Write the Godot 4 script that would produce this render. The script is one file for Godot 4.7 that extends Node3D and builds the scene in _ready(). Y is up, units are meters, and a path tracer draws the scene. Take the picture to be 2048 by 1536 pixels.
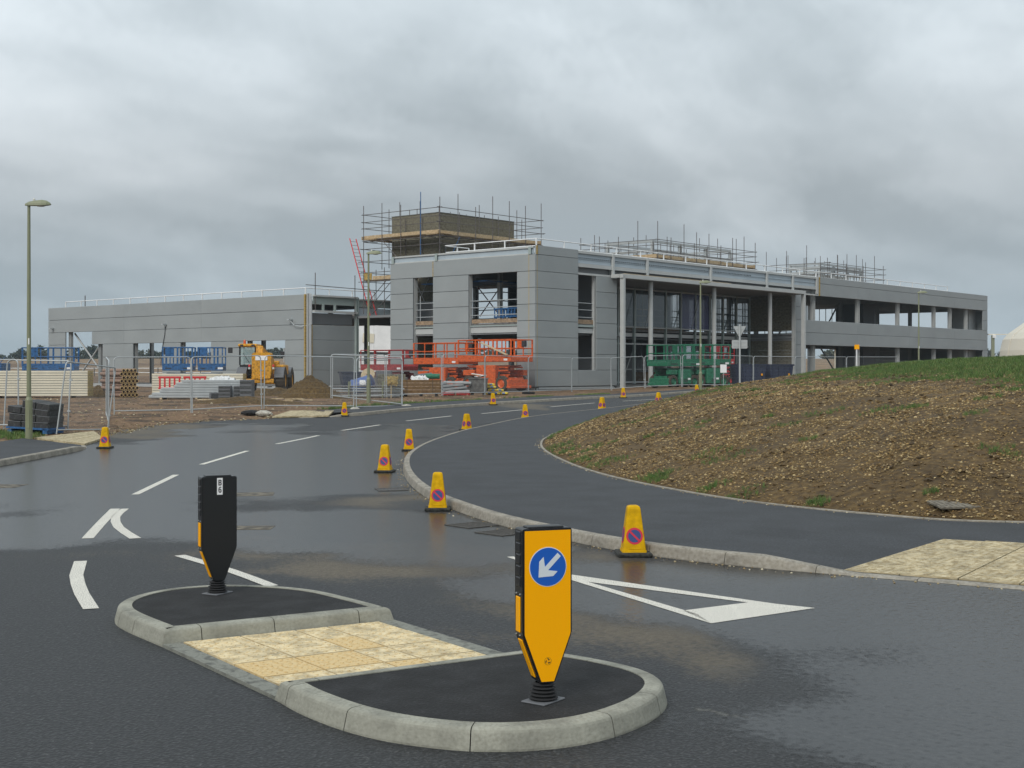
extends Node3D

# ---------------------------------------------------------------- mesh builder
class MB:
	var v := PackedVector3Array()
	var n := PackedVector3Array()
	var uv := PackedVector2Array()
	var col := PackedColorArray()
	var cur := Color(1, 1, 1)
	var colored := false
	func vert(p: Vector3, nn: Vector3, t: Vector2) -> void:
		v.append(p); n.append(nn); uv.append(t)
		if colored: col.append(cur)
	func tri(a: Vector3, b: Vector3, c: Vector3) -> void:          # counter-clockwise seen from outside
		var nn := (b - a).cross(c - a)
		if nn.length_squared() < 1e-16: return
		nn = nn.normalized()
		vert(a, nn, Vector2(0, 0)); vert(c, nn, Vector2(1, 1)); vert(b, nn, Vector2(1, 0))
	func tris(a: Vector3, b: Vector3, c: Vector3, na: Vector3, nb: Vector3, nc: Vector3) -> void:
		vert(a, na, Vector2(a.x, a.z)); vert(c, nc, Vector2(c.x, c.z)); vert(b, nb, Vector2(b.x, b.z))
	func quad(a: Vector3, b: Vector3, c: Vector3, d: Vector3) -> void:
		var nn := (b - a).cross(c - a)
		if nn.length_squared() < 1e-16: nn = (c - a).cross(d - a)
		nn = nn.normalized()
		vert(a, nn, Vector2(0, 0)); vert(c, nn, Vector2(1, 1)); vert(b, nn, Vector2(1, 0))
		vert(a, nn, Vector2(0, 0)); vert(d, nn, Vector2(0, 1)); vert(c, nn, Vector2(1, 1))
	func quadn(a: Vector3, b: Vector3, c: Vector3, d: Vector3, na: Vector3, nb: Vector3, nc: Vector3, nd: Vector3) -> void:
		tris(a, b, c, na, nb, nc); tris(a, c, d, na, nc, nd)
	func box(ce: Vector3, s: Vector3, b := Basis.IDENTITY) -> void:
		var h := s * 0.5
		var p: Array[Vector3] = []
		for i in 8:
			p.append(ce + b * Vector3(h.x if i & 1 else -h.x, h.y if i & 2 else -h.y, h.z if i & 4 else -h.z))
		quad(p[4], p[5], p[7], p[6]); quad(p[1], p[0], p[2], p[3])
		quad(p[5], p[1], p[3], p[7]); quad(p[0], p[4], p[6], p[2])
		quad(p[6], p[7], p[3], p[2]); quad(p[0], p[1], p[5], p[4])
	func cbox(ce: Vector3, s: Vector3, ch: float, b := Basis.IDENTITY) -> void:   # box with chamfered edges
		var h := s * 0.5
		var q := {}
		for ax in 3:
			for i in 8:
				var sg := Vector3(1.0 if i & 1 else -1.0, 1.0 if i & 2 else -1.0, 1.0 if i & 4 else -1.0)
				var e := h - Vector3(ch, ch, ch)
				e[ax] = h[ax]
				q[ax * 8 + i] = ce + b * (sg * e)
		var f := [[4, 5, 7, 6], [1, 0, 2, 3], [5, 1, 3, 7], [0, 4, 6, 2], [6, 7, 3, 2], [0, 1, 5, 4]]
		var fa := [2, 2, 0, 0, 1, 1]
		for k in 6:
			var o: int = fa[k] * 8
			quad(q[o + f[k][0]], q[o + f[k][1]], q[o + f[k][2]], q[o + f[k][3]])
		for ax in 3:
			var a1 := (ax + 1) % 3
			var a2 := (ax + 2) % 3
			for s1 in 2:
				for s2 in 2:
					var base: int = (s1 << a1) | (s2 << a2)
					var hi: int = base | (1 << ax)
					var A: Vector3 = q[a1 * 8 + base]; var B: Vector3 = q[a1 * 8 + hi]
					var C: Vector3 = q[a2 * 8 + hi]; var D: Vector3 = q[a2 * 8 + base]
					if (B - A).cross(C - A).dot((A + C) * 0.5 - ce) > 0: quad(A, B, C, D)
					else: quad(D, C, B, A)
		for i in 8:
			var A2: Vector3 = q[i]; var B2: Vector3 = q[8 + i]; var C2: Vector3 = q[16 + i]
			if (B2 - A2).cross(C2 - A2).dot(A2 - ce) > 0: tri(A2, B2, C2)
			else: tri(A2, C2, B2)
	func tube(p0: Vector3, p1: Vector3, r0: float, r1 := -1.0, k := 8, caps := true) -> void:
		if r1 < 0: r1 = r0
		var ax := (p1 - p0)
		if ax.length_squared() < 1e-12: return
		ax = ax.normalized()
		var u := ax.cross(Vector3.UP if absf(ax.y) < 0.9 else Vector3.RIGHT).normalized()
		var w := ax.cross(u)
		for i in k:
			var t0 := TAU * i / k
			var t1 := TAU * (i + 1) / k
			var d0 := u * cos(t0) + w * sin(t0)
			var d1 := u * cos(t1) + w * sin(t1)
			quadn(p0 + d0 * r0, p0 + d1 * r0, p1 + d1 * r1, p1 + d0 * r1, d0, d1, d1, d0)
			if caps:
				tri(p1, p1 + d0 * r1, p1 + d1 * r1); tri(p0, p0 + d1 * r0, p0 + d0 * r0)
	func pipe(pts: Array, r: float, k := 6) -> void:
		for i in pts.size() - 1:
			var a: Vector3 = pts[i]
			var b: Vector3 = pts[i + 1]
			tube(a, b, r, r, k, i == 0 or i == pts.size() - 2)
	func lathe(prof: Array, k: int, at := Vector3.ZERO, b := Basis.IDENTITY, smooth := true) -> void:
		for j in prof.size() - 1:
			var p: Vector2 = prof[j]
			var q: Vector2 = prof[j + 1]
			var sl := Vector2(q.y - p.y, p.x - q.x).normalized()
			for i in k:
				var t0 := TAU * i / k
				var t1 := TAU * (i + 1) / k
				var c0 := Vector3(cos(t0), 0, -sin(t0))
				var c1 := Vector3(cos(t1), 0, -sin(t1))
				var n0 := b * (c0 * sl.x + Vector3(0, sl.y, 0))
				var n1 := b * (c1 * sl.x + Vector3(0, sl.y, 0))
				if not smooth:
					n0 = (n0 + n1).normalized(); n1 = n0
				var A := at + b * (c0 * p.x + Vector3(0, p.y, 0)); var B := at + b * (c1 * p.x + Vector3(0, p.y, 0))
				var C := at + b * (c1 * q.x + Vector3(0, q.y, 0)); var D := at + b * (c0 * q.x + Vector3(0, q.y, 0))
				if p.x < 1e-5: tris(A, C, D, n0, n1, n0)
				elif q.x < 1e-5: tris(A, B, C, n0, n1, n0)
				else: quadn(A, B, C, D, n0, n1, n1, n0)
	func prism(poly: PackedVector2Array, z0: float, z1: float, at := Vector3.ZERO, b := Basis.IDENTITY) -> void:  # poly in x,y; extruded along z
		var pl := poly.duplicate()
		if not Geometry2D.is_polygon_clockwise(pl): pass
		else: pl.reverse()
		var ix := Geometry2D.triangulate_polygon(pl)
		for i in range(0, ix.size(), 3):
			var q: Array[Vector2] = [pl[ix[i]], pl[ix[i + 1]], pl[ix[i + 2]]]
			if (q[1] - q[0]).cross(q[2] - q[0]) < 0:
				var tmp := q[1]; q[1] = q[2]; q[2] = tmp
			tri(at + b * Vector3(q[0].x, q[0].y, z1), at + b * Vector3(q[1].x, q[1].y, z1), at + b * Vector3(q[2].x, q[2].y, z1))
			tri(at + b * Vector3(q[0].x, q[0].y, z0), at + b * Vector3(q[2].x, q[2].y, z0), at + b * Vector3(q[1].x, q[1].y, z0))
		for i in pl.size():
			var a := pl[i]
			var c := pl[(i + 1) % pl.size()]
			quad(at + b * Vector3(a.x, a.y, z0), at + b * Vector3(c.x, c.y, z0), at + b * Vector3(c.x, c.y, z1), at + b * Vector3(a.x, a.y, z1))
	func mesh() -> ArrayMesh:
		var arr := []
		arr.resize(Mesh.ARRAY_MAX)
		arr[Mesh.ARRAY_VERTEX] = v; arr[Mesh.ARRAY_NORMAL] = n; arr[Mesh.ARRAY_TEX_UV] = uv
		if colored: arr[Mesh.ARRAY_COLOR] = col
		var m := ArrayMesh.new()
		m.add_surface_from_arrays(Mesh.PRIMITIVE_TRIANGLES, arr)
		return m

# ---------------------------------------------------------------- naming, tagging
var M := {}
var used := {}
var rng := RandomNumberGenerator.new()
var boxes := {}

func numbered(parent: Node, called: String) -> String:
	var k := str(parent.get_instance_id()) + called
	var i: int = used.get(k, 0)
	used[k] = i + 1
	return called if i == 0 else "%s_%03d" % [called, i]
func put(parent: Node, o: Node3D, called: String) -> void:
	o.name = numbered(parent, called)
	parent.add_child(o, true)
func thing(called: String, label: String, category: String, at := Vector3.ZERO, turn := 0.0, group := "") -> Node3D:
	var o := Node3D.new()
	put(self, o, called)
	o.position = at; o.rotation.y = turn
	o.set_meta("label", label); o.set_meta("category", category)
	if group != "": o.set_meta("group", group)
	return o
func node(parent: Node, called: String, at := Vector3.ZERO, b := Basis.IDENTITY) -> Node3D:
	var o := Node3D.new()
	put(parent, o, called)
	o.transform = Transform3D(b, at)
	return o
func part(parent: Node, called: String, m: Mesh, mat: Material, at := Vector3.ZERO, b := Basis.IDENTITY) -> MeshInstance3D:
	var o := MeshInstance3D.new()
	o.mesh = m; o.material_override = mat
	put(parent, o, called)
	o.transform = Transform3D(b, at)
	return o
func tag(o: Node, label: String, category: String, group := "") -> void:
	o.set_meta("label", label); o.set_meta("category", category)
	if group != "": o.set_meta("group", group)
func boxm(s: Vector3, ch := 0.0) -> ArrayMesh:
	var k := "%.3f %.3f %.3f %.3f" % [s.x, s.y, s.z, ch]
	if not boxes.has(k):
		var mb := MB.new()
		if ch > 0: mb.cbox(Vector3.ZERO, s, ch)
		else: mb.box(Vector3.ZERO, s)
		boxes[k] = mb.mesh()
	return boxes[k]
func pbox(parent: Node, called: String, ce: Vector3, s: Vector3, mat: Material, b := Basis.IDENTITY, ch := 0.0) -> MeshInstance3D:
	return part(parent, called, boxm(s, ch), mat, ce, b)
func ptube(parent: Node, called: String, p0: Vector3, p1: Vector3, r: float, mat: Material, k := 6) -> MeshInstance3D:
	var L := snappedf(p0.distance_to(p1), 0.001)
	var key := "t%.3f %.4f %d" % [L, r, k]
	if not boxes.has(key):
		var mb := MB.new()
		mb.tube(Vector3(0, -L / 2, 0), Vector3(0, L / 2, 0), r, r, k)
		boxes[key] = mb.mesh()
	var y := (p1 - p0).normalized()
	var x := y.cross(Vector3.UP if absf(y.y) < 0.95 else Vector3.BACK).normalized()
	return part(parent, called, boxes[key], mat, (p0 + p1) / 2, Basis(x, y, x.cross(y)))
func structure(called: String, m: Mesh, mat: Material) -> MeshInstance3D:
	var o := part(self, called, m, mat)
	o.set_meta("kind", "structure")
	return o
func yaw(deg: float) -> Basis:
	return Basis(Vector3.UP, deg_to_rad(deg))

# ---------------------------------------------------------------- materials
func lin(r: float, g: float, b: float) -> Color:
	return Color(r, g, b).linear_to_srgb()
func noise_img(seed_: int, size: int, freq: float, oct: int, lo: float, hi: float, typ := FastNoiseLite.TYPE_SIMPLEX_SMOOTH) -> Image:
	var f := FastNoiseLite.new()
	f.seed = seed_; f.frequency = freq; f.noise_type = typ
	f.fractal_octaves = oct
	f.fractal_type = FastNoiseLite.FRACTAL_FBM if oct > 1 else FastNoiseLite.FRACTAL_NONE
	var im := f.get_seamless_image(size, size, false, false, 0.1, true)
	im.convert(Image.FORMAT_L8)
	var d := im.get_data()
	var lut := PackedByteArray(); lut.resize(256)
	for i in 256: lut[i] = int(clampf(lerpf(lo, hi, i / 255.0), 0, 1) * 255.0)
	for i in d.size(): d[i] = lut[d[i]]
	return Image.create_from_data(size, size, false, Image.FORMAT_L8, d)
var tex := {}
func mat(called: String, c: Color, rough := 0.8, metal := 0.0, t := "", sc := 1.0, nrm := "", ns := 1.0) -> StandardMaterial3D:
	var m := StandardMaterial3D.new()
	m.resource_name = called
	m.albedo_color = c; m.roughness = rough; m.metallic = metal
	if t != "" or nrm != "":
		m.uv1_triplanar = true; m.uv1_world_triplanar = true
		m.uv1_scale = Vector3(sc, sc, sc)
	if t != "": m.albedo_texture = tex[t]
	if nrm != "":
		m.normal_enabled = true; m.normal_texture = tex[nrm]; m.normal_scale = ns
	M[called] = m
	return m
func itex(im: Image) -> ImageTexture:
	return ImageTexture.create_from_image(im)
func ramp_img(src: Image, cols: Array) -> Image:   # grey noise -> colours (linear values, evenly spaced)
	var d := src.get_data()
	var out := PackedByteArray(); out.resize(d.size() * 3)
	var lut: Array[Color] = []
	for i in 256:
		var t := i / 255.0 * (cols.size() - 1)
		var k := mini(int(t), cols.size() - 2)
		var a: Color = cols[k]
		var b: Color = cols[k + 1]
		lut.append(a.lerp(b, t - k).linear_to_srgb())
	for i in d.size():
		var c := lut[d[i]]
		out[i * 3] = c.r8; out[i * 3 + 1] = c.g8; out[i * 3 + 2] = c.b8
	return Image.create_from_data(src.get_width(), src.get_height(), false, Image.FORMAT_RGB8, out)
func bump(src: Image, s: float) -> ImageTexture:
	var im := src.duplicate()
	im.convert(Image.FORMAT_RGB8)
	im.bump_map_to_normal_map(s)
	return itex(im)

func chips_img(seed_: int, size: int, freq: float) -> Image:     # close-packed stone chips with dark gaps
	var f := FastNoiseLite.new()
	f.seed = seed_; f.frequency = freq; f.noise_type = FastNoiseLite.TYPE_CELLULAR
	f.fractal_type = FastNoiseLite.FRACTAL_NONE
	f.cellular_return_type = FastNoiseLite.RETURN_CELL_VALUE
	var a := f.get_seamless_image(size, size, false, false, 0.1, true); a.convert(Image.FORMAT_L8)
	f.cellular_return_type = FastNoiseLite.RETURN_DISTANCE
	var b := f.get_seamless_image(size, size, false, false, 0.1, true); b.convert(Image.FORMAT_L8)
	var c := noise_img(seed_ + 1, size, 0.045, 3, 0.25, 1.15)
	var p := noise_img(seed_ + 2, size, 0.055, 3, -0.9, 2.6)
	var da := a.get_data(); var db := b.get_data(); var dc := c.get_data(); var dp := p.get_data()
	for i in da.size():
		var v := (0.35 + 0.65 * da[i] / 255.0) * clampf(1.35 - db[i] / 150.0, 0.15, 1.0) * dc[i] * (0.12 + 0.88 * dp[i] / 255.0)
		da[i] = clampi(int(v), 0, 255)
	return Image.create_from_data(size, size, false, Image.FORMAT_L8, da)
func layer(called: String, t: String, sc: float) -> void:           # a second, coarser pattern multiplied over a material
	var m: StandardMaterial3D = M[called]
	m.detail_enabled = true
	m.detail_blend_mode = BaseMaterial3D.BLEND_MODE_MUL
	m.detail_uv_layer = BaseMaterial3D.DETAIL_UV_2
	m.uv2_triplanar = true; m.uv2_world_triplanar = true
	m.uv2_scale = Vector3(sc, sc, sc)
	m.detail_albedo = tex[t]

func make_materials() -> void:
	var soft := noise_img(3, 512, 0.006, 4, 0.93, 1.0)
	tex.soft = itex(soft)
	tex.mottle = itex(noise_img(5, 512, 0.02, 5, 0.55, 1.05))
	tex.grain = itex(noise_img(7, 512, 0.15, 3, 0.6, 1.05))
	tex.stain = itex(noise_img(11, 512, 0.012, 5, 0.35, 1.25))
	tex.gn = bump(noise_img(7, 512, 0.15, 3, 0, 1), 3.0)
	tex.sn = bump(noise_img(5, 512, 0.02, 5, 0, 1), 4.0)
	var soil := noise_img(21, 1024, 0.02, 6, -0.25, 1.25)
	tex.soil = itex(ramp_img(soil, [Color(.034, .0185, .005), Color(.064, .037, .0105), Color(.094, .056, .0165), Color(.124, .076, .0235), Color(.16, .103, .035)]))
	tex.soiln = bump(soil, 7.0)
	tex.dirt = itex(ramp_img(noise_img(23, 1024, 0.03, 6, -0.3, 1.3), [Color(.068, .037, .016), Color(.12, .067, .031), Color(.17, .098, .048), Color(.22, .133, .068), Color(.28, .178, .096)]))
	tex.wear = itex(noise_img(13, 512, 0.02, 5, 0.80, 1.03))
	var tar := chips_img(31, 1024, 0.16)
	tex.blot = itex(noise_img(33, 512, 0.012, 5, 0.45, 1.25))
	tex.soft2 = itex(noise_img(39, 512, 0.012, 5, 0.72, 1.12))
	tex.grime = itex(noise_img(35, 512, 0.03, 6, 0.55, 1.5))
	tex.dirty = itex(noise_img(37, 512, 0.02, 6, 0.35, 1.6))
	tex.tarmac = itex(ramp_img(tar, [Color(.010, .0105, .0115), Color(.022, .023, .0255), Color(.036, .0375, .041), Color(.054, .0555, .059), Color(.10, .10, .10)]))
	tex.tarn = bump(tar, 3.0)
	tex.conc = itex(ramp_img(noise_img(41, 1024, 0.05, 6, -0.1, 1.1), [Color(.22, .213, .17), Color(.285, .28, .23), Color(.32, .316, .262), Color(.36, .357, .30)]))
	tex.concold = itex(ramp_img(noise_img(43, 1024, 0.03, 6, -0.2, 1.2), [Color(.20, .175, .135), Color(.275, .248, .20), Color(.325, .298, .25), Color(.375, .35, .30)]))
	tex.paver = itex(ramp_img(noise_img(47, 1024, 0.02, 6, -0.15, 1.7), [Color(.47, .31, .13), Color(.58, .43, .215), Color(.66, .525, .30), Color(.69, .565, .34), Color(.71, .59, .37)]))
	tex.paverold = itex(ramp_img(noise_img(49, 1024, 0.02, 6, -0.3, 1.5), [Color(.28, .21, .105), Color(.40, .32, .18), Color(.50, .42, .265), Color(.56, .48, .315)]))
	tex.paint = itex(ramp_img(noise_img(53, 1024, 0.09, 5, -0.75, 2.0), [Color(.10, .098, .09), Color(.42, .40, .34), Color(.64, .61, .53), Color(.69, .66, .58), Color(.72, .69, .61)]))
	tex.wood = itex(ramp_img(noise_img(59, 512, 0.02, 5, -0.2, 1.2), [Color(.34, .25, .14), Color(.46, .36, .225), Color(.57, .47, .32)]))
	tex.block = itex(ramp_img(noise_img(61, 512, 0.03, 5, -0.3, 1.3), [Color(.10, .092, .064), Color(.155, .143, .105), Color(.20, .187, .14)]))
	tex.rust = itex(ramp_img(noise_img(67, 512, 0.04, 5, -0.3, 1.3), [Color(.055, .045, .045), Color(.10, .085, .08), Color(.16, .145, .14), Color(.22, .21, .21)]))

	mat("tarmac", Color(1.08, 1.1, 1.12), 0.68, 0, "tarmac", 0.45, "tarn", 0.7)
	mat("island_tarmac", lin(.60, .59, .57), 0.9, 0, "tarmac", 0.6, "tarn", 0.9)
	mat("soil", Color(1, 1, 1), 0.95, 0, "soil", 0.35, "soiln", 0.9)
	mat("dirt", Color(1, 1, 1), 0.95, 0, "dirt", 0.16, "soiln", 0.7)
	mat("kerb", Color(1, 1, 1), 0.85, 0, "conc", 0.7, "gn", 0.25)
	mat("kerb_old", Color(1, 1, 1), 0.85, 0, "concold", 0.7, "gn", 0.25)
	mat("kerb_flush", lin(.62, .64, .66), 0.8, 0, "conc", 0.7)
	mat("paver", Color(1, 1, 1), 0.85, 0, "paver", 0.9, "gn", 0.25)
	mat("paver_b", lin(.86, .78, .64), 0.85, 0, "paver", 1.3, "gn", 0.25)
	mat("paver_old", Color(1, 1, 1), 0.85, 0, "paverold", 0.5)
	mat("paint", Color(1, 1, 1), 0.6, 0, "paint", 0.9, "gn", 0.2)
	mat("stone", Color(1, 1, 1), 0.75)
	M.stone.vertex_color_use_as_albedo = true
	mat("leafy", Color(1, 1, 1), 0.75)
	M.leafy.vertex_color_use_as_albedo = true
	M.leafy.backlight = Color(.25, .3, .12)
	mat("panel_grey", lin(.315, .338, .342), 0.52, 0.0, "soft", 0.11)
	mat("panel_grey_b", lin(.305, .329, .334), 0.5, 0.0, "soft", 0.13)
	mat("panel_edge", lin(.18, .19, .2), 0.6)
	mat("insulation", lin(.58, .40, .12), 0.9, 0, "mottle", 0.8)
	mat("seam", lin(.42, .31, .12), 0.9)
	mat("steel_light", lin(.50, .515, .505), 0.55, 0.05, "soft", 0.3)
	mat("steel_green", lin(.36, .42, .40), 0.5, 0.15, "soft", 0.3)
	mat("steel_blue", lin(.42, .49, .54), 0.5, 0.05, "soft", 0.3)
	mat("steel_dark", lin(.44, .455, .45), 0.6, 0.1, "soft", 0.4)
	mat("soffit", lin(.21, .215, .22), 0.8)
	mat("slab", lin(.20, .195, .185), 0.9, 0, "mottle", 0.3)
	mat("block", Color(1, 1, 1), 0.95, 0, "block", 0.35)
	mat("ply", lin(.48, .34, .22), 0.8, 0, "mottle", 0.5)
	mat("board", lin(.95, .9, .85), 0.85, 0, "wood", 0.5)
	mat("scaffold", Color(1, 1, 1), 0.55, 0.3, "rust", 0.6)
	mat("galv", lin(.46, .49, .50), 0.45, 0.25, "soft", 0.6)
	mat("galv_dull", lin(.32, .34, .35), 0.5, 0.25, "soft", 0.6)
	mat("white", lin(.82, .83, .83), 0.5, 0, "soft", 0.2)
	mat("sheet", lin(.72, .73, .73), 0.6, 0, "soft", 0.4)
	mat("cream", lin(.74, .69, .55), 0.6, 0, "soft", 0.3)
	mat("foam", lin(.66, .50, .20), 0.9, 0, "mottle", 0.8)
	mat("orange", lin(.78, .125, .015), 0.45, 0, "wear", 0.5)
	mat("red", lin(.40, .030, .03), 0.5, 0, "wear", 0.5)
	mat("plastic_red", lin(.60, .03, .035), 0.45)
	mat("blue", lin(.03, .135, .34), 0.45, 0, "wear", 0.5)
	mat("drum_blue", lin(.075, .13, .34), 0.4, 0, "soft", 0.7)
	mat("navy", lin(.03, .04, .085), 0.5, 0, "wear", 0.5)
	mat("green", lin(.02, .19, .10), 0.45, 0, "wear", 0.5)
	mat("machine", lin(.76, .36, .015), 0.42, 0, "wear", 0.5)
	mat("rubber", lin(.028, .028, .03), 0.85, 0, "grain", 1.5)
	mat("mudtyre", lin(.09, .07, .05), 0.95, 0, "mottle", 1.5)
	mat("guard", lin(.12, .125, .135), 0.7)
	mat("black", lin(.012, .0125, .014), 0.42)
	mat("black_shell", lin(.011, .012, .0135), 0.38, 0, "soft", 0.8, "gn", 0.06)
	mat("dark", lin(.03, .03, .033), 0.7)
	mat("sign_yellow", lin(.95, .41, .001), 0.45)
	M.sign_yellow.metallic_specular = 0.25
	mat("cone_yellow", lin(.72, .41, .002), 0.55, 0, "wear", 0.9)
	M.cone_yellow.metallic_specular = 0.25
	mat("cone_base", lin(.055, .057, .05), 0.9, 0, "mottle", 2.0)
	mat("sign_blue", lin(.008, .10, .46), 0.4)
	mat("sign_white", lin(.62, .67, .70), 0.45)
	mat("roundel_blue", lin(.03, .06, .19), 0.55)
	mat("roundel_red", lin(.56, .02, .045), 0.55)
	mat("label_white", lin(.78, .78, .78), 0.5)
	mat("lamp_green", lin(.22, .235, .145), 0.5, 0, "soft", 0.5)
	mat("lens", lin(.6, .6, .55), 0.25)
	mat("sign_grey", lin(.42, .44, .44), 0.5, 0.2)
	mat("pipe_clay", lin(.42, .27, .20), 0.8, 0, "mottle", 0.8)
	mat("pipe_in", lin(.12, .06, .05), 0.9)
	mat("pipe_face", lin(.52, .36, .16), 0.85)
	mat("boards", lin(.36, .26, .155), 0.85, 0, "wood", 0.4)
	mat("blockpack", lin(.075, .078, .078), 0.8, 0, "mottle", 1.0)
	mat("yellow_bag", lin(.66, .48, .03), 0.5)
	mat("blue_bag", lin(.08, .16, .33), 0.5)
	mat("sandbag", lin(.60, .57, .49), 0.85, 0, "mottle", 1.2)
	mat("timber", Color(1, 1, 1), 0.85, 0, "wood", 0.6)
	mat("hatch", lin(.17, .145, .105), 0.75, 0, "stain", 0.8)
	mat("concrete_lid", lin(.25, .22, .17), 0.9, 0, "mottle", 1.0)
	mat("iron", lin(.10, .092, .08), 0.7, 0.1, "mottle", 2.0)
	mat("field", lin(.30, .19, .095), 0.95, 0, "mottle", 0.02)
	mat("dome", lin(.60, .56, .47), 0.7)
	mat("tarp_yellow", lin(.62, .52, .13), 0.6)
	layer("tarmac", "soft2", 0.16)
	layer("island_tarmac", "blot", 0.5)
	layer("kerb", "soft2", 0.5)
	layer("kerb_old", "soft2", 0.5)
	layer("kerb_flush", "grime", 0.6)
	layer("soil", "soft2", 0.11)
	layer("dirt", "dirty", 0.05)
	layer("cone_base", "dirty", 1.5)
	layer("paver", "soft2", 0.9)
	layer("paver_old", "soft2", 0.6)
	for k in ["orange", "red", "blue", "green", "navy", "machine"]: layer(k, "grime", 0.35)
	var g := mat("cab_glass", Color(.75, .85, .85, .25), 0.05)
	g.transparency = BaseMaterial3D.TRANSPARENCY_ALPHA
	g = mat("dark_glass", Color(.25, .31, .33, .38), 0.06)
	g.transparency = BaseMaterial3D.TRANSPARENCY_ALPHA
	g = mat("blue_film", Color(.20, .20, .42, .72), 0.2)
	g.transparency = BaseMaterial3D.TRANSPARENCY_ALPHA

# ---------------------------------------------------------------- terrain
func ss(a: float, b: float, x: float) -> float:
	var t := clampf((x - a) / (b - a), 0, 1)
	return t * t * (3 - 2 * t)
func G(x: float, z: float) -> float:               # level of road and yard
	var d := -z
	return 0.48 * ss(34, 66, d) + 0.2 * ss(4, 12, x) * ss(60, 85, d) + 5.4 * ss(150, 620, d)
func gp(x: float, z: float, up := 0.0) -> Vector3:
	return Vector3(x, G(x, z) + up, z)
func lerp_tab(tab: Array, d: float) -> float:
	for i in tab.size() - 1:
		if d <= tab[i + 1][0]:
			return lerpf(tab[i][1], tab[i + 1][1], clampf((d - tab[i][0]) / (tab[i + 1][0] - tab[i][0]), 0, 1))
	return tab[-1][1]
var yard_tab := [[0, -60], [8, -12.6], [30, -12.5], [33.5, -12.5], [35.3, -11.5], [37.9, -11.4], [42.5, -11.4], [45.2, -10.15], [46.4, -8.5], [47.6, -7.9], [50, -7.4], [52, -6.0], [54, -4.7], [57, -2.9], [60, -0.8], [67, 3.6], [72, 6.4], [75, 8.1], [82, 14], [95, 27], [110, 60], [130, 420], [900, 900]]
func yard_in(x: float, z: float) -> float: return lerp_tab(yard_tab, -z) - x
var yn := FastNoiseLite.new()
func yard_y(x: float, z: float) -> float:
	var s := yard_in(x, z) + 0.35 * yn.get_noise_2d(x * 9, z * 9)
	var rough := (0.06 * yn.get_noise_2d(x * 2.2, z * 2.2) + 0.035 * yn.get_noise_2d(x * 9, z * 9)) * ss(0.3, 2.5, s)
	return G(x, z) + lerpf(-0.08, 0.025, ss(-0.35, 0.25, s)) + rough + 0.03 * ss(0.5, 3, s)
func crom(pts: Array, step: float) -> Array:       # smooth curve through points (x, z)
	var out := []
	for i in pts.size() - 1:
		var p1: Vector2 = pts[i]
		var p2: Vector2 = pts[i + 1]
		var p0: Vector2 = pts[i - 1] if i > 0 else p1 * 2 - p2
		var p3: Vector2 = pts[i + 2] if i + 2 < pts.size() else p2 * 2 - p1
		var k := maxi(1, int(p1.distance_to(p2) / step))
		for j in k: out.append(p1.cubic_interpolate(p2, p0, p3, float(j) / k))
	out.append(pts[-1])
	return out
func v2(a: Array) -> Array:
	var o := []
	for p in a: o.append(Vector2(p[0], p[1]))
	return o
func along(path: Array, s: float) -> Array:        # [point, tangent] at arc length s
	var acc := 0.0
	for i in path.size() - 1:
		var a: Vector2 = path[i]
		var b: Vector2 = path[i + 1]
		var L := a.distance_to(b)
		if acc + L >= s or i == path.size() - 2:
			return [a + (b - a) * ((s - acc) / L), (b - a) / L]
		acc += L
	return []
func plen(path: Array) -> float:
	var acc := 0.0
	for i in path.size() - 1: acc += path[i].distance_to(path[i + 1])
	return acc
func tangents(path: Array, closed := false) -> Array:
	var o := []
	var k := path.size()
	for i in k:
		var a: Vector2 = path[(i - 1 + k) % k] if closed or i > 0 else path[i]
		var b: Vector2 = path[(i + 1) % k] if closed or i < k - 1 else path[i]
		o.append((b - a).normalized())
	return o
# one kerb stone: a piece of a path swept with a kerb profile; side = +1 puts the body to the left of the walking direction
func stone_mesh(pts: Array, nrms: Array, prof: Array, side: float, lift: Array) -> ArrayMesh:
	var mb := MB.new()
	var rows := []
	for i in pts.size():
		var p: Vector2 = pts[i]
		var nrm: Vector2 = nrms[i]
		var row := []
		for q in prof:
			var w: Vector2 = p + nrm * q.x
			var y: float = q.y if q.y < 0 else q.y * lift[i]
			row.append(Vector3(w.x, G(w.x, w.y) + y, w.y))
		rows.append(row)
	for i in rows.size() - 1:
		for j in prof.size() - 1:
			if side < 0: mb.quad(rows[i][j], rows[i][j + 1], rows[i + 1][j + 1], rows[i + 1][j])
			else: mb.quad(rows[i + 1][j], rows[i + 1][j + 1], rows[i][j + 1], rows[i][j])
	for e in [0, rows.size() - 1]:
		for j in range(1, prof.size() - 1):
			mb.tri(rows[e][0], rows[e][j], rows[e][j + 1])
			mb.tri(rows[e][0], rows[e][j + 1], rows[e][j])
	return mb.mesh()
var KERB := [Vector2(0, -.06), Vector2(.001, .012), Vector2(.020, .090), Vector2(.026, .103), Vector2(.038, .112), Vector2(.052, .116), Vector2(.125, .118), Vector2(.125, -.06)]
var EDGE := [Vector2(0, -.06), Vector2(0, .045), Vector2(.006, .05), Vector2(.05, .05), Vector2(.05, -.06)]
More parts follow.
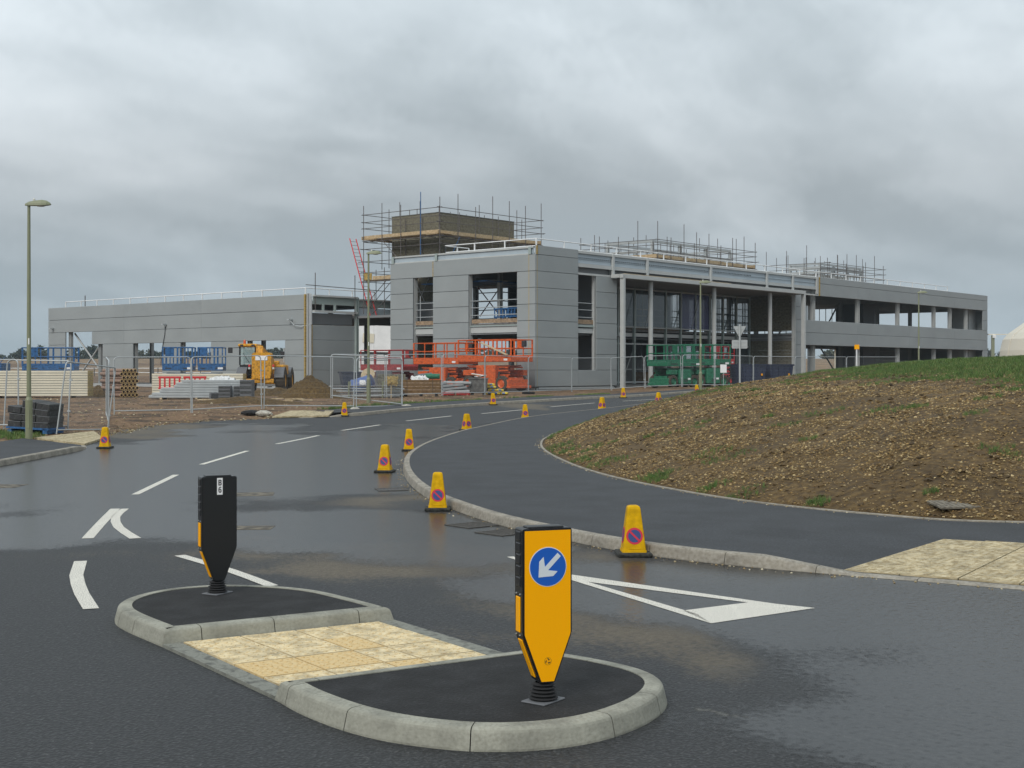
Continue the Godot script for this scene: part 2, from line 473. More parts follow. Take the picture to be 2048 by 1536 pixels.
func kerb_run(parent: Node, called: String, path: Array, prof: Array, side: float, len_: float, material: Material, gap := 0.008, lift_of = null) -> void:
	var L := plen(path)
	var k := maxi(1, int(round(L / len_)))
	for i in k:
		var s0 := L * i / k + gap / 2
		var s1 := L * (i + 1) / k - gap / 2
		var m := maxi(1, int((s1 - s0) / 0.16))
		var pts := []
		var tans := []
		var lift := []
		for j in m + 1:
			var s := lerpf(s0, s1, float(j) / m)
			var at := along(path, s)
			var bef := along(path, maxf(s - 0.06, 0))
			var aft := along(path, minf(s + 0.06, L))
			pts.append(at[0])
			var tn: Vector2 = (aft[0] - bef[0]).normalized()
			tans.append(Vector2(tn.y, -tn.x) * side)
			lift.append(1.0 if lift_of == null else lift_of.call(at[0]))
		part(parent, called, stone_mesh(pts, tans, prof, side, lift), material)

# ---------------------------------------------------------------- camera, sky, sun
func make_view() -> void:
	var cam := Camera3D.new()
	cam.name = "camera"
	cam.position = Vector3(0, 1.85, 0)
	cam.projection = Camera3D.PROJECTION_FRUSTUM      # level camera, lens shifted a little downwards
	cam.near = 0.1
	cam.far = 3000
	cam.size = 0.1 * 1536.0 / 2690.0
	cam.frustum_offset = Vector2(0, -0.1 * 28.0 / 2690.0)
	add_child(cam)
	cam.current = true
	var env := Environment.new()
	env.background_mode = Environment.BG_SKY
	env.tonemap_mode = Environment.TONE_MAPPER_LINEAR
	env.tonemap_exposure = 1.2
	env.sdfgi_enabled = true; env.ssao_enabled = true; env.ssil_enabled = true
	env.fog_enabled = true
	env.fog_density = 0.0002
	env.fog_light_color = Color(.70, .76, .80)
	var sky := Sky.new()
	var pm := PanoramaSkyMaterial.new()
	pm.panorama = sky_texture()
	sky.sky_material = pm
	env.sky = sky
	var we := WorldEnvironment.new()
	we.name = "world_environment"
	we.environment = env
	add_child(we)
	var sun := DirectionalLight3D.new()
	sun.name = "sun"
	sun.light_energy = 0.5
	sun.light_angular_distance = 25.0
	sun.light_color = Color(1.0, .98, .95)
	sun.shadow_enabled = true
	add_child(sun)
	sun.look_at_from_position(Vector3(-30, 58, 62), Vector3.ZERO)

func sky_texture() -> ImageTexture:
	var W := 2048
	var H := 1024
	var im := Image.create(W, H, false, Image.FORMAT_RGBF)
	var big := FastNoiseLite.new()
	big.seed = 91; big.frequency = 0.5; big.fractal_octaves = 6; big.fractal_gain = 0.55
	big.domain_warp_enabled = true; big.domain_warp_amplitude = 1.6; big.domain_warp_frequency = 0.16
	var fine := FastNoiseLite.new()
	fine.seed = 31; fine.frequency = 2.2; fine.fractal_octaves = 4
	var tab := [[0, .385], [2, .405], [4, .385], [6, .375], [8, .415], [10, .49], [12, .56], [15, .64], [20, .61], [30, .65], [50, .73], [90, .80]]
	im.fill(Color(.33, .36, .38))
	for y in H / 2:
		var el := 90.0 - 180.0 * (y + 0.5) / H
		var se := sin(deg_to_rad(el))
		var ce := cos(deg_to_rad(el))
		var t := 1.0 / (se + 0.28)
		var base := lerp_tab(tab, el)
		var amp := lerpf(0.22, 0.48, ss(0.3, 5, el)) * lerpf(1.0, 0.6, ss(20, 70, el))
		var low := 1.0 - ss(0.5, 9, el)
		for x in W:
			var th := TAU * (x + 0.5) / W
			var px := sin(th) * ce * t
			var pz := -cos(th) * ce * t
			var n := big.get_noise_2d(px * 1.15 + pz * .35, pz) + fine.get_noise_2d(px + pz * .4, pz) * 0.40
			var l := base * (1.0 + amp * n)
			var bl := clampf(0.25 + low * 0.55 - n * 0.35, 0, 1)
			im.set_pixel(x, y, Color(l * lerpf(0.925, 0.825, bl), l * 1.005, l * lerpf(1.06, 1.12, bl)))
	return itex(im)

# ---------------------------------------------------------------- ground, road, footways, mound
var RKp := v2([[9.0, -8.4], [6.5, -9.95], [4.3, -11.3], [2.92, -12.15], [2.35, -12.52], [1.75, -13.0], [1.2, -13.62], [.6, -14.55], [-.14, -16.0], [-.72, -17.6], [-1.2, -19.3], [-1.66, -21.8], [-2.02, -24.9], [-2.21, -28.4], [-2.1, -32.5], [-1.69, -36.7], [-1.1, -39.9], [.62, -46.1], [3.73, -52.0], [6.54, -57.5], [11, -64.5], [18, -72.5], [34, -84]])
var MEp := v2([[11.0, -14.6], [8.0, -15.0], [5.81, -15.27], [5.03, -15.5], [4.5, -15.95], [3.9, -16.6], [3.3, -17.4], [2.65, -18.65], [1.95, -20.6], [1.5, -22.3], [1.15, -24.2], [.88, -26.5], [.7, -28.7], [.65, -31.1], [.8, -34.0], [1.3, -37.4], [1.9, -40.2], [3.2, -45.2], [6.0, -50.8], [8.8, -56.0], [12.8, -62.5], [19, -70], [35, -81]])
var FKp := v2([[-7.4, -46.9], [-6.3, -47.6], [-5.45, -48.4], [-4.11, -51.4], [-2.49, -54.2], [-.51, -57.1], [1.7, -60.3], [5.61, -66.8], [8.11, -71.3], [9.98, -74.2], [15, -80.5], [24, -89]])
var mound_poly := PackedVector2Array()
var me_path := []
func mound_sd(x: float, z: float) -> float:
	var p := Vector2(x, z)
	var best := 1e9
	for i in me_path.size() - 1:
		var q := Geometry2D.get_closest_point_to_segment(p, me_path[i], me_path[i + 1])
		best = minf(best, p.distance_squared_to(q))
	best = sqrt(best)
	return best if Geometry2D.is_point_in_polygon(p, mound_poly) else -best
var sd_grid := PackedFloat32Array()
var mgx0 := -1.6
var mgz0 := -13.0
var mgc := 0.45
var mgw := 106
var mgh := 168
func mound_at(x: float, z: float) -> float:        # signed distance inside the mound's edge, from the grid
	var fx := clampf((x - mgx0) / mgc, 0, mgw - 1.001)
	var fz := clampf((mgz0 - z) / mgc, 0, mgh - 1.001)
	var i := int(fx)
	var j := int(fz)
	var a := sd_grid[j * mgw + i]; var b := sd_grid[j * mgw + i + 1]
	var c := sd_grid[(j + 1) * mgw + i]; var d := sd_grid[(j + 1) * mgw + i + 1]
	return lerpf(lerpf(a, b, fx - i), lerpf(c, d, fx - i), fz - j)
func mound_y(x: float, z: float, s: float) -> float:
	if s < 0: return G(x, z) + 0.09 + s * 0.6
	var k := ss(0.1, 1.2, s)
	return G(x, z) * exp(-s / 6.0) + 0.09 + 2.36 * (1.0 - exp(-s / 6.2)) + k * (0.07 * yn.get_noise_2d(x * 3, z * 3) + 0.055 * yn.get_noise_2d(x * 13, z * 13)) + k * 0.10 * yn.get_noise_2d(x * 0.8 + 50, z * 0.8)
func drop_lift(p: Vector2) -> float:                # dropped kerb at the tactile crossing
	return lerpf(0.16, 1.0, clampf((3.05 - p.x) / .72, 0, 1)) if p.y > -13.2 else 1.0
func foot_h(x: float, z: float, across: float) -> float:
	if z < -14.5: return 0.112
	var d := clampf((3.05 - x) / .72, 0, 1)
	return lerpf(lerpf(0.016, 0.112, ss(0.0, 0.62, across)), 0.112, d)

func grid_mesh(xs: Array, zs: Array, yf: Callable, uvs := Vector2(1, 1), uvs2 := Vector2.ZERO) -> ArrayMesh:
	var w := xs.size()
	var hgt := zs.size()
	var v := PackedVector3Array()
	var n := PackedVector3Array()
	var uv := PackedVector2Array()
	var uv2 := PackedVector2Array()
	uv2.resize(w * hgt)
	var ix := PackedInt32Array()
	v.resize(w * hgt); n.resize(w * hgt); uv.resize(w * hgt)
	for j in hgt:
		for i in w:
			var x: float = xs[i]
			var z: float = zs[j]
			v[j * w + i] = Vector3(x, yf.call(x, z), z)
			uv[j * w + i] = Vector2((x + 14.0) * uvs.x, -z * uvs.y)
			uv2[j * w + i] = Vector2((x + 14.0) * uvs2.x, -z * uvs2.y)
	for j in hgt:
		for i in w:
			var dx := v[j * w + mini(i + 1, w - 1)] - v[j * w + maxi(i - 1, 0)]
			var dz := v[mini(j + 1, hgt - 1) * w + i] - v[maxi(j - 1, 0) * w + i]
			var nn := dx.cross(dz).normalized()
			n[j * w + i] = nn if nn.y > 0 else -nn
			if i < w - 1 and j < hgt - 1:
				var a := j * w + i
				ix.append_array(PackedInt32Array([a, a + w, a + 1, a + 1, a + w, a + w + 1]) if zs[0] > zs[1] else PackedInt32Array([a, a + 1, a + w, a + 1, a + w + 1, a + w]))
	var arr := []
	arr.resize(Mesh.ARRAY_MAX)
	arr[Mesh.ARRAY_VERTEX] = v; arr[Mesh.ARRAY_NORMAL] = n; arr[Mesh.ARRAY_TEX_UV] = uv; arr[Mesh.ARRAY_INDEX] = ix
	if uvs2 != Vector2.ZERO: arr[Mesh.ARRAY_TEX_UV2] = uv2
	var m := ArrayMesh.new()
	m.add_surface_from_arrays(Mesh.PRIMITIVE_TRIANGLES, arr)
	return m
func span(a: float, b: float, step: float) -> Array:
	var o := []
	var k := int(ceil(absf(b - a) / step))
	for i in k + 1: o.append(lerpf(a, b, float(i) / k))
	return o

func make_road_material() -> void:
	# wet film and dried mud lie in patches; both follow the photograph's road
	var lw := 130
	var lh := 220
	var wet := Image.create(lw, lh, false, Image.FORMAT_L8)
	var mud := Image.create(lw, lh, false, Image.FORMAT_L8)
	var f := FastNoiseLite.new()
	f.seed = 77; f.frequency = 0.22; f.fractal_octaves = 5
	# blobs: x, z, rx, rz, strength
	var wb := [[4.2, -8.6, 2.6, 3.2, 1.1], [2.6, -11.2, 3.4, 1.3, 1.0], [-0.9, -14.6, 2.2, 1.5, 1.0], [-1.6, -16.0, 2.6, 1.0, 0.8], [-4.5, -22, 3.2, 5.5, 0.9], [-8, -28, 3.5, 7, 1.1], [-4, -36, 5, 7, 0.8], [-7.6, -19.5, 2.6, 3, .6], [-6.5, -14.5, 2.0, 2.5, .35], [3.4, -6.2, 2, 1.4, .8], [-3.2, -27, 1.0, 4, .5]]
	var db := [[-2.2, -6.5, 3.2, 2.8, 1.0], [-4.2, -10.5, 2.4, 3.0, .8], [0.4, -5.2, 1.6, 1.2, .7], [-.6, -9.2, 1.2, 1.4, .7]]
	var mb_ := [[.6, -11.0, 1.5, 1.8, .55], [-1.2, -14.0, 2.4, 1.2, .5], [-0.5, -12.3, 1.9, 1.3, .75], [1.0, -9.6, .6, 1.0, .8], [1.35, -8.3, .35, .8, .8], [-2.2, -13.6, 1.6, .8, .5], [-3.3, -20.0, 2.2, 2.2, .45], [-2.6, -15.2, .9, .5, .5], [-1.6, -19.5, .8, 2.5, .6], [-10.5, -40, 1.8, 7, 1.0], [1.9, -7.5, .5, .25, .4], [-8.4, -45.6, 3, 1.2, .8], [-3.4, -41, 2, 6, .3]]
	for j in lh:
		for i in lw:
			var x := (i + 0.5) / lw * 26.0 - 14.0
			var z := -(j + 0.5) / lh * 44.0
			var n := f.get_noise_2d(x * 1.0, z * 0.9)
			var w := 0.10 + n * 0.9
			for b in wb: w += b[4] * exp(-pow((x - b[0]) / b[2], 2) - pow((z - b[1]) / b[3], 2))
			for b in db: w -= b[4] * exp(-pow((x - b[0]) / b[2], 2) - pow((z - b[1]) / b[3], 2))
			var wv := ss(0.05, 0.75, w)
			wet.set_pixel(i, j, Color(wv, wv, wv))
			var m := -0.15 + f.get_noise_2d(x * 2.0 + 80, z * 2.0) * 0.7
			for b in mb_: m += b[4] * exp(-pow((x - b[0]) / b[2], 2) - pow((z - b[1]) / b[3], 2))
			var mv := ss(0.0, 0.9, m)
			mud.set_pixel(i, j, Color(mv, mv, mv))
	# fine tile: stone chips and pits of the asphalt
	var grain := chips_img(91, 1024, 0.13)
	var m := StandardMaterial3D.new()
	m.resource_name = "asphalt"
	m.albedo_texture = itex(ramp_img(grain, [Color(.006, .0065, .007), Color(.022, .023, .0245), Color(.040, .0415, .0435), Color(.062, .0635, .065), Color(.14, .14, .13)]))
	m.roughness = 0.66
	m.normal_enabled = true
	m.normal_texture = bump(grain, 4.0)
	m.normal_scale = 1.0
	# dried mud and dusty seams as a second layer over the chips
	var W := 1024
	var H := 1536
	mud.resize(W, H, Image.INTERPOLATE_CUBIC)
	var g1 := FastNoiseLite.new()
	g1.seed = 5; g1.frequency = 0.35; g1.noise_type = FastNoiseLite.TYPE_SIMPLEX; g1.fractal_octaves = 3
	var gi := g1.get_image(W, H, false, false, true); gi.convert(Image.FORMAT_L8)
	var md := mud.get_data(); var gd := gi.get_data()
	var al := PackedByteArray(); al.resize(W * H * 4)
	var t1 := []
	for i in 256: t1.append(Color(.06, .046, .028).lerp(Color(.19, .15, .092), i / 255.0).linear_to_srgb())
	for i in W * H:
		var c: Color = t1[gd[i]]
		var k := i * 4
		al[k] = c.r8; al[k + 1] = c.g8; al[k + 2] = c.b8
		al[k + 3] = int(clampf((md[i] * 1.5 + gd[i] * 1.1 - 235.0) / 160.0, 0.0, 1.0) * md[i] * 0.7)
	# laying seams: thin pale dusty joints between the asphalt strips
	for sm in [[1.0, -7.35, 2.2, -6.35], [-9.5, -20.5, -5.4, -13.0], [-6.2, -23, -5.2, -17.6]]:
		for q in 2600:
			var t := q / 2600.0
			var x := lerpf(sm[0], sm[2], t) + 0.01 * sin(t * 40)
			var z := lerpf(sm[1], sm[3], t)
			var pi := int((x + 14.0) / 26.0 * W) + int(-z / 44.0 * H) * W
			if pi >= 0 and pi < W * H and gd[pi] > 85:
				al[pi * 4] = 128; al[pi * 4 + 1] = 130; al[pi * 4 + 2] = 124; al[pi * 4 + 3] = 120
	m.detail_enabled = true
	m.detail_blend_mode = BaseMaterial3D.BLEND_MODE_MIX
	m.detail_uv_layer = BaseMaterial3D.DETAIL_UV_2
	m.detail_albedo = itex(Image.create_from_data(W, H, false, Image.FORMAT_RGBA8, al))
	M.road = m
	# water film: thin wet sheet over the asphalt, broken up by the stone chips
	wet.resize(W, H, Image.INTERPOLATE_CUBIC)
	var wd := wet.get_data()
	var wl := PackedByteArray(); wl.resize(W * H * 4)
	for i in W * H:
		var k := i * 4
		wl[k] = 255; wl[k + 1] = 255; wl[k + 2] = 255
		wl[k + 3] = int(clampf(((wd[i] - 92) * 2.1 + (gd[i] - 128) * 1.25) / 255.0, 0.0, 1.0) * 255.0)
	var wm := StandardMaterial3D.new()
	wm.resource_name = "water_film"
	wm.albedo_color = Color(.20, .203, .205, .74)
	wm.albedo_texture = itex(Image.create_from_data(W, H, false, Image.FORMAT_RGBA8, wl))
	wm.transparency = BaseMaterial3D.TRANSPARENCY_ALPHA
	wm.roughness = 0.24
	wm.normal_enabled = true
	wm.normal_texture = bump(gi, 0.8)
	wm.normal_scale = 0.16
	M.water_film = wm

func marking(pts: Array, width: float, w1 := -1.0) -> void:      # a painted line along points (x, z)
	var path := crom(v2(pts), 0.5)
	var tn := tangents(path)
	var mb := MB.new()
	for i in path.size() - 1:
		var k0 := float(i) / (path.size() - 1)
		var k1 := float(i + 1) / (path.size() - 1)
		var a0 := width if w1 < 0 else lerpf(width, w1, k0)
		var a1 := width if w1 < 0 else lerpf(width, w1, k1)
		var n0 := Vector2(tn[i].y, -tn[i].x) * a0 / 2
		var n1 := Vector2(tn[i + 1].y, -tn[i + 1].x) * a1 / 2
		var q: Array = [path[i] - n0, path[i + 1] - n1, path[i + 1] + n1, path[i] + n0]
		mb.quad(gp(q[0].x, q[0].y, .005), gp(q[1].x, q[1].y, .005), gp(q[2].x, q[2].y, .005), gp(q[3].x, q[3].y, .005))
	structure("road_marking", mb.mesh(), M.paint)
func marking_poly(pts: Array) -> void:
	var poly := PackedVector2Array(v2(pts))
	var ix := Geometry2D.triangulate_polygon(poly)
	var mb := MB.new()
	for i in range(0, ix.size(), 3):
		var a := gp(poly[ix[i]].x, poly[ix[i]].y, .005); var b := gp(poly[ix[i + 1]].x, poly[ix[i + 1]].y, .005); var c := gp(poly[ix[i + 2]].x, poly[ix[i + 2]].y, .005)
		if (b - a).cross(c - a).y > 0: mb.tri(a, b, c)
		else: mb.tri(a, c, b)
	structure("road_marking", mb.mesh(), M.paint)

func footway(called: String, inner: Array, outer: Array, hf: Callable, material: Material) -> void:
	var k := inner.size()
	var mb := MB.new()
	var rows := []
	for i in k:
		var row := []
		for j in 9:
			var t := j / 8.0
			var p: Vector2 = inner[i].lerp(outer[i], t)
			row.append(Vector3(p.x, G(p.x, p.y) + hf.call(p.x, p.y, t), p.y))
		rows.append(row)
	for i in k - 1:
		for j in 8:
			var a: Vector3 = rows[i][j]; var b: Vector3 = rows[i][j + 1]; var c: Vector3 = rows[i + 1][j + 1]; var d: Vector3 = rows[i + 1][j]
			if (b - a).cross(c - a).y > 0: mb.quad(a, b, c, d)
			else: mb.quad(d, c, b, a)
	structure(called, mb.mesh(), material)
func resampled(p: Array, k: int) -> Array:           # k points per control span so that two curves stay matched
	var out := []
	for i in p.size() - 1:
		var p1: Vector2 = p[i]
		var p2: Vector2 = p[i + 1]
		var p0: Vector2 = p[i - 1] if i > 0 else p1 * 2 - p2
		var p3: Vector2 = p[i + 2] if i + 2 < p.size() else p2 * 2 - p1
		for j in k: out.append(p1.cubic_interpolate(p2, p0, p3, float(j) / k))
	out.append(p[-1])
	return out
func offset_path(p: Array, d: float) -> Array:
	var t := tangents(p)
	var o := []
	for i in p.size(): o.append(p[i] + Vector2(t[i].y, -t[i].x) * d)
	return o

func scatter(called: String, label: String, m: Mesh, material: Material, xf: Array, cols: Array) -> void:
	var mm := MultiMesh.new()
	mm.transform_format = MultiMesh.TRANSFORM_3D
	mm.use_colors = true
	mm.mesh = m
	mm.instance_count = xf.size()
	for i in xf.size():
		mm.set_instance_transform(i, xf[i])
		mm.set_instance_color(i, cols[i])
	var o := MultiMeshInstance3D.new()
	o.multimesh = mm
	o.material_override = material
	put(self, o, called)
	o.set_meta("kind", "stuff"); o.set_meta("label", label); o.set_meta("category", called)
func stone_shape() -> ArrayMesh:
	var mb := MB.new()
	var r := RandomNumberGenerator.new()
	r.seed = 4
	var p: Array[Vector3] = []
	for d in [Vector3(1, 0, 0), Vector3(-1, 0, 0), Vector3(0, 1, 0), Vector3(0, -1, 0), Vector3(0, 0, 1), Vector3(0, 0, -1)]:
		p.append(d * r.randf_range(.75, 1.15) + Vector3(r.randf_range(-.25, .25), r.randf_range(-.2, .2), r.randf_range(-.25, .25)))
	for a in [0, 1]:
		for b in [2, 3]:
			for c in [4, 5]:
				if (p[b] - p[a]).cross(p[c] - p[a]).dot(p[a] + p[b] + p[c]) > 0: mb.tri(p[a], p[b], p[c])
				else: mb.tri(p[a], p[c], p[b])
	return mb.mesh()
func tuft_shape(blades: int, wid: float, lean: float) -> ArrayMesh:
	var mb := MB.new()
	var r := RandomNumberGenerator.new()
	r.seed = 8 + blades
	for i in blades:
		var t := TAU * i / blades + r.randf_range(-.4, .4)
		var o := Vector3(cos(t), 0, sin(t)) * r.randf_range(0.02, 0.3)
		var dir := Vector3(cos(t), 0, sin(t)) * r.randf_range(.3, 1.0) * lean
		var sd := Vector3(-sin(t), 0, cos(t)) * wid
		var hh := r.randf_range(.55, 1.0)
		var mid := o + dir * 0.35 + Vector3(0, hh * 0.6, 0)
		var tip := o + dir + Vector3(0, hh, 0)
		mb.quad(o - sd, o + sd, mid + sd * .7, mid - sd * .7)
		mb.tri(mid - sd * .7, mid + sd * .7, tip)
	return mb.mesh()

func make_setting() -> void:
	yn.seed = 3; yn.frequency = 0.05; yn.fractal_octaves = 3
	var xs := span(-900, -60, 60) + span(-55, -33, 2) + span(-32, 24, 0.42) + span(26, 60, 2) + span(70, 900, 60)
	var zs := span(14, -30, 2) + span(-30.6, -66, 0.42) + span(-66.6, -100, 0.8) + span(-102, -170, 4) + span(-180, -900, 30)
	structure("ground", grid_mesh(xs, zs, yard_y), M.dirt)
	structure("field", grid_mesh(span(-700, 700, 40), span(-172, -880, 24), func(x, z): return G(x, z) + 0.35 + 1.2 * yn.get_noise_2d(x * .12, z * .12)), M.field)
	make_road_material()
	var road := node(self, "road"); road.set_meta("kind", "structure")
	part(road, "asphalt", grid_mesh(span(-60, 60, 1.0), span(12, -112, 1.0), func(x, z): return G(x, z), Vector2(1.0 / 2.2, 1.0 / 2.2), Vector2(1.0 / 26.0, 1.0 / 44.0)), M.road)
	part(road, "water_film", grid_mesh(span(-14, 12, 1.0), span(-1, -44, 1.0), func(x, z): return G(x, z) + .0025, Vector2(1.0 / 26.0, 1.0 / 44.0)), M.water_film)
	# right-hand footway with its kerb and the edging round the mound
	var rk := resampled(RKp, 6)
	var me := resampled(MEp, 6)
	var kerb := node(self, "kerb"); kerb.set_meta("kind", "structure")
	kerb_run(kerb, "kerb_stone", rk, KERB, -1.0, 0.914, M.kerb_old, 0.006, drop_lift)
	footway("footway", offset_path(rk, -0.123), me, foot_h, M.tarmac)
	var edging := node(self, "path_edging"); edging.set_meta("kind", "structure")
	kerb_run(edging, "edging_stone", me.slice(0, 110), [Vector2(0, .0), Vector2(0, .125), Vector2(.006, .13), Vector2(.05, .13), Vector2(.05, .0)], -1.0, 0.914, M.kerb_old, 0.006)
	# tactile crossing at the right edge
	tactile_patch("tactile paving slabs at the dropped kerb beside the mound path", [Vector3(3.02, .030, -12.28), Vector3(6.5, .030, -10.1), Vector3(7.3, .130, -12.1), Vector3(4.42, .125, -13.78)], 8, 4, M.paver_old, true)
	# mound
	me_path = crom(MEp, 0.5)
	for p in me_path: mound_poly.append(p)
	mound_poly.append(Vector2(80, -81)); mound_poly.append(Vector2(80, -14.6))
	sd_grid.resize(mgw * mgh)
	for j in mgh:
		for i in mgw: sd_grid[j * mgw + i] = mound_sd(mgx0 + i * mgc, mgz0 - j * mgc)
	var mx := []
	var mz := []
	for i in mgw: mx.append(mgx0 + i * mgc)
	for j in mgh: mz.append(mgz0 - j * mgc)
	structure("mound", grid_mesh(mx, mz, func(x, z): return mound_y(x, z, mound_at(x, z))), M.soil)
	# far kerb and footway
	var fk := crom(FKp, 0.6)
	var kerb2 := node(self, "kerb"); kerb2.set_meta("kind", "structure")
	kerb_run(kerb2, "kerb_stone", fk, KERB, 1.0, 0.914, M.kerb_old, 0.006, func(p: Vector2): return lerpf(.15, 1.0, ss(-6.6, -5.6, p.x)))
	var fw := fk.filter(func(p): return p.x > -6.1)
	footway("footway", offset_path(fw, 0.123), offset_path(fw, 2.0), func(_x, _z, t): return 0.112 + 0.01 * t, M.tarmac)
	# left kerb, footway and its tactile slabs
	var lk := crom(v2([[-10.1, -2], [-9.85, -12], [-9.82, -25.8], [-9.85, -30.2], [-9.98, -31.5], [-10.35, -32.7]]), 0.6)
	var kerb3 := node(self, "kerb"); kerb3.set_meta("kind", "structure")
	kerb_run(kerb3, "kerb_stone", lk, KERB, 1.0, 0.914, M.kerb_old, 0.006, func(p: Vector2): return lerpf(1.0, .2, ss(-30.4, -32.2, p.y)))
	var lo := []
	for p in offset_path(lk, 0.123): lo.append(Vector2(-12.45, p.y - 1.6 * ss(-29, -32.7, p.y)))
	footway("footway", offset_path(lk, 0.123), lo, func(_x, z, t): return 0.112 - 0.08 * ss(-30.5, -32.2, z) * (1 - t), M.tarmac)
	tactile_patch("tactile paving slabs by the kerb end near the tall lamp post", [Vector3(-12.25, .125, -34.5), Vector3(-10.45, .045, -32.9), Vector3(-10.75, .06, -35.4), Vector3(-11.75, .125, -37.8)], 5, 5, M.paver_old, false)
	tactile_patch("tactile paving slabs at the far kerb in front of the site fence", [Vector3(-8.35, .07, -46.8), Vector3(-6.45, .07, -47.3), Vector3(-6.55, .125, -49.5), Vector3(-8.2, .125, -49.7)], 5, 5, M.paver_old, false)
	make_markings()
	make_plants()

func tactile_patch(label: String, c: Array, nu: int, nv: int, material: Material, blister: bool) -> void:
	var t := thing("tactile_paving", label, "paving")
	for p in c.size(): c[p] = Vector3(c[p].x, c[p].y + G(c[p].x, c[p].z), c[p].z)
	for i in nu:
		for j in nv:
			var g := 0.012
			slab(t, func(u, w): return c[0].lerp(c[1], (i + g + u * (1 - 2 * g)) / nu).lerp(c[3].lerp(c[2], (i + g + u * (1 - 2 * g)) / nu), (j + g + w * (1 - 2 * g)) / nv), material if (i * 7 + j * 3) % 4 else M.paver_old, blister, 0.004 * ((i * 5 + j * 3) % 3 - 1))
func slab(parent: Node, at: Callable, material: Material, blister: bool, up := 0.0) -> void:
	var mb := MB.new()
	var y := Vector3(0, up, 0)
	var a: Vector3 = at.call(0.0, 0.0) + y
	var b: Vector3 = at.call(1.0, 0.0) + y
	var c: Vector3 = at.call(1.0, 1.0) + y
	var d: Vector3 = at.call(0.0, 1.0) + y
	if (b - a).cross(c - a).y < 0:
		var tmp := b; b = d; d = tmp
	var dn := Vector3(0, -0.05, 0)
	mb.quad(a, b, c, d)
	mb.quad(a + dn, b + dn, b, a); mb.quad(b + dn, c + dn, c, b); mb.quad(c + dn, d + dn, d, c); mb.quad(d + dn, a + dn, a, d)
	if blister:
		var nx := maxi(2, int(round(a.distance_to(b) / 0.0667)))
		var nz := maxi(2, int(round(a.distance_to(d) / 0.0667)))
		for i in nx:
			for j in nz:
				var p := a.lerp(b, (i + .5) / nx).lerp(d.lerp(c, (i + .5) / nx), (j + .5) / nz)
				mb.lathe([Vector2(.0125, -.002), Vector2(.0105, .0045), Vector2(0, .0058)], 6, p)
	part(parent, "slab", mb.mesh(), material)

func make_markings() -> void:
	for d in [[[-5.59, -19.95], [-5.92, -23.7]], [[-6.07, -26.3], [-6.04, -30.7]], [[-5.88, -33.6], [-5.41, -37.6]], [[-5.07, -40.1], [-4.22, -43.0]], [[-3.56, -45.2], [-2.17, -48.2]], [[-1.12, -49.7], [.51, -52.6]], [[1.57, -54.8], [3.61, -58.5]], [[5.0, -60.6], [7.2, -64.0]]]:
		marking(d, 0.11)
	marking([[-4.655, -14.75], [-4.95, -16.2], [-5.28, -17.9]], 0.125)
	marking([[-4.13, -14.75], [-4.62, -15.8], [-4.98, -16.9], [-5.15, -17.9]], 0.125, 0.1)
	marking([[-3.255, -10.4], [-3.55, -11.1], [-3.92, -12.1], [-4.17, -13.0]], 0.12)
	marking([[-3.31, -13.4], [-2.6, -12.4], [-2.05, -11.5]], 0.115)
	marking([[-.02, -13.3], [.30, -12.55]], 0.07)
	# long triangle before the junction
	marking_poly([[.52, -12.15], [.30, -12.3], [1.45, -9.8], [1.40, -10.18], [.66, -11.72]])
	marking_poly([[.52, -12.15], [.66, -11.72], [1.87, -10.68], [2.08, -10.62]])
	marking_poly([[1.45, -9.8], [2.35, -10.43], [2.08, -10.62], [1.87, -10.68], [1.31, -10.32], [1.36, -10.15]])

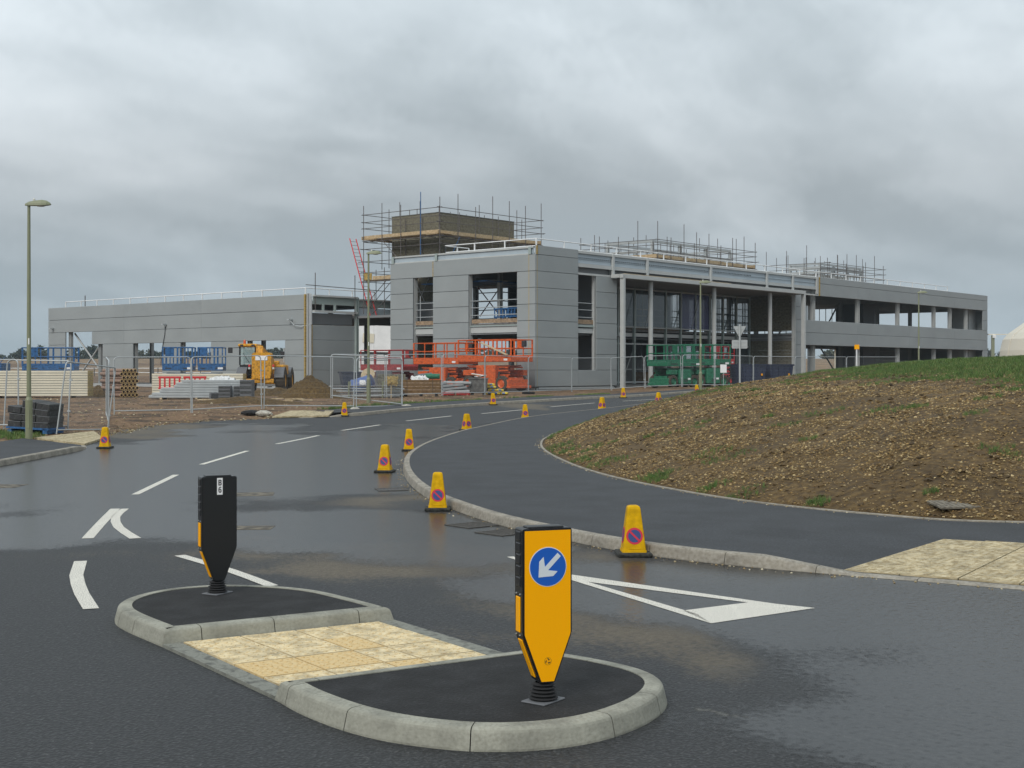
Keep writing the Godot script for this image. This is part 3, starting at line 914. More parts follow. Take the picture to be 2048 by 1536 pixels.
func make_plants() -> void:
	rng.seed = 2024
	var xf := []
	var cols := []
	var st := stone_shape()
	var pal := [Color(.33, .26, .14), Color(.38, .31, .18), Color(.22, .165, .085), Color(.46, .40, .26), Color(.15, .11, .06), Color(.27, .19, .09), Color(.12, .095, .065), Color(.54, .48, .34), Color(.33, .25, .12), Color(.24, .18, .09), Color(.19, .14, .075), Color(.26, .20, .11)]
	var i := 0
	while i < 130000:
		var x := rng.randf_range(0.4, 15)
		var z := rng.randf_range(-15.2, -50)
		var s := mound_at(x, z)
		if s < 0.12 or s > 9.5 or rng.randf() > exp(-maxf(0, -z - 22) / 16.0) : continue
		if s > 6.5 and rng.randf() < 0.7: continue
		if yn.get_noise_2d(x * 6 + 9, z * 6) < -0.12 and rng.randf() < .75: continue
		i += 1
		var r := 0.005 + 0.019 * pow(rng.randf(), 2.6)
		if -z > 26: r *= 1.25
		var b := Basis(Vector3(rng.randf() - .5, rng.randf() - .5, rng.randf() - .5).normalized(), rng.randf() * TAU).scaled(Vector3(r * rng.randf_range(.8, 1.5), r * rng.randf_range(.5, .85), r))
		xf.append(Transform3D(b, Vector3(x, mound_y(x, z, s) + r * .25, z)))
		var c: Color = pal[rng.randi() % pal.size()]
		cols.append(c * Color(1.04, .90, .66) * rng.randf_range(.5, 1.0))
	for k in 2600:
		var x := rng.randf_range(0.6, 13)
		var z := rng.randf_range(-15.3, -40)
		var s := mound_at(x, z)
		if s < 0.15 or s > 8.5: continue
		var r := rng.randf_range(.018, .05)
		xf.append(Transform3D(Basis(Vector3(rng.randf() - .5, 1, rng.randf() - .5).normalized(), rng.randf() * TAU).scaled(Vector3(r * 1.3, r * .8, r)), Vector3(x, mound_y(x, z, s) + r * .15, z)))
		cols.append(Color(.085, .052, .017) * rng.randf_range(.6, 1.4))
	scatter("gravel", "brown and pale flint stones strewn over the bare soil of the mound", st, M.stone, xf, cols)
	# stones and crumbs of the yard and along the road edges
	xf = []; cols = []
	i = 0
	while i < 4500:
		var d := 34 + 36 * pow(rng.randf(), 1.4)
		var x := rng.randf_range(-.36, -.0) * d
		if rng.randf() < .25: x = lerp_tab(yard_tab, d) - absf(rng.randfn(0, .5)) + .25
		if yard_in(x, -d) < -.45 or rng.randf() < .2: continue
		i += 1
		var r := 0.010 + 0.04 * pow(rng.randf(), 4.5)
		var b := Basis(Vector3(rng.randf() - .5, 1, rng.randf() - .5).normalized(), rng.randf() * TAU).scaled(Vector3(r * 1.3, r * .7, r))
		xf.append(Transform3D(b, Vector3(x, maxf(yard_y(x, -d), G(x, -d)) + r * .3, -d)))
		cols.append(pal[rng.randi() % pal.size()] * rng.randf_range(.7, 1.2))
	for k in 700:
		var s := rng.randf() * 34
		var at := along(me_path if k % 3 == 0 else crom(RKp, 1.0), s + 4)
		var nn: Vector2 = Vector2(at[1].y, -at[1].x)
		var q: Vector2 = at[0] + nn * (absf(rng.randfn(0, .09)) + .015) * (1.0 if k % 3 else .6)
		var r2 := 0.004 + .008 * rng.randf()
		xf.append(Transform3D(Basis(Vector3.UP, rng.randf() * 6).scaled(Vector3(r2 * 1.4, r2, r2)), gp(q.x, q.y, (.112 if k % 3 == 0 else 0.0) + r2 * .4)))
		cols.append(pal[rng.randi() % pal.size()])
	scatter("rubble", "small stones and crumbs on the yard and along the kerb lines", st, M.stone, xf, cols)
	# grass on top of the mound and tufts on its flank
	xf = []; cols = []
	i = 0
	var tf := tuft_shape(7, 0.035, 0.55)
	var gpal := [Color(.06, .125, .022), Color(.08, .155, .028), Color(.05, .10, .02), Color(.115, .175, .045), Color(.145, .175, .05)]
	while i < 46000:
		var x := rng.randf_range(4, 30)
		var z := rng.randf_range(-19, -62)
		var s := mound_at(x, z)
		if s < 6.6 + 1.6 * yn.get_noise_2d(x * 4, z * 4) + rng.randf() * 1.2: continue
		if absf(x) > -z * .42 or s > 17: continue
		i += 1
		var hh := rng.randf_range(.05, .12) * (1.0 + .4 * yn.get_noise_2d(x * 7, z * 7))
		xf.append(Transform3D(Basis(Vector3.UP, rng.randf() * TAU).scaled(Vector3(hh * 1.1, hh, hh * 1.1)), Vector3(x, mound_y(x, z, s) - .01, z)))
		cols.append(gpal[rng.randi() % gpal.size()] * rng.randf_range(.8, 1.25))
	scatter("grass", "thick green grass covering the top of the earth mound", tf, M.leafy, xf, cols)
	xf = []; cols = []
	for k in 120:
		var x := 0.0
		var z := 0.0
		var s := 0.0
		while true:
			x = rng.randf_range(0.6, 12); z = rng.randf_range(-15.4, -42); s = mound_at(x, z)
			if s > .15 and s < 7.5: break
		if k % 4 == 0:
			var at := along(me_path, rng.randf_range(8, 34))
			x = at[0].x + .25; z = at[0].y
		var rad := rng.randf_range(.06, .30)
		for m in int(18 + rad * 150):
			var a := rng.randf() * TAU
			var q := rad * sqrt(rng.randf())
			var x2 := x + cos(a) * q * 1.5
			var z2 := z + sin(a) * q
			var s2 := mound_at(x2, z2)
			if s2 < .05: continue
			var hh := rng.randf_range(.025, .075)
			xf.append(Transform3D(Basis(Vector3.UP, rng.randf() * TAU).scaled(Vector3(hh, hh, hh) * 1.2), Vector3(x2, mound_y(x2, z2, s2), z2)))
			cols.append(gpal[rng.randi() % gpal.size()] * rng.randf_range(.8, 1.3))
	scatter("weeds", "scattered tufts of grass and weeds on the stony flank of the mound", tf, M.leafy, xf, cols)
	# verge grass at the left and along the far footway
	xf = []; cols = []
	for k in 9000:
		var x: float
		var z: float
		if k < 4200:
			x = rng.randf_range(-17.5, -12.5); z = rng.randf_range(-31, -38.6)
			if yn.get_noise_2d(x * 12, z * 12) < -.12 or (x > -13.0 and z < -36.2): continue
		else:
			var t := rng.randf()
			z = -lerpf(52, 72, t)
			x = lerp_tab(yard_tab, -z) - rng.randf_range(0.1, 1.6)
			if yn.get_noise_2d(x * 7 + 40, z * 7) < .02: continue
		var hh := rng.randf_range(.05, .14)
		xf.append(Transform3D(Basis(Vector3.UP, rng.randf() * TAU).scaled(Vector3(hh, hh, hh) * 1.3), Vector3(x, yard_y(x, z), z)))
		cols.append(gpal[rng.randi() % gpal.size()] * rng.randf_range(.8, 1.4))
	scatter("grass", "rough verge grass between footways and the site fence", tf, M.leafy, xf, cols)
	# wood and hedge far behind
	xf = []; cols = []
	var leaf := tuft_shape(6, 0.3, 0.9)
	var dn := [Color(.045, .06, .03), Color(.06, .075, .04), Color(.035, .05, .028), Color(.085, .085, .045)]
	for k in 190:
		var x := rng.randf_range(-420, 60) if k < 150 else rng.randf_range(60, 420)
		var z := -rng.randf_range(560, 640)
		var rr := rng.randf_range(3, 6.5)
		var hgt := rng.randf_range(2.5, 5.5) * (1.0 + .6 * yn.get_noise_2d(x * .35, 0))
		var tone: Color = dn[rng.randi() % 4]
		for m in 60:
			var a := rng.randf() * TAU
			var q := rr * sqrt(rng.randf())
			var yy := hgt * sqrt(maxf(0, 1.0 - q * q / (rr * rr))) * rng.randf_range(.1, 1.0)
			var x2 := x + cos(a) * q
			var sc := rng.randf_range(1.0, 2.2)
			xf.append(Transform3D(Basis(Vector3.UP, rng.randf() * 6).scaled(Vector3(sc, sc * .8, sc)), Vector3(x2, G(x2, z) + 0.3 + yy, z + sin(a) * q)))
			cols.append(tone * rng.randf_range(.7, 1.3))
	scatter("treeline", "distant dark wood and hedge beyond the brown field", leaf, M.leafy, xf, cols)

# ---------------------------------------------------------------- traffic island
func island_half(isl: Node, curve: Array, cuts: Array) -> void:
	# closed outline: the curve from one corner round the nose to the other corner, then the straight side back
	var path := crom(curve, 0.08)
	var flat_pts := []
	for k in range(1, 12): flat_pts.append(path[-1].lerp(path[0], k / 12.0))
	path += flat_pts
	var n := path.size()
	var nr := []
	for i in n:
		var t0: Vector2 = (path[i] - path[(i - 1 + n) % n]).normalized()
		var t1: Vector2 = (path[(i + 1) % n] - path[i]).normalized()
		var n0 := Vector2(t0.y, -t0.x)
		var n1 := Vector2(t1.y, -t1.x)
		nr.append((n0 + n1) / (1.0 + n0.dot(n1)))
	# arc length table
	var acc := [0.0]
	for i in n: acc.append(acc[-1] + path[i].distance_to(path[(i + 1) % n]))
	var Lw: float = acc[-1]
	for ci in cuts.size():
		var s0: float = cuts[ci] * Lw + .003
		var s1: float = (cuts[ci + 1] if ci + 1 < cuts.size() else cuts[0] + 1.0) * Lw - .003
		var pts := []; var ns := []; var lift := []
		var at := func(s: float) -> void:
			var q := fposmod(s, Lw)
			var i := 0
			while i < n - 1 and acc[i + 1] < q: i += 1
			var t: float = (q - acc[i]) / (acc[i + 1] - acc[i])
			pts.append(path[i].lerp(path[(i + 1) % n], t)); ns.append(nr[i].lerp(nr[(i + 1) % n], t)); lift.append(.95)
		at.call(s0)
		for m in 2 * n:
			var s: float = acc[m % n] + (Lw if m >= n else 0.0)
			if s > s0 + .004 and s < s1 - .004: at.call(s)
		at.call(s1)
		part(isl, "kerb_stone", stone_mesh(pts, ns, KERB, 1.0, lift), M.kerb)
	var poly: PackedVector2Array = Geometry2D.offset_polygon(PackedVector2Array(path), -0.112, Geometry2D.JOIN_MITER)[0]
	var ix := Geometry2D.triangulate_polygon(poly)
	var mb := MB.new()
	for i in range(0, ix.size(), 3):
		var a := Vector3(poly[ix[i]].x, .107, poly[ix[i]].y); var b := Vector3(poly[ix[i + 1]].x, .107, poly[ix[i + 1]].y); var c := Vector3(poly[ix[i + 2]].x, .107, poly[ix[i + 2]].y)
		if (b - a).cross(c - a).y > 0: mb.tri(a, b, c)
		else: mb.tri(a, c, b)
	part(isl, "tarmac_infill", mb.mesh(), M.island_tarmac)

func make_island() -> void:
	var isl := thing("traffic_island", "kerbed traffic island with buff tactile slabs across its middle", "traffic island")
	island_half(isl, v2([[-1.33, -7.54], [-1.11, -7.19], [-.83, -6.86], [-.55, -6.65], [-.2, -6.52], [.14, -6.54], [.44, -6.70], [.69, -7.0], [.84, -7.34], [.86, -7.62], [.77, -7.87], [.58, -8.10], [.36, -8.29], [.12, -8.44]]), [.025, .13, .255, .385, .47, .555, .64, .72, .85, .965])
	island_half(isl, v2([[-.86, -9.85], [-1.14, -10.22], [-1.52, -10.66], [-1.9, -10.88], [-2.35, -10.95], [-2.70, -10.80], [-2.90, -10.52], [-2.97, -10.18], [-2.91, -9.85], [-2.74, -9.53], [-2.33, -8.97]]), [.045, .16, .28, .39, .50, .575, .63, .765, .85, .955])
	var o := Vector2(-2.33, -8.97)
	var U := Vector2(1.47, -.88)
	var Wd := Vector2(1.0, 1.43)
	var at := func(u, w):
		var p: Vector2 = o + U * u + Wd * w
		return Vector3(p.x, .022, p.y)
	# flush kerbs at both ends of the crossing
	for e in [[0.0, 0.072], [.928, 1.0]]:
		for k in 2:
			var u0: float = e[0]
			var u1: float = e[1]
			slab_named(isl, "flush_kerb", func(u, w): return at.call(lerpf(u0, u1, u), lerpf(.0 + k * .5, .497 + k * .503, w)), M.kerb_flush)
	var us := [.076, .31, .545, .685, .924]
	var ws := [.005, .245, .49, .735, .995]
	for i in 4:
		for j in 4:
			var u0: float = us[i] + .0045
			var u1: float = us[i + 1] - .0045
			var w0: float = ws[j] + .004
			var w1: float = ws[j + 1] - .004
			slab(isl, func(u, w): return at.call(lerpf(u0, u1, u), lerpf(w0, w1, w)), M.paver_b if [2, 6, 9, 11].has(i * 4 + j) else M.paver, true, 0.003 + 0.0015 * ((i * 3 + j * 5) % 3))
	var bed := MB.new()
	var q := [at.call(.07, 0.0), at.call(.93, 0.0), at.call(.93, 1.0), at.call(.07, 1.0)]
	for k in 4: q[k] = q[k] + Vector3(0, -.008, 0)
	bed.quad(q[3], q[2], q[1], q[0])
	part(isl, "sand_bed", bed.mesh(), M.soil)
func slab_named(parent: Node, called: String, at: Callable, material: Material) -> void:
	var mb := MB.new()
	var a: Vector3 = at.call(0.0, 0.0); var b: Vector3 = at.call(1.0, 0.0); var c: Vector3 = at.call(1.0, 1.0); var d: Vector3 = at.call(0.0, 1.0)
	if (b - a).cross(c - a).y < 0:
		var tmp := b; b = d; d = tmp
	var dn := Vector3(0, -0.06, 0)
	mb.quad(a, b, c, d)
	mb.quad(a + dn, b + dn, b, a); mb.quad(b + dn, c + dn, c, b); mb.quad(c + dn, d + dn, d, c); mb.quad(d + dn, a + dn, a, d)
	part(parent, called, mb.mesh(), material)

# ---------------------------------------------------------------- bollards
func rounded(poly: PackedVector2Array, r: float, k := 4) -> PackedVector2Array:
	var o := PackedVector2Array()
	for i in poly.size():
		var p := poly[i]
		var a := (poly[(i - 1 + poly.size()) % poly.size()] - p).normalized()
		var b := (poly[(i + 1) % poly.size()] - p).normalized()
		var rr := r
		var p0 := p + a * rr
		var p1 := p + b * rr
		for j in k + 1:
			var t := float(j) / k
			o.append(p0.lerp(p, t).lerp(p.lerp(p1, t), t))
	return o
func inset(poly: PackedVector2Array, d: float) -> PackedVector2Array:
	return Geometry2D.offset_polygon(poly, -d, Geometry2D.JOIN_ROUND)[0]
func disc(c: Vector2, r: float, k := 40) -> PackedVector2Array:
	var o := PackedVector2Array()
	for i in k: o.append(c + Vector2(cos(TAU * i / k), sin(TAU * i / k)) * r)
	return o
func pl(a: Array) -> PackedVector2Array:
	return PackedVector2Array(v2(a))
func flat(parent: Node, called: String, poly: PackedVector2Array, z: float, th: float, material: Material, at := Vector3.ZERO, b := Basis.IDENTITY) -> MeshInstance3D:
	var mb := MB.new()
	mb.prism(poly, z, z + th, at, b)
	return part(parent, called, mb.mesh(), material)

func make_bollard(at: Vector3, turn: float, label: String, face: bool) -> void:
	var t := thing("traffic_bollard", label, "bollard", at, turn, "traffic island bollards")
	var W := .138
	var out := pl([[-W, .362], [-.042, .105], [.042, .105], [W, .362], [W, .915], [-W, .915]])
	var body := rounded(out, .016)
	var shell := MB.new()
	# body with softly bevelled front and back rims
	shell.prism(body, -.058, .058)
	shell.prism(inset(body, .006), -.066, .066)
	part(t, "shell", shell.mesh(), M.black_shell)
	var lid := MB.new()
	lid.cbox(Vector3(0, .918, 0), Vector3(.20, .012, .085), .004)
	part(t, "top_cap", lid.mesh(), M.black)
	# flexible ribbed collar and base plate
	var prof := []
	for k in 5:
		var y := .100 - k * .018
		var r := .050 + k * .004
		prof.append(Vector2(r * .84, y)); prof.append(Vector2(r + .012, y - .007)); prof.append(Vector2(r + .012, y - .010)); prof.append(Vector2(r * .86, y - .016))
	prof.append(Vector2(.062, .006)); prof.append(Vector2(.066, .0))
	prof.reverse()
	var col := MB.new()
	col.lathe(prof, 24)
	part(t, "collar", col.mesh(), M.rubber)
	var bp := MB.new()
	bp.cbox(Vector3(0, .004, 0), Vector3(.20, .010, .15), .004, yaw(35))
	part(t, "base_plate", bp.mesh(), M.guard)
	# ribbed sides with reflective strips
	for s in [-1, 1]:
		for k in 5:
			pbox(t, "side_rib", Vector3(s * (W + .001), .875 - k * .060, 0), Vector3(.010, .050, .070), M.black, Basis.IDENTITY, .004)
		pbox(t, "side_reflector", Vector3(s * (W + .002), .465, 0), Vector3(.008, .185, .062), M.sign_yellow, Basis.IDENTITY, .003)
		var dirv := Vector2(W - .042, .362 - .105).normalized()
		var mid := Vector2(W + .042, .362 + .105) * .5 + Vector2(dirv.y, -dirv.x) * .002
		var bb := Basis(Vector3(0, 0, 1), -s * atan2(dirv.x, dirv.y))
		pbox(t, "side_reflector", Vector3(s * mid.x, mid.y, 0), Vector3(.008, .215, .062), M.sign_yellow, bb, .003)
		for y in [.572, .358]:
			for z in [-.028, .028]: ptube(t, "bolt", Vector3(s * W, y, z), Vector3(s * (W + .006), y, z), .004, M.galv, 8)
	if face:
		var yf := inset(rounded(out, .010), .0105)
		var fp := flat(t, "sign_face", yf, .066, .0025, M.sign_yellow)
		flat(fp, "disc_rim", disc(Vector2(0, .715), .1035, 56), .0685, .0012, M.sign_white)
		flat(fp, "blue_disc", disc(Vector2(0, .715), .0995, 56), .0697, .0012, M.sign_blue)
		# arrow pointing down to the left
		var ar := PackedVector2Array()
		for p in [[0, .088], [.0125, .088], [.0125, -.012], [.055, .020], [.055, -.014], [0, -.075], [-.055, -.014], [-.055, .020], [-.0125, -.012], [-.0125, .088]]:
			var q := Vector2(p[0], p[1] * 1.0).rotated(deg_to_rad(-45))
			ar.append(Vector2(q.x, q.y + .715))
		flat(fp, "arrow", ar, .0709, .0012, M.sign_white)
		# recycling mark: three bent arrows in a ring
		for k in 3:
			var rp := PackedVector2Array()
			for p in [[-.0045, .0155], [.0035, .0155], [.0075, .0095], [.0105, .0105], [.0075, .0035], [.0000, .0055], [.0030, .0070], [.0010, .0105], [-.0020, .0105]]:
				var q := Vector2(p[0], p[1]).rotated(TAU * k / 3.0)
				rp.append(q + Vector2(0, .222))
			flat(fp, "recycling_mark", rp, .0685, .0008, M.black)
		var ring := MB.new()
		for k in 30:
			var a0 := TAU * k / 30
			var a1 := TAU * (k + 1) / 30
			var d0 := Vector3(cos(a0), sin(a0), 0)
			var d1 := Vector3(cos(a1), sin(a1), 0)
			var c := Vector3(0, .222, .0692)
			ring.quad(c + d0 * .0188, c + d0 * .0200, c + d1 * .0200, c + d1 * .0188)
		part(fp, "recycling_ring", ring.mesh(), M.black)
	else:
		var lb := flat(t, "number_label", pl([[-.020, .775], [.024, .775], [.024, .905], [-.020, .905]]), .066, .001, M.label_white)
		for k in 2:
			var tm := TextMesh.new()
			tm.text = ["B", "6"][k]
			var fnt := SystemFont.new()
			fnt.font_names = PackedStringArray(["Droid Sans"])
			fnt.font_weight = 700
			tm.font = fnt
			tm.font_size = 64
			tm.pixel_size = .00098
			tm.depth = .001
			part(lb, "lettering", tm, M.black, Vector3(.002, .868 - k * .056, .0677), Basis.from_scale(Vector3(.8, 1, 1)))
	
# ---------------------------------------------------------------- cones
func make_cone() -> Node3D:
	var t := Node3D.new()
	var mb := MB.new()
	# tapered square body with rounded corners and a domed top
	var levels := [[.042, .124], [.062, .122], [.063, .116], [.47, .066], [.488, .060], [.498, .048], [.503, .028]]
	var rings := []
	for l in levels:
		var ring := []
		var sq := rounded(pl([[-l[1], -l[1]], [l[1], -l[1]], [l[1], l[1]], [-l[1], l[1]]]), l[1] * .22, 3)
		for p in sq: ring.append(Vector3(p.x, l[0], p.y))
		rings.append(ring)
	for i in rings.size() - 1:
		var k: int = rings[i].size()
		for j in k:
			mb.quad(rings[i][(j + 1) % k], rings[i][j], rings[i + 1][j], rings[i + 1][(j + 1) % k])
	var top: Array = rings[-1]
	for j in top.size(): mb.tri(Vector3(0, .505, 0), top[(j + 1) % top.size()], top[j])
	part(t, "body", mb.mesh(), M.cone_yellow)
	var b := MB.new()
	b.cbox(Vector3(0, .022, 0), Vector3(.345, .044, .345), .012, yaw(0))
	part(t, "base", b.mesh(), M.cone_base)
	var slope := atan2(.116 - .066, .47 - .063)
	for k in 4:
		var bb := Basis(Vector3.UP, k * PI / 2)
		var tb := bb * Basis(Vector3.RIGHT, -slope)
		var y := .205
		var c := bb * Vector3(0, y, lerpf(.116, .066, (y - .063) / (.47 - .063)) + .0005)
		var r := flat(t, "roundel", disc(Vector2.ZERO, .083, 36), 0, .0015, M.roundel_red, c, tb)
		flat(r, "blue_field", disc(Vector2.ZERO, .0635, 32), .0016, .0012, M.roundel_blue, c, tb)
		flat(r, "bar", pl([[-.057, .044], [-.044, .057], [.057, -.044], [.044, -.057]]), .0030, .001, M.roundel_red, c, tb)
		var lip := MB.new()
		lip.cbox(c + bb * Vector3(0, -.125, .013), Vector3(.125, .016, .010), .004, bb)
		part(t, "lip", lip.mesh(), M.cone_yellow)
	return t
func make_cones() -> void:
	var spots := [
		[1.21, -13.42, 2, "yellow no waiting cone at the kerb beside the arrow bollard, largest in view"],
		[-.98, -17.75, 3, "yellow no waiting cone by the kerb gullies, second from the arrow bollard"],
		[-2.30, -24.35, -6, "yellow no waiting cone at the sharpest bend of the kerb, third along it"],
		[-2.36, -30.8, 5, "yellow no waiting cone past the bend, fourth along the mound side kerb"],
		[-1.35, -40.1, 38, "yellow no waiting cone showing two roundels, fifth along the mound side kerb"],
		[.45, -46.4, 8, "yellow no waiting cone sixth along the mound side kerb from the bollard"],
		[3.5, -52.3, 48, "yellow no waiting cone seventh along the mound side kerb, showing two roundels"],
		[6.25, -57.4, 40, "yellow no waiting cone half hidden behind the edge of the mound"],
		[-9.62, -31.8, 4, "yellow no waiting cone at the end of the kerb by the tall lamp post"],
		[-5.98, -48.0, 6, "yellow no waiting cone by the white sandbag and pale slabs at the site fence"],
		[-.80, -56.45, 14, "yellow no waiting cone on the far kerb in front of the orange lifts"],
		[5.42, -65.6, 10, "yellow no waiting cone on the far kerb in front of the building corner"],
		[9.9, -72.1, 10, "yellow no waiting cone farthest away on the far kerb by the green lift"]]
	var first: Node3D = null
	for s in spots:
		var c: Node3D = first.duplicate() if first else make_cone()
		if not first: first = c
		put(self, c, "traffic_cone")
		c.position = gp(s[0], s[1], 0.0)
		c.rotation.y = deg_to_rad(s[2])
		tag(c, s[3], "traffic cone", "no waiting cones set out along the kerbs")

# ---------------------------------------------------------------- lamp posts, signs, ironwork
func make_lamp(at: Vector3, h: float, turn: float, label: String) -> void:
	var t := thing("street_lamp", label, "street lamp", at, turn, "street lamps along the road")
	var mb := MB.new()
	mb.lathe([Vector2(.088, 0), Vector2(.088, 1.02), Vector2(.078, 1.05), Vector2(.058, 1.10)], 20)
	part(t, "base_column", mb.mesh(), M.lamp_green)
	var p := MB.new()
	p.lathe([Vector2(.058, 1.09), Vector2(.038, h - .1), Vector2(.038, h), Vector2(0, h)], 16)
	part(t, "pole", p.mesh(), M.lamp_green)
	var hd := MB.new()
	# lantern: flat underside, arched back, pointed end
	var secs := [[-.09, .045, .055, .0], [.0, .075, .105, .0], [.15, .10, .135, .0], [.33, .115, .15, .005], [.45, .10, .12, .012], [.53, .055, .06, .022], [.56, .01, .008, .03]]
	var rows := []
	for s in secs:
		var row := []
		for k in 9:
			var a := PI * k / 8.0
			row.append(Vector3(s[0], h + s[3] + sin(a) * s[2], cos(a) * s[1]))
		rows.append(row)
	for i in rows.size() - 1:
		for k in 8: hd.quad(rows[i][k], rows[i + 1][k], rows[i + 1][k + 1], rows[i][k + 1])
		hd.quad(rows[i][8], rows[i + 1][8], rows[i + 1][0], rows[i][0])
	for k in range(1, 8): hd.tri(rows[0][0], rows[0][k + 1], rows[0][k]); 
	part(t, "lantern", hd.mesh(), M.lamp_green)
	var ln := MB.new()
	ln.lathe([Vector2(0, -.035), Vector2(.05, -.028), Vector2(.085, 0)], 14, Vector3(.30, h + .006, 0), Basis.from_scale(Vector3(1.7, 1, 1)))
	part(t, "lens", ln.mesh(), M.lens)
	var pc := MB.new()
	pc.lathe([Vector2(.032, 0), Vector2(.032, .05), Vector2(.018, .065), Vector2(0, .068)], 10, Vector3(.13, h + .125, 0))
	part(t, "photocell", pc.mesh(), M.lens)
	pbox(t, "door", Vector3(0, .55, .0855), Vector3(.075, .5, .012), M.lamp_green, Basis.IDENTITY, .003)
	pbox(t, "number_sticker", Vector3(.012, 2.52, .053), Vector3(.03, .16, .006), M.label_white)

func make_street_furniture() -> void:
	make_bollard(Vector3(.165, .107, -7.09), deg_to_rad(19), "yellow faced keep left bollard with blue arrow disc on the island nose", true)
	make_bollard(Vector3(-2.30, .107, -10.50), deg_to_rad(27), "black backed bollard marked B 6 on the far end of the island", false)
	make_cones()
	make_lamp(gp(-12.32, -34.3, .06), 5.98, 0.06, "tall green street lamp beside the stacked drainage crates")
	make_lamp(gp(-6.08, -57.0, .05), 6.32, 0.0, "green street lamp in front of the blue drum and building gap")
	make_lamp(gp(10.12, -72.2, .10), 5.85, 0.1, "green street lamp in front of the green lift and porch")
	make_lamp(gp(26.1, -86.3, .10), 6.0, 0.0, "green street lamp rising behind the grassy mound")
	# rear of the give way sign
	var gw := thing("road_sign", "grey back of triangular road sign with plate below, beyond the mound", "road sign", gp(9.35, -55.2, .32))
	ptube(gw, "post", Vector3(0, 0, 0), Vector3(0, 3.05, 0), .038, M.sign_grey, 10)
	flat(gw, "triangle_plate", rounded(pl([[-.27, 2.98], [.27, 2.98], [0, 2.48]]), .04), -.052, .006, M.sign_grey)
	for y in [2.86, 2.66]: pbox(gw, "channel", Vector3(0, y, -.043), Vector3(.34 if y > 2.7 else .16, .035, .014), M.sign_grey)
	flat(gw, "lower_plate", rounded(pl([[-.32, 2.06], [.32, 2.06], [.32, 2.41], [-.32, 2.41]]), .03), -.052, .006, M.sign_grey)
	for y in [2.15, 2.32]: pbox(gw, "channel", Vector3(0, y, -.043), Vector3(.5, .035, .014), M.sign_grey)
	# small yellow sign behind the mound
	var ys := thing("site_sign", "small yellow sign on a thin white post behind the mound", "sign", gp(24.6, -96, 0))
	ptube(ys, "post", Vector3.ZERO, Vector3(0, 2.9, 0), .045, M.white, 8)
	flat(ys, "plate", rounded(pl([[-.17, 2.65], [.17, 2.65], [.17, 2.98], [-.17, 2.98]]), .03), .05, .01, M.sign_yellow)
	# gullies and covers
	for g in [[-.48, -15.98, 40, "first drain gully grate at the kerb behind the arrow bollard"], [-.1, -15.25, 44, "second drain gully grate nearer the arrow bollard"], [-1.86, -20.75, 14, "drain gully grate at the kerb between the second and third cones"]]:
		var t := thing("gully_grate", g[3], "drain", gp(g[0], g[1], .004), deg_to_rad(g[2]), "gully grates along the kerb")
		t.position += Vector3(0, 0, 0)
		var fr := MB.new()
		for s in [-1, 1]:
			fr.box(Vector3(s * .215, .003, 0), Vector3(.03, .012, .46))
			fr.box(Vector3(0, .003, s * .215), Vector3(.40, .012, .03))
		part(t, "frame", fr.mesh(), M.iron)
		for k in 7: pbox(t, "bar", Vector3(-.165 + k * .055, .002, 0), Vector3(.026, .010, .40), M.iron)
		pbox(t, "pit", Vector3(0, -.002, 0), Vector3(.40, .004, .40), M.guard)
	for c in [[-3.83, -20.0, 8, .52, .52, "square brown inspection cover in the road left of the bend"], [-3.05, -15.75, 0, .45, .32, "small muddy inspection cover behind the black bollard"], [-8.1, -21.4, 0, .55, .55, "inspection cover in the lane by the left kerb"], [6.0, -60.2, 0, .7, .7, "inspection cover near the far cones"]]:
		var t := thing("inspection_cover", c[5], "manhole cover", gp(c[0], c[1], .003), deg_to_rad(c[2]), "inspection covers set in the road")
		pbox(t, "frame", Vector3(0, .0005, 0), Vector3(c[3] + .05, .004, c[4] + .05), M.hatch)
		for k in 2: pbox(t, "plate", Vector3((k - .5) * c[3] / 2, .0025, 0), Vector3(c[3] / 2 - .008, .003, c[4]), M.hatch)
	var sc := thing("ground_cover_plate", "ribbed metal cover plate lying in the soil at the mound foot", "cover", Vector3(5.35, 0, -15.95), 0.2)
	sc.position.y = mound_y(5.35, -15.95, mound_at(5.35, -15.95)) - .012
	pbox(sc, "plate", Vector3.ZERO, Vector3(.75, .02, .35), M.concrete_lid, Basis(Vector3.RIGHT, .14))
	for k in 10: pbox(sc, "rib", Vector3(-.33 + k * .073, .012, 0), Vector3(.02, .006, .34), M.concrete_lid, Basis(Vector3.RIGHT, .14))

# ---------------------------------------------------------------- the building
# local axes of the building: x = a, along the long front; y up (world heights); z = -b, b runs back along the short front
var BT := Transform3D(Basis(Vector3.UP, deg_to_rad(49.745)), Vector3(1.46, 0, -85.3))
var Y0 := 0.79
var ROW := 1.05
func L(a: float, y: float, b: float) -> Vector3: return Vector3(a, y, -b)
func abox(parent: Node, called: String, a0: float, a1: float, y0: float, y1: float, b0: float, b1: float, m: Material, ch := 0.0) -> MeshInstance3D:
	return pbox(parent, called, L((a0 + a1) / 2, (y0 + y1) / 2, (b0 + b1) / 2), Vector3(absf(a1 - a0), absf(y1 - y0), absf(b1 - b0)), m, Basis.IDENTITY, ch)
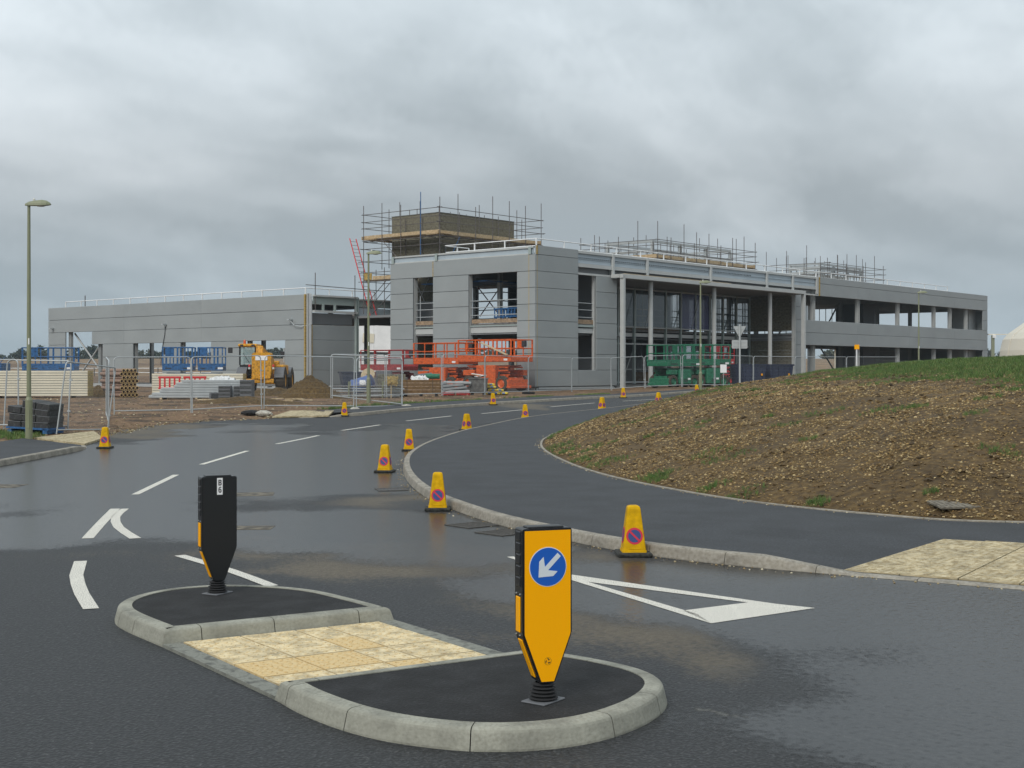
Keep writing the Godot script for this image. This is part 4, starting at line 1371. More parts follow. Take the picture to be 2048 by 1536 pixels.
# wall of cladding panels: along "a" (at b = c) or along "b" (at a = c); rows r0..r1; holes [s0, s1, r0, r1]
func cladding(parent: Node, axis: String, c: float, out: float, s0: float, s1: float, r0: int, r1: int, joints: Array, holes: Array, tops := {}) -> Node3D:
	var w := node(parent, "wall")
	var th := 0.10
	for r in range(r0, r1 + 1):
		var y0 := Y0 + r * ROW
		var y1: float = tops.get(r, Y0 + (r + 1) * ROW)
		var cuts := [s0, s1]
		for j in joints:
			if j > s0 and j < s1: cuts.append(j)
		for h in holes:
			if r >= h[2] and r <= h[3]:
				cuts.append(clampf(h[0], s0, s1)); cuts.append(clampf(h[1], s0, s1))
		cuts.sort()
		for i in cuts.size() - 1:
			var p: float = cuts[i]
			var q: float = cuts[i + 1]
			if q - p < 0.05: continue
			var mid := (p + q) / 2
			var open := false
			for h in holes:
				if r >= h[2] and r <= h[3] and mid > h[0] and mid < h[1]: open = true
			if open: continue
			var g := 0.016
			if axis == "a": part(w, "wall_panel", panel_mesh(q - p - .010, y1 - y0, g, th), M.panel_grey if (r * 7 + i * 5 + int(c * 3)) % 3 else M.panel_grey_b, L((p + q) / 2, (y0 + y1) / 2, c))
			else: part(w, "wall_panel", panel_mesh(q - p - .010, y1 - y0, g, th), M.panel_grey if (r * 7 + i * 5 + int(c * 3)) % 3 else M.panel_grey_b, L(c, (y0 + y1) / 2, (p + q) / 2), Basis(Vector3.UP, -PI / 2))
	return w
func panel_mesh(w: float, h: float, g: float, th: float) -> ArrayMesh:   # outer face towards +z, tongue at the back closes the joint
	var k := "p%.2f %.2f" % [w, h]
	if not boxes.has(k):
		var mb := MB.new()
		var y := h / 2
		var prof := pl([[-y + .002, -th], [-y + .002, -.06], [-y + g, -.055], [-y + g, -.008], [-y + g + .008, 0], [y - g - .008, 0], [y - g, -.008], [y - g, -.055], [y - .002, -.06], [y - .002, -th]])
		mb.prism(PackedVector2Array(Array(prof).map(func(p): return Vector2(p.y, p.x))), -w / 2, w / 2, Vector3.ZERO, Basis(Vector3(0, 0, 1), Vector3(0, 1, 0), Vector3(-1, 0, 0)))
		boxes[k] = mb.mesh()
	return boxes[k]
func ibeam(parent: Node, called: String, p: Vector3, q: Vector3, h: float, wd: float, m: Material, web: Material = null) -> void:
	var d := (q - p)
	var len_ := d.length()
	var x := d / len_
	var z := x.cross(Vector3.UP).normalized()
	var b := Basis(x, z.cross(x), z)
	var mb := MB.new()
	mb.box(Vector3(0, h / 2 - .02, 0), Vector3(len_, .04, wd)); mb.box(Vector3(0, -h / 2 + .02, 0), Vector3(len_, .04, wd)); mb.box(Vector3.ZERO, Vector3(len_, h - .08, .03))
	part(parent, called, mb.mesh(), m if web == null else web, (p + q) / 2, b)
func hcol(parent: Node, called: String, a: float, b: float, y0: float, y1: float, s: float, m: Material, along_a := true) -> void:
	var mb := MB.new()
	var h := y1 - y0
	if along_a:
		mb.box(Vector3(-s / 2, 0, 0), Vector3(.03, h, s)); mb.box(Vector3(s / 2, 0, 0), Vector3(.03, h, s)); mb.box(Vector3.ZERO, Vector3(s, h, .02))
	else:
		mb.box(Vector3(0, 0, -s / 2), Vector3(s, h, .03)); mb.box(Vector3(0, 0, s / 2), Vector3(s, h, .03)); mb.box(Vector3.ZERO, Vector3(.02, h, s))
	part(parent, called, mb.mesh(), m, L(a, (y0 + y1) / 2, b))
func guard_rail(parent: Node, pts: Array, h: float, step: float, m: Material, low := true, r := .034) -> void:
	var g := node(parent, "guard_rail")
	for i in pts.size() - 1:
		var p: Vector3 = pts[i]
		var q: Vector3 = pts[i + 1]
		var k := maxi(1, int(round(p.distance_to(q) / step)))
		for j in k + (1 if i == pts.size() - 2 else 0):
			var o := p.lerp(q, float(j) / k)
			pbox(g, "post", o + Vector3(0, h / 2, 0), Vector3(.07, h, .07), m)
		ptube(g, "rail", p + Vector3(0, h, 0), q + Vector3(0, h, 0), r, m, 6)
		if low: ptube(g, "rail", p + Vector3(0, .06, 0), q + Vector3(0, .06, 0), r, m, 6)

func make_building() -> void:
	var t := thing("terminal_building", "long grey clad two storey building under construction with open steel porch", "building")
	t.transform = BT
	var GL := 0.4
	# ---- cladding
	cladding(t, "b", -.10, 1.0, -.10, 12.91, 0, 7, [.42, 8.83], [[1.41, 5.6, 0, 6], [8.83, 10.72, 1, 6]])
	cladding(t, "a", -.10, 1.0, 0.0, 4.37, 0, 8, [.10], [], {8: 9.78})
	cladding(t, "a", -.10, 1.0, 4.37, 8.72, 0, 6, [], [[4.37, 6.38, 1, 6]])
	cladding(t, "a", -.10, 1.0, 33.75, 34.85, 0, 6, [], [])
	cladding(t, "a", -.10, 1.0, 34.85, 75.98, 0, 6, [45.3, 56.2, 67.1], [[34.85, 74.72, 5, 6], [34.85, 74.72, 0, 2]])
	cladding(t, "a", -.10, 1.0, 38.2, 75.98, 7, 8, [45.3, 56.2, 67.1], [], {8: 9.76})
	cladding(t, "b", 75.88, 1.0, 0.0, 16.5, 0, 8, [8], [[2, 14, 4, 6]], {8: 9.76})
	# left wing
	cladding(t, "b", -4.40, 1.0, 17.0, 49.7, 0, 5, [28.6, 38.6], [[43.13, 47.07, 0, 3], [41.58, 43.13, 0, 2], [33.46, 37.36, 0, 2], [27.42, 31.16, 0, 2], [19.03, 23.62, 1, 2]])
	cladding(t, "a", 16.8, 1.0, -3.85, .23, 0, 3, [], [])
	# exposed insulation and rails at the cladding ends
	abox(t, "insulation_edge", -4.42, -4.22, Y0, 7.09, 16.90, 17.0, M.insulation)
	abox(t, "corner_rail", -4.32, -4.18, Y0, 7.14, 16.74, 16.86, M.steel_dark)
	abox(t, "corner_rail", -4.16, -4.02, Y0, 7.14, 16.74, 16.86, M.white)
	abox(t, "corner_rail", -4.0, -3.95, Y0, 4.99, 16.74, 16.86, M.steel_dark)
	abox(t, "insulation_edge", -3.94, -3.855, Y0, 4.99, 16.76, 16.9, M.insulation)
	abox(t, "corner_rail", -3.96, -3.88, 5.0, 7.14, 16.78, 16.86, M.white)
	abox(t, "insulation_edge", 38.02, 38.19, 8.14, 9.74, -.10, .04, M.insulation)
	abox(t, "insulation_edge", 37.86, 37.98, 8.14, 9.78, -.07, .05, M.steel_light)
	abox(t, "insulation_edge", -.02, .12, 9.20, 9.76, -.14, -.11, M.insulation)
	for jb in [[-.003, 9.2, -.118], [-.003, 9.2, -.118]].slice(0, 1): abox(t, "joint_strip", .08, .115, Y0, 9.2, -.106, -.101, M.seam)
	abox(t, "joint_strip", -.106, -.101, Y0, 9.19, .40, .44, M.seam)
	abox(t, "joint_strip", -.106, -.101, 8.16, 9.19, 8.80, 8.86, M.insulation)
	# ---- plinth, slabs and roofs
	abox(t, "floor_slab", .05, 11.2, .55, .78, .05, 12.8, M.slab)
	abox(t, "floor_slab", 11.2, 75.8, .55, .78, .05, 16.6, M.slab)
	abox(t, "plinth", .15, 8.6, GL - .5, Y0 - .1, -.02, .04, M.steel_dark)
	abox(t, "plinth", .3, 8.4, Y0 - .17, Y0 - .05, -.08, -.03, M.galv)
	abox(t, "plinth", -.0, .04, GL - .5, Y0 - .1, .05, 12.8, M.steel_dark)
	abox(t, "plinth", 34, 75.8, -.4, .6, .0, .05, M.steel_dark)
	abox(t, "plinth", -4.3, -4.2, GL - .5, Y0 - .02, 17, 49.6, M.steel_dark)
	abox(t, "plinth", -4.2, .2, GL - .5, Y0 - .02, 16.9, 16.95, M.steel_dark)
	abox(t, "floor_slab", .12, 8.75, 4.72, 4.90, .12, 12.7, M.slab)
	abox(t, "floor_slab", 8.75, 33.6, 4.72, 4.90, 4.1, 16.5, M.slab)
	abox(t, "floor_slab", 33.6, 75.8, 4.72, 4.90, .12, 16.5, M.slab)
	abox(t, "soffit", .12, 11.2, 4.18, 4.24, .4, 12.6, M.soffit)
	abox(t, "soffit", 11.2, 75.8, 4.18, 4.24, 4.4, 16.4, M.soffit)
	for q in [[.12, 11.2, 12.7], [11.2, 75.8, 16.5]]:
		abox(t, "roof_deck", q[0], q[1], 8.95, 9.14, .15, q[2], M.soffit)
		abox(t, "roof_deck", q[0], q[1], 9.15, 9.19, .15, q[2], M.slab)
	abox(t, "roof_deck", -4.25, 4.2, 6.45, 6.62, 17.0, 49.5, M.soffit)
	abox(t, "roof_deck", -4.25, 4.2, 6.63, 6.67, 17.0, 49.5, M.slab)
	abox(t, "roof_deck", .3, 12, 5.55, 5.72, 13.1, 30, M.soffit)
	# ---- exposed roof edge steel along the front
	abox(t, "edge_beam", 4.40, 37.85, 9.56, 9.70, -.10, .10, M.steel_light)
	abox(t, "edge_beam", 4.40, 37.85, 8.92, 9.56, .03, .06, M.steel_blue)
	abox(t, "edge_beam", 4.40, 37.85, 8.66, 8.90, -.08, .08, M.steel_light)
	abox(t, "deck_edge", 4.40, 37.85, 9.20, 9.225, -.02, .03, M.steel_blue)
	for k in 100:
		pbox(t, "deck_rib", L(4.5 + k * .225, 9.262, .018), Vector3(.09, .07, .04), M.dark)
	abox(t, "lintel", 4.38, 8.75, 8.15, 8.28, -.08, .08, M.steel_light)
	abox(t, "lintel", 34.0, 37.85, 8.14, 8.26, -.08, .08, M.steel_light)
	for a in [8.3, 12.41, 20.79, 29.19, 33.45, 37.6]:
		abox(t, "mullion", a - .11, a + .11, 8.3, 9.72, -.14, .0, M.steel_light)
	abox(t, "back_wall", 4.4, 37.8, 8.30, 8.66, .30, .34, M.soffit)
	# short front: exposed beam over the cladding
	abox(t, "edge_beam", -.06, .10, 9.60, 9.70, .15, 12.75, M.steel_light)
	abox(t, "edge_beam", .03, .06, 9.24, 9.60, .15, 12.75, M.steel_blue)
	abox(t, "edge_beam", -.04, .02, 9.2, 9.28, .3, 12.75, M.steel_light)
	for b in [.35, 8.55, 12.68]:
		hcol(t, "stub_column", .0, b, 9.2, 9.70, .22, M.steel_green)
	# ---- columns of the frame
	for a in [.35, 8.5, 37.6, 46.0, 54.4, 62.8, 66.8, 71.0]:
		hcol(t, "column", a, .30, Y0, 8.95, .30, M.steel_light)
	for b in [5.75, 10.82]: hcol(t, "column", .16, b, Y0, 9.0, .28, M.steel_light, false)
	hcol(t, "column", .30, 12.95, GL - .3, 7.2, .28, M.steel_green, false)
	hcol(t, "column", 6.42, .12, Y0, 8.2, .22, M.steel_light)
	for a in [8.4, 16.8, 25.2, 33.6, 42.0, 50.4, 58.8, 67.2, 75.4]:
		for b in [8.3, 16.2]:
			hcol(t, "column", a, b, Y0, 8.95, .32, M.steel_dark)
			abox(t, "beam", a - .12, a + .12, 8.45, 8.94, .35 if b < 10 else 8.3, b, M.steel_dark)
	# first floor edge beams
	abox(t, "floor_beam", .14, .22, 4.28, 4.70, 1.3, 5.7, M.steel_light)
	abox(t, "floor_beam", .06, .30, 4.70, 4.78, 1.3, 5.7, M.steel_green)
	abox(t, "floor_beam", .14, .22, 4.28, 4.66, 8.8, 10.8, M.steel_light)
	abox(t, "floor_beam", .06, .30, 4.70, 4.78, 8.8, 10.8, M.steel_green)
	abox(t, "floor_beam", 4.4, 6.4, 4.30, 4.62, .14, .22, M.steel_light)
	abox(t, "floor_beam", 4.4, 6.4, 4.70, 4.84, .06, .30, M.steel_green)
	abox(t, "toe_board", .12, .15, 4.92, 5.18, 1.45, 5.5, M.ply)
	abox(t, "toe_board", .12, .15, 4.92, 5.18, 8.9, 10.7, M.ply)
	abox(t, "toe_board", 4.45, 6.3, 4.92, 5.20, .12, .15, M.ply)
	for y in [5.45, 5.95, 6.4]:
		ptube(t, "edge_rail", L(.2, y, 1.4), L(.2, y, 5.6), .03, M.galv)
		ptube(t, "edge_rail", L(.2, y, 8.8), L(.2, y, 10.7), .03, M.galv)
		ptube(t, "edge_rail", L(4.4, y - .1, .2), L(6.35, y - .1, .2), .03, M.galv)
	ptube(t, "edge_post", L(.2, 4.9, 10.3), L(.2, 6.9, 10.3), .03, M.galv)
	# inner dark partitions and the blockwork core
	abox(t, "block_wall", 3.0, 3.2, Y0, 9.15, 11.2, 15.9, M.block)
	abox(t, "block_wall", 3.2, 5.6, Y0, 9.15, 11.2, 11.4, M.block)
	ptube(t, "brace", L(2.6, 5.6, 11.6), L(2.6, 8.7, 13.4), .035, M.steel_dark)
	ptube(t, "brace", L(2.6, 5.6, 13.4), L(2.6, 8.7, 11.6), .035, M.steel_dark)
	for y in [6.6, 7.4]: ptube(t, "edge_rail", L(2.6, y, 10.5), L(2.6, y, 15), .03, M.steel_dark)
	abox(t, "partition", 2.3, 2.4, 4.92, 6.7, 10.9, 15, M.soffit)
	abox(t, "partition", 7.6, 7.75, Y0, 8.9, 1.2, 4.6, M.soffit)
	abox(t, "partition", 13.0, 24.5, 4.92, 8.9, 13.2, 13.35, M.soffit)
	abox(t, "partition", 33.6, 37.2, Y0, 4.1, 6.0, 6.15, M.soffit)
	abox(t, "partition", 59.5, 62.2, Y0, 8.9, 6.2, 9.2, M.soffit)
	abox(t, "partition", 73.6, 75.6, Y0, 8.9, 1.0, 3.0, M.steel_dark)
	abox(t, "partition", 16.6, 30.0, Y0, 8.9, 9.6, 9.72, M.soffit)
	for a in [2.4, 5.2]: hcol(t, "column", a, 5.0, 4.92, 8.95, .26, M.steel_dark)
	hcol(t, "column", 8.2, 12.4, Y0, 8.95, .26, M.steel_dark)
	hcol(t, "column", 5.8, 12.4, Y0, 8.95, .26, M.steel_dark)
	abox(t, "hung_sheet", .6, 7.2, 7.72, 7.78, 4.6, 10.6, M.blue)
	abox(t, "deep_beam", .5, 7.5, 7.95, 8.9, 5.6, 5.8, M.soffit)
	# clutter of props, rails and stair frames behind the porch glazing
	var rg := RandomNumberGenerator.new()
	rg.seed = 77
	for k in 26:
		var a := 9.5 + k * .92 + rg.randf_range(-.3, .3)
		var b := rg.randf_range(5.0, 9.0)
		var up := k % 2 == 0
		ptube(t, "prop", L(a, 4.92 if up else .8, b), L(a, 8.9 if up else 4.15, b), .05, M.steel_dark if k % 3 else M.steel_green, 6)
		if k % 3 == 0: ptube(t, "raking_prop", L(a, 4.92 if up else .8, b), L(a + 1.9, 8.2 if up else 3.9, b), .045, M.steel_dark if k % 2 else M.galv_dull, 6)
	for y in [1.9, 5.5, 6.0, 6.5]: ptube(t, "edge_rail", L(9.0, y, 5.0), L(33.0, y, 5.0), .035, M.galv_dull if y > 5 else M.steel_dark, 6)
	abox(t, "toe_board", 9.0, 24.0, 4.92, 5.15, 4.45, 4.5, M.ply)
	for q in [[24.2, 26.6, 9.0], [28.8, 29.6, 7.5]]: abox(t, "hung_sheet", q[0], q[1], 5.1, 8.0, q[2], q[2] + .04, M.blue)
	abox(t, "crate_stack", 14.0, 15.6, .8, 1.9, 6.0, 7.0, M.guard)
	abox(t, "pallet_stack", 20.0, 22.0, .8, 1.7, 5.4, 6.6, M.boards)
	# clutter in the far wing
	for k in 10:
		var a := 39.4 + k * .8
		ptube(t, "prop", L(a, 4.92, 11 + .3 * (k % 3)), L(a, 8.3, 11 + .3 * (k % 3)), .04, M.steel_dark, 5)
	for y in [6.3, 6.9, 7.5]: ptube(t, "edge_rail", L(39, y, 11), L(47, y, 11), .035, M.steel_dark, 5)
	# tower of the core above the roof
	var tw := node(t, "core_tower")
	var A0 := 3.0
	var A1 := 11.2
	var B0 := 11.2
	var B1 := 15.9
	for c in 14:                                       # courses of blockwork lifts
		var y0 := 9.2 + c * .268
		abox(tw, "block_course", A0, A1, y0, y0 + .262, B0, B0 + .2, M.block)
		abox(tw, "block_course", A0, A0 + .2, y0, y0 + .262, B0 + .2, B1, M.block)
		abox(tw, "block_course", A1 - .2, A1, y0, y0 + .262, B0 + .2, B1, M.block)
		abox(tw, "block_course", A0 + .2, A1 - .2, y0, y0 + .262, B1 - .2, B1, M.block)
	abox(tw, "cap", A0 - .03, A1 + .03, 12.955, 13.0, B0 - .03, B1 + .03, M.slab)
	# ---- porch: portal frame, round columns, recessed glazing, block side wall
	abox(t, "portal_post", 8.06, 8.30, GL - .3, 8.2, -1.12, -.82, M.steel_light, .01)
	abox(t, "portal_post", 33.45, 33.72, GL - .3, 8.2, -1.12, -.82, M.steel_light, .01)
	abox(t, "portal_beam", 7.98, 33.75, 8.06, 8.34, -1.12, -.85, M.steel_light, .01)
	abox(t, "portal_beam", 7.98, 8.3, 8.10, 8.34, -.84, -.14, M.steel_light)
	abox(t, "portal_beam", 33.4, 33.7, 8.10, 8.34, -.84, -.14, M.steel_light)
	abox(t, "canopy_soffit", 8.3, 33.4, 8.02, 8.08, -.82, 4.0, M.soffit)
	abox(t, "timber_fillet", 8.3, 22, 8.345, 8.385, -1.1, -.9, M.timber)
	for a in [12.41, 20.79, 29.19]:
		ptube(t, "round_column", L(a, GL - .3, -.35), L(a, 8.05, -.35), .165, M.steel_light, 20)
	hcol(t, "column", 33.35, -.2, GL - .2, 8.05, .22, M.steel_light)
	for c in 27:
		var y0 := .8 + c * .268
		if absf(y0 - 4.55) < .3: continue
		abox(t, "block_course", 33.62, 33.80, y0, y0 + .262, .1, 4.0, M.block)
	abox(t, "block_course", 33.63, 33.79, 4.28, 4.90, .1, 4.0, M.soffit)
	abox(t, "floor_beam", 33.55, 33.62, 4.45, 4.55, .1, 4.0, M.galv_dull)
	abox(t, "floor_beam", 33.56, 33.62, 4.75, 4.85, .1, 4.0, M.galv_dull)
	# glazing frame of the porch
	var cw := node(t, "curtain_wall")
	var ms := [8.9, 10.6, 12.4, 14.5, 16.6, 18.7, 20.8, 22.9, 25.0, 27.1, 29.2, 31.3, 33.4]
	for a in ms: abox(cw, "mullion", a - .07, a + .07, Y0, 8.0, 3.92, 4.12, M.steel_green)
	for i in ms.size() - 1:
		for y in [.9, 3.75, 5.0, 7.85]: abox(cw, "transom", ms[i] + .075, ms[i + 1] - .075, y, y + .10, 3.95, 4.08, M.steel_dark)
		abox(cw, "spandrel", ms[i] + .08, ms[i + 1] - .08, 4.35, 4.62, 4.10, 4.16, M.steel_light)
		if i > 0:
			abox(cw, "pane", ms[i] + .08, ms[i + 1] - .08, 5.11, 7.84, 3.99, 4.01, M.blue_film if i == 7 or i == 8 else M.dark_glass)
		if i > 5: abox(cw, "pane", ms[i] + .08, ms[i + 1] - .08, 1.01, 3.74, 3.99, 4.01, M.dark_glass)
	for a in [11.5, 16.6, 22.9]:
		ptube(t, "raking_tube", L(a, 5.0, 3.0), L(a + 1.2, 7.6, 3.0), .03, M.galv_dull)
	# porch interior: slab edge, stair
	abox(t, "porch_slab", 8.75, 33.6, .4, .70, -.4, 3.9, M.slab)
	abox(t, "stair_wall", 11.4, 12.2, .8, 4.2, 5.5, 9.0, M.block)
	for k in 9: abox(t, "stair_tread", 9.2 + k * .28, 9.5 + k * .28, .8 + k * .19, .86 + k * .19, 2.0, 3.2, M.galv_dull)
	# ---- right wing: rails and bracing behind the openings
	for y in [5.9, 6.55]: ptube(t, "edge_rail", L(38, y, 16.2), L(75, y, 16.2), .035, M.steel_dark)
	for k in 24: ptube(t, "edge_post", L(39.5 + k * 1.5, 4.9, 16.2), L(39.5 + k * 1.5, 8.9, 16.2), .05, M.steel_dark)
	for a in [[46, 50.4], [54.6, 58.6], [62.9, 66.8]]:
		ptube(t, "brace", L(a[0], 4.9, 8.4), L(a[1], 8.6, 8.4), .08, M.steel_dark, 8)
		ptube(t, "brace", L(a[1], 1.0, 8.4), L(a[0], 4.1, 8.4), .08, M.steel_dark, 8)
	ptube(t, "brace", L(50.4, 4.9, 8.4), L(46, 8.6, 8.4), .08, M.steel_dark, 8)
	# ---- left wing frame
	for b in [17.05, 23.3, 24.7, 31.3, 37.5, 42.4, 46.8, 49.5]:
		hcol(t, "column", -4.05, b, Y0 - .3, 6.45, .26, M.steel_dark, false)
	for b in [19.5, 23.5, 27, 31.5, 38, 42.6, 46.8]:
		hcol(t, "column", 3.9, b, Y0 - .3, 6.45, .26, M.steel_dark, false)
	ptube(t, "brace", L(-3.8, .8, 41.6), L(-3.8, 4.9, 46.6), .075, M.steel_dark, 8)
	ptube(t, "brace", L(-3.8, 4.9, 41.6), L(-3.8, .8, 46.6), .075, M.steel_dark, 8)
	abox(t, "rail_beam", 3.8, 3.95, 2.95, 3.1, 17, 24, M.steel_dark)
	abox(t, "floor_slab", -4.2, 4.1, .5, .74, 17.05, 49.4, M.slab)
	# end frame of the left wing and the link
	abox(t, "edge_beam", -3.85, .25, 6.95, 7.07, 16.55, 16.75, M.steel_light)
	abox(t, "edge_beam", -3.85, .25, 6.42, 6.95, 16.72, 16.76, M.steel_green)
	abox(t, "edge_beam", -3.85, .25, 5.85, 6.0, 16.55, 16.8, M.steel_light)
	for a in [-3.0, -1.9]: abox(t, "deck_stub", a, a + .12, 6.0, 6.42, 16.62, 16.78, M.steel_green)
	abox(t, "soffit", -3.8, .3, 5.05, 5.84, 17.2, 17.3, M.soffit)
	hcol(t, "column", .27, 16.72, GL - .3, 7.05, .22, M.steel_green)
	abox(t, "edge_beam", .42, 6.0, 6.85, 6.95, 16.6, 16.8, M.steel_light)
	abox(t, "edge_beam", .42, 6.0, 6.35, 6.85, 16.72, 16.76, M.steel_green)
	abox(t, "edge_beam", .42, 6.0, 5.75, 6.3, 16.74, 16.78, M.steel_blue)
	abox(t, "edge_beam", .42, 6.0, 5.62, 5.75, 16.6, 16.8, M.steel_light)
	abox(t, "soffit", .4, 8, 5.1, 5.58, 16.9, 17.0, M.soffit)
	for y in [1.9, 2.55, 3.0]: abox(t, "scaffold_rail", .4, 6.0, y, y + (.18 if y > 2.9 else .06), 18.2, 18.3, M.steel_dark if y > 2.9 else M.galv)
	# ---- white roof guard rails
	guard_rail(t, [L(-4.1, 7.0, 47.5), L(-4.1, 7.0, 17.2), L(2.5, 7.0, 17.2)], .55, 2.35, M.white, false)
	guard_rail(t, [L(4.0, 6.9, 47.5), L(4.0, 6.9, 24)], .5, 2.5, M.white, false)
	guard_rail(t, [L(.25, 9.7, 8.0), L(.25, 9.7, .1), L(38.0, 9.7, .2), L(66, 9.74, .2)], .52, 2.8, M.white, true)
	guard_rail(t, [L(.25, 9.7, 8.0), L(2.6, 9.7, 8.0)], .5, 1.2, M.white, true)
	# wall lights of the left wing
	for b in [48.9, 33.0, 18.3]:
		var wl := MB.new()
		wl.box(L(-4.62, 5.35, b), Vector3(.30, .10, .22)); wl.box(L(-4.47, 5.30, b), Vector3(.08, .22, .12))
		part(t, "wall_light", wl.mesh(), M.galv)
	var cb := MB.new()
	cb.pipe([L(-4.45, 5.3, 33.0), L(-4.44, 4.6, 33.1), L(-4.45, 3.2, 33.5), L(-4.44, 2.2, 33.6)], .025)
	part(t, "cable", cb.mesh(), M.dark)
	var cb2 := MB.new()
	cb2.pipe([L(-4.6, 5.25, 18.2), L(-4.62, 4.95, 17.8), L(-4.55, 4.85, 17.2), L(-4.2, 4.95, 16.7)], .03)
	part(t, "cable", cb2.mesh(), M.galv)
	roof_plant(t, 19.0, 30.3, 4.0, 8.2, 9.3, 11.75)
	roof_plant(t, 46.0, 54.3, 4.0, 7.0, 9.3, 11.65)

func roof_plant(t: Node, a0: float, a1: float, b0: float, b1: float, y0: float, y1: float) -> void:
	var f := node(t, "plant_frame")
	for b in [b0, b1]:
		for k in 4:
			var a := lerpf(a0, a1, k / 3.0)
			hcol(f, "post", a, b, y0, y1 - .2, .2, M.galv)
		for y in [y1, y1 - .75]: abox(f, "rail_beam", a0 - .1, a1 + .1, y - .18, y, b - .08, b + .08, M.galv if y == y1 else M.galv_dull)
	for a in [a0, a1]:
		for y in [y1, y1 - .75]: abox(f, "rail_beam", a - .08, a + .08, y - .18, y, b0 + .1, b1 - .1, M.galv)
	if a0 > 40:
		for k in 12: abox(f, "louvre_post", a0 + .3 + k * .65, a0 + .36 + k * .65, y0, y1 - .9, b0 - .02, b0 + .04, M.galv)
		for k in 4: abox(f, "louvre_post", a0 - .02, a0 + .04, y0, y1 - .9, b0 + .4 + k * .65, b0 + .46 + k * .65, M.galv)
		abox(f, "louvre_panel", a0 - .12, a1 + .12, y1 - .62, y1 - .30, b0 - .14, b0 - .10, M.galv_dull)
		abox(f, "louvre_panel", a0 - .14, a0 - .10, y1 - .62, y1 - .30, b0 - .1, b1, M.galv)
		abox(f, "inner_box", a0 + 1, a1 - 1, y0, y1 - .9, b0 + .8, b1 - .4, M.steel_dark)

# ---------------------------------------------------------------- scaffolds (things of their own, on the roof)
func scaffold(label: String, A: Array, B: Array, y0: float, ytop: float, deck: float, wdt: float, rails: Array, seed_: int, skip_back := false) -> Node3D:
	var t := thing("scaffold", label, "scaffold", Vector3.ZERO, 0.0, "scaffolds round the roof structures")
	t.transform = BT
	var r := RandomNumberGenerator.new()
	r.seed = seed_
	# rings of standards: outer and inner
	var ring := [[A[0] - wdt, A[1] + wdt, B[0] - wdt, B[1] + wdt], [A[0] - .15, A[1] + .15, B[0] - .15, B[1] + .15]]
	for q in 2:
		var e: Array = ring[q]
		var corners := [L(e[0], 0, e[2]), L(e[1], 0, e[2]), L(e[1], 0, e[3]), L(e[0], 0, e[3])]
		for s in 4:
			var p: Vector3 = corners[s]
			var w: Vector3 = corners[(s + 1) % 4]
			var k := maxi(2, int(round(p.distance_to(w) / 1.9)))
			for j in k:
				var o := p.lerp(w, float(j) / k)
				var top := ytop + r.randf_range(-.25, 1.1) + (.0 if q == 0 else -.5)
				ptube(t, "standard", Vector3(o.x, y0, o.z), Vector3(o.x, top, o.z), .028, M.scaffold, 5)
			if q == 0:
				for y in rails:
					var ex := (w - p).normalized() * r.randf_range(.1, .4)
					ptube(t, "ledger", p + Vector3(0, y, 0) - ex, w + Vector3(0, y, 0) + ex, .025, M.scaffold, 5)
				ptube(t, "ledger", p + Vector3(0, deck - .12, 0), w + Vector3(0, deck - .12, 0), .025, M.scaffold, 5)
			else:
				ptube(t, "ledger", p + Vector3(0, deck - .12, 0), w + Vector3(0, deck - .12, 0), .025, M.scaffold, 5)
	# decks of boards with toe boards, transoms below
	var e0: Array = ring[0]
	var e1: Array = ring[1]
	var bw := .225
	for k in int((wdt - .15) / bw):
		for s in [0, 1]:
			var b: float = e0[2] + .1 + k * bw if s == 0 else e0[3] - .1 - (k + 1) * bw
			for m in 2:
				var a0 := lerpf(e0[0], e0[1], m * .5) - (.12 if m == 0 else 0.0)
				var a1 := lerpf(e0[0], e0[1], m * .5 + .5) + (.25 if m == 1 else -.01)
				abox(t, "deck_board", a0, a1, deck, deck + .038, b + .01, b + bw - .01, M.board)
			var a: float = e0[0] + .1 + k * bw if s == 0 else e0[1] - .1 - (k + 1) * bw
			abox(t, "deck_board", a + .01, a + bw - .01, deck + .04, deck + .078, e0[2] - .1, e0[3] + .2, M.board)
	var tb := [[e0[0] - .15, e0[1] + .1, e0[2] - .02, e0[2] + .02], [e0[0] - .15, e0[1] + .1, e0[3] - .02, e0[3] + .02]]
	for q in tb:
		for m in 3: abox(t, "toe_board", lerpf(q[0], q[1], m / 3.0) + .01, lerpf(q[0], q[1], (m + 1) / 3.0) - .01, deck + .04, deck + .275 + .02 * (m % 2), q[2] + .06, q[3] + .06, M.board)
	for a in [e0[0] + .06, e0[1] - .06]:
		for m in 2: abox(t, "toe_board", a - .02, a + .02, deck + .085, deck + .32, lerpf(e0[2], e0[3], m / 2.0), lerpf(e0[2], e0[3], (m + 1) / 2.0) - .01, M.board)
	var kk := int((e0[1] - e0[0]) / 1.3)
	for j in kk + 1:
		var a := lerpf(e0[0] + .1, e0[1] - .1, float(j) / kk)
		ptube(t, "transom", L(a, deck - .06, e0[2] - .25), L(a, deck - .06, e1[2]), .024, M.scaffold, 5)
	kk = int((e0[3] - e0[2]) / 1.3)
	for j in kk + 1:
		var b := lerpf(e0[2] + .1, e0[3] - .1, float(j) / kk)
		ptube(t, "transom", L(e0[0] - .25, deck - .06, b), L(e1[0], deck - .06, b), .024, M.scaffold, 5)
	return t

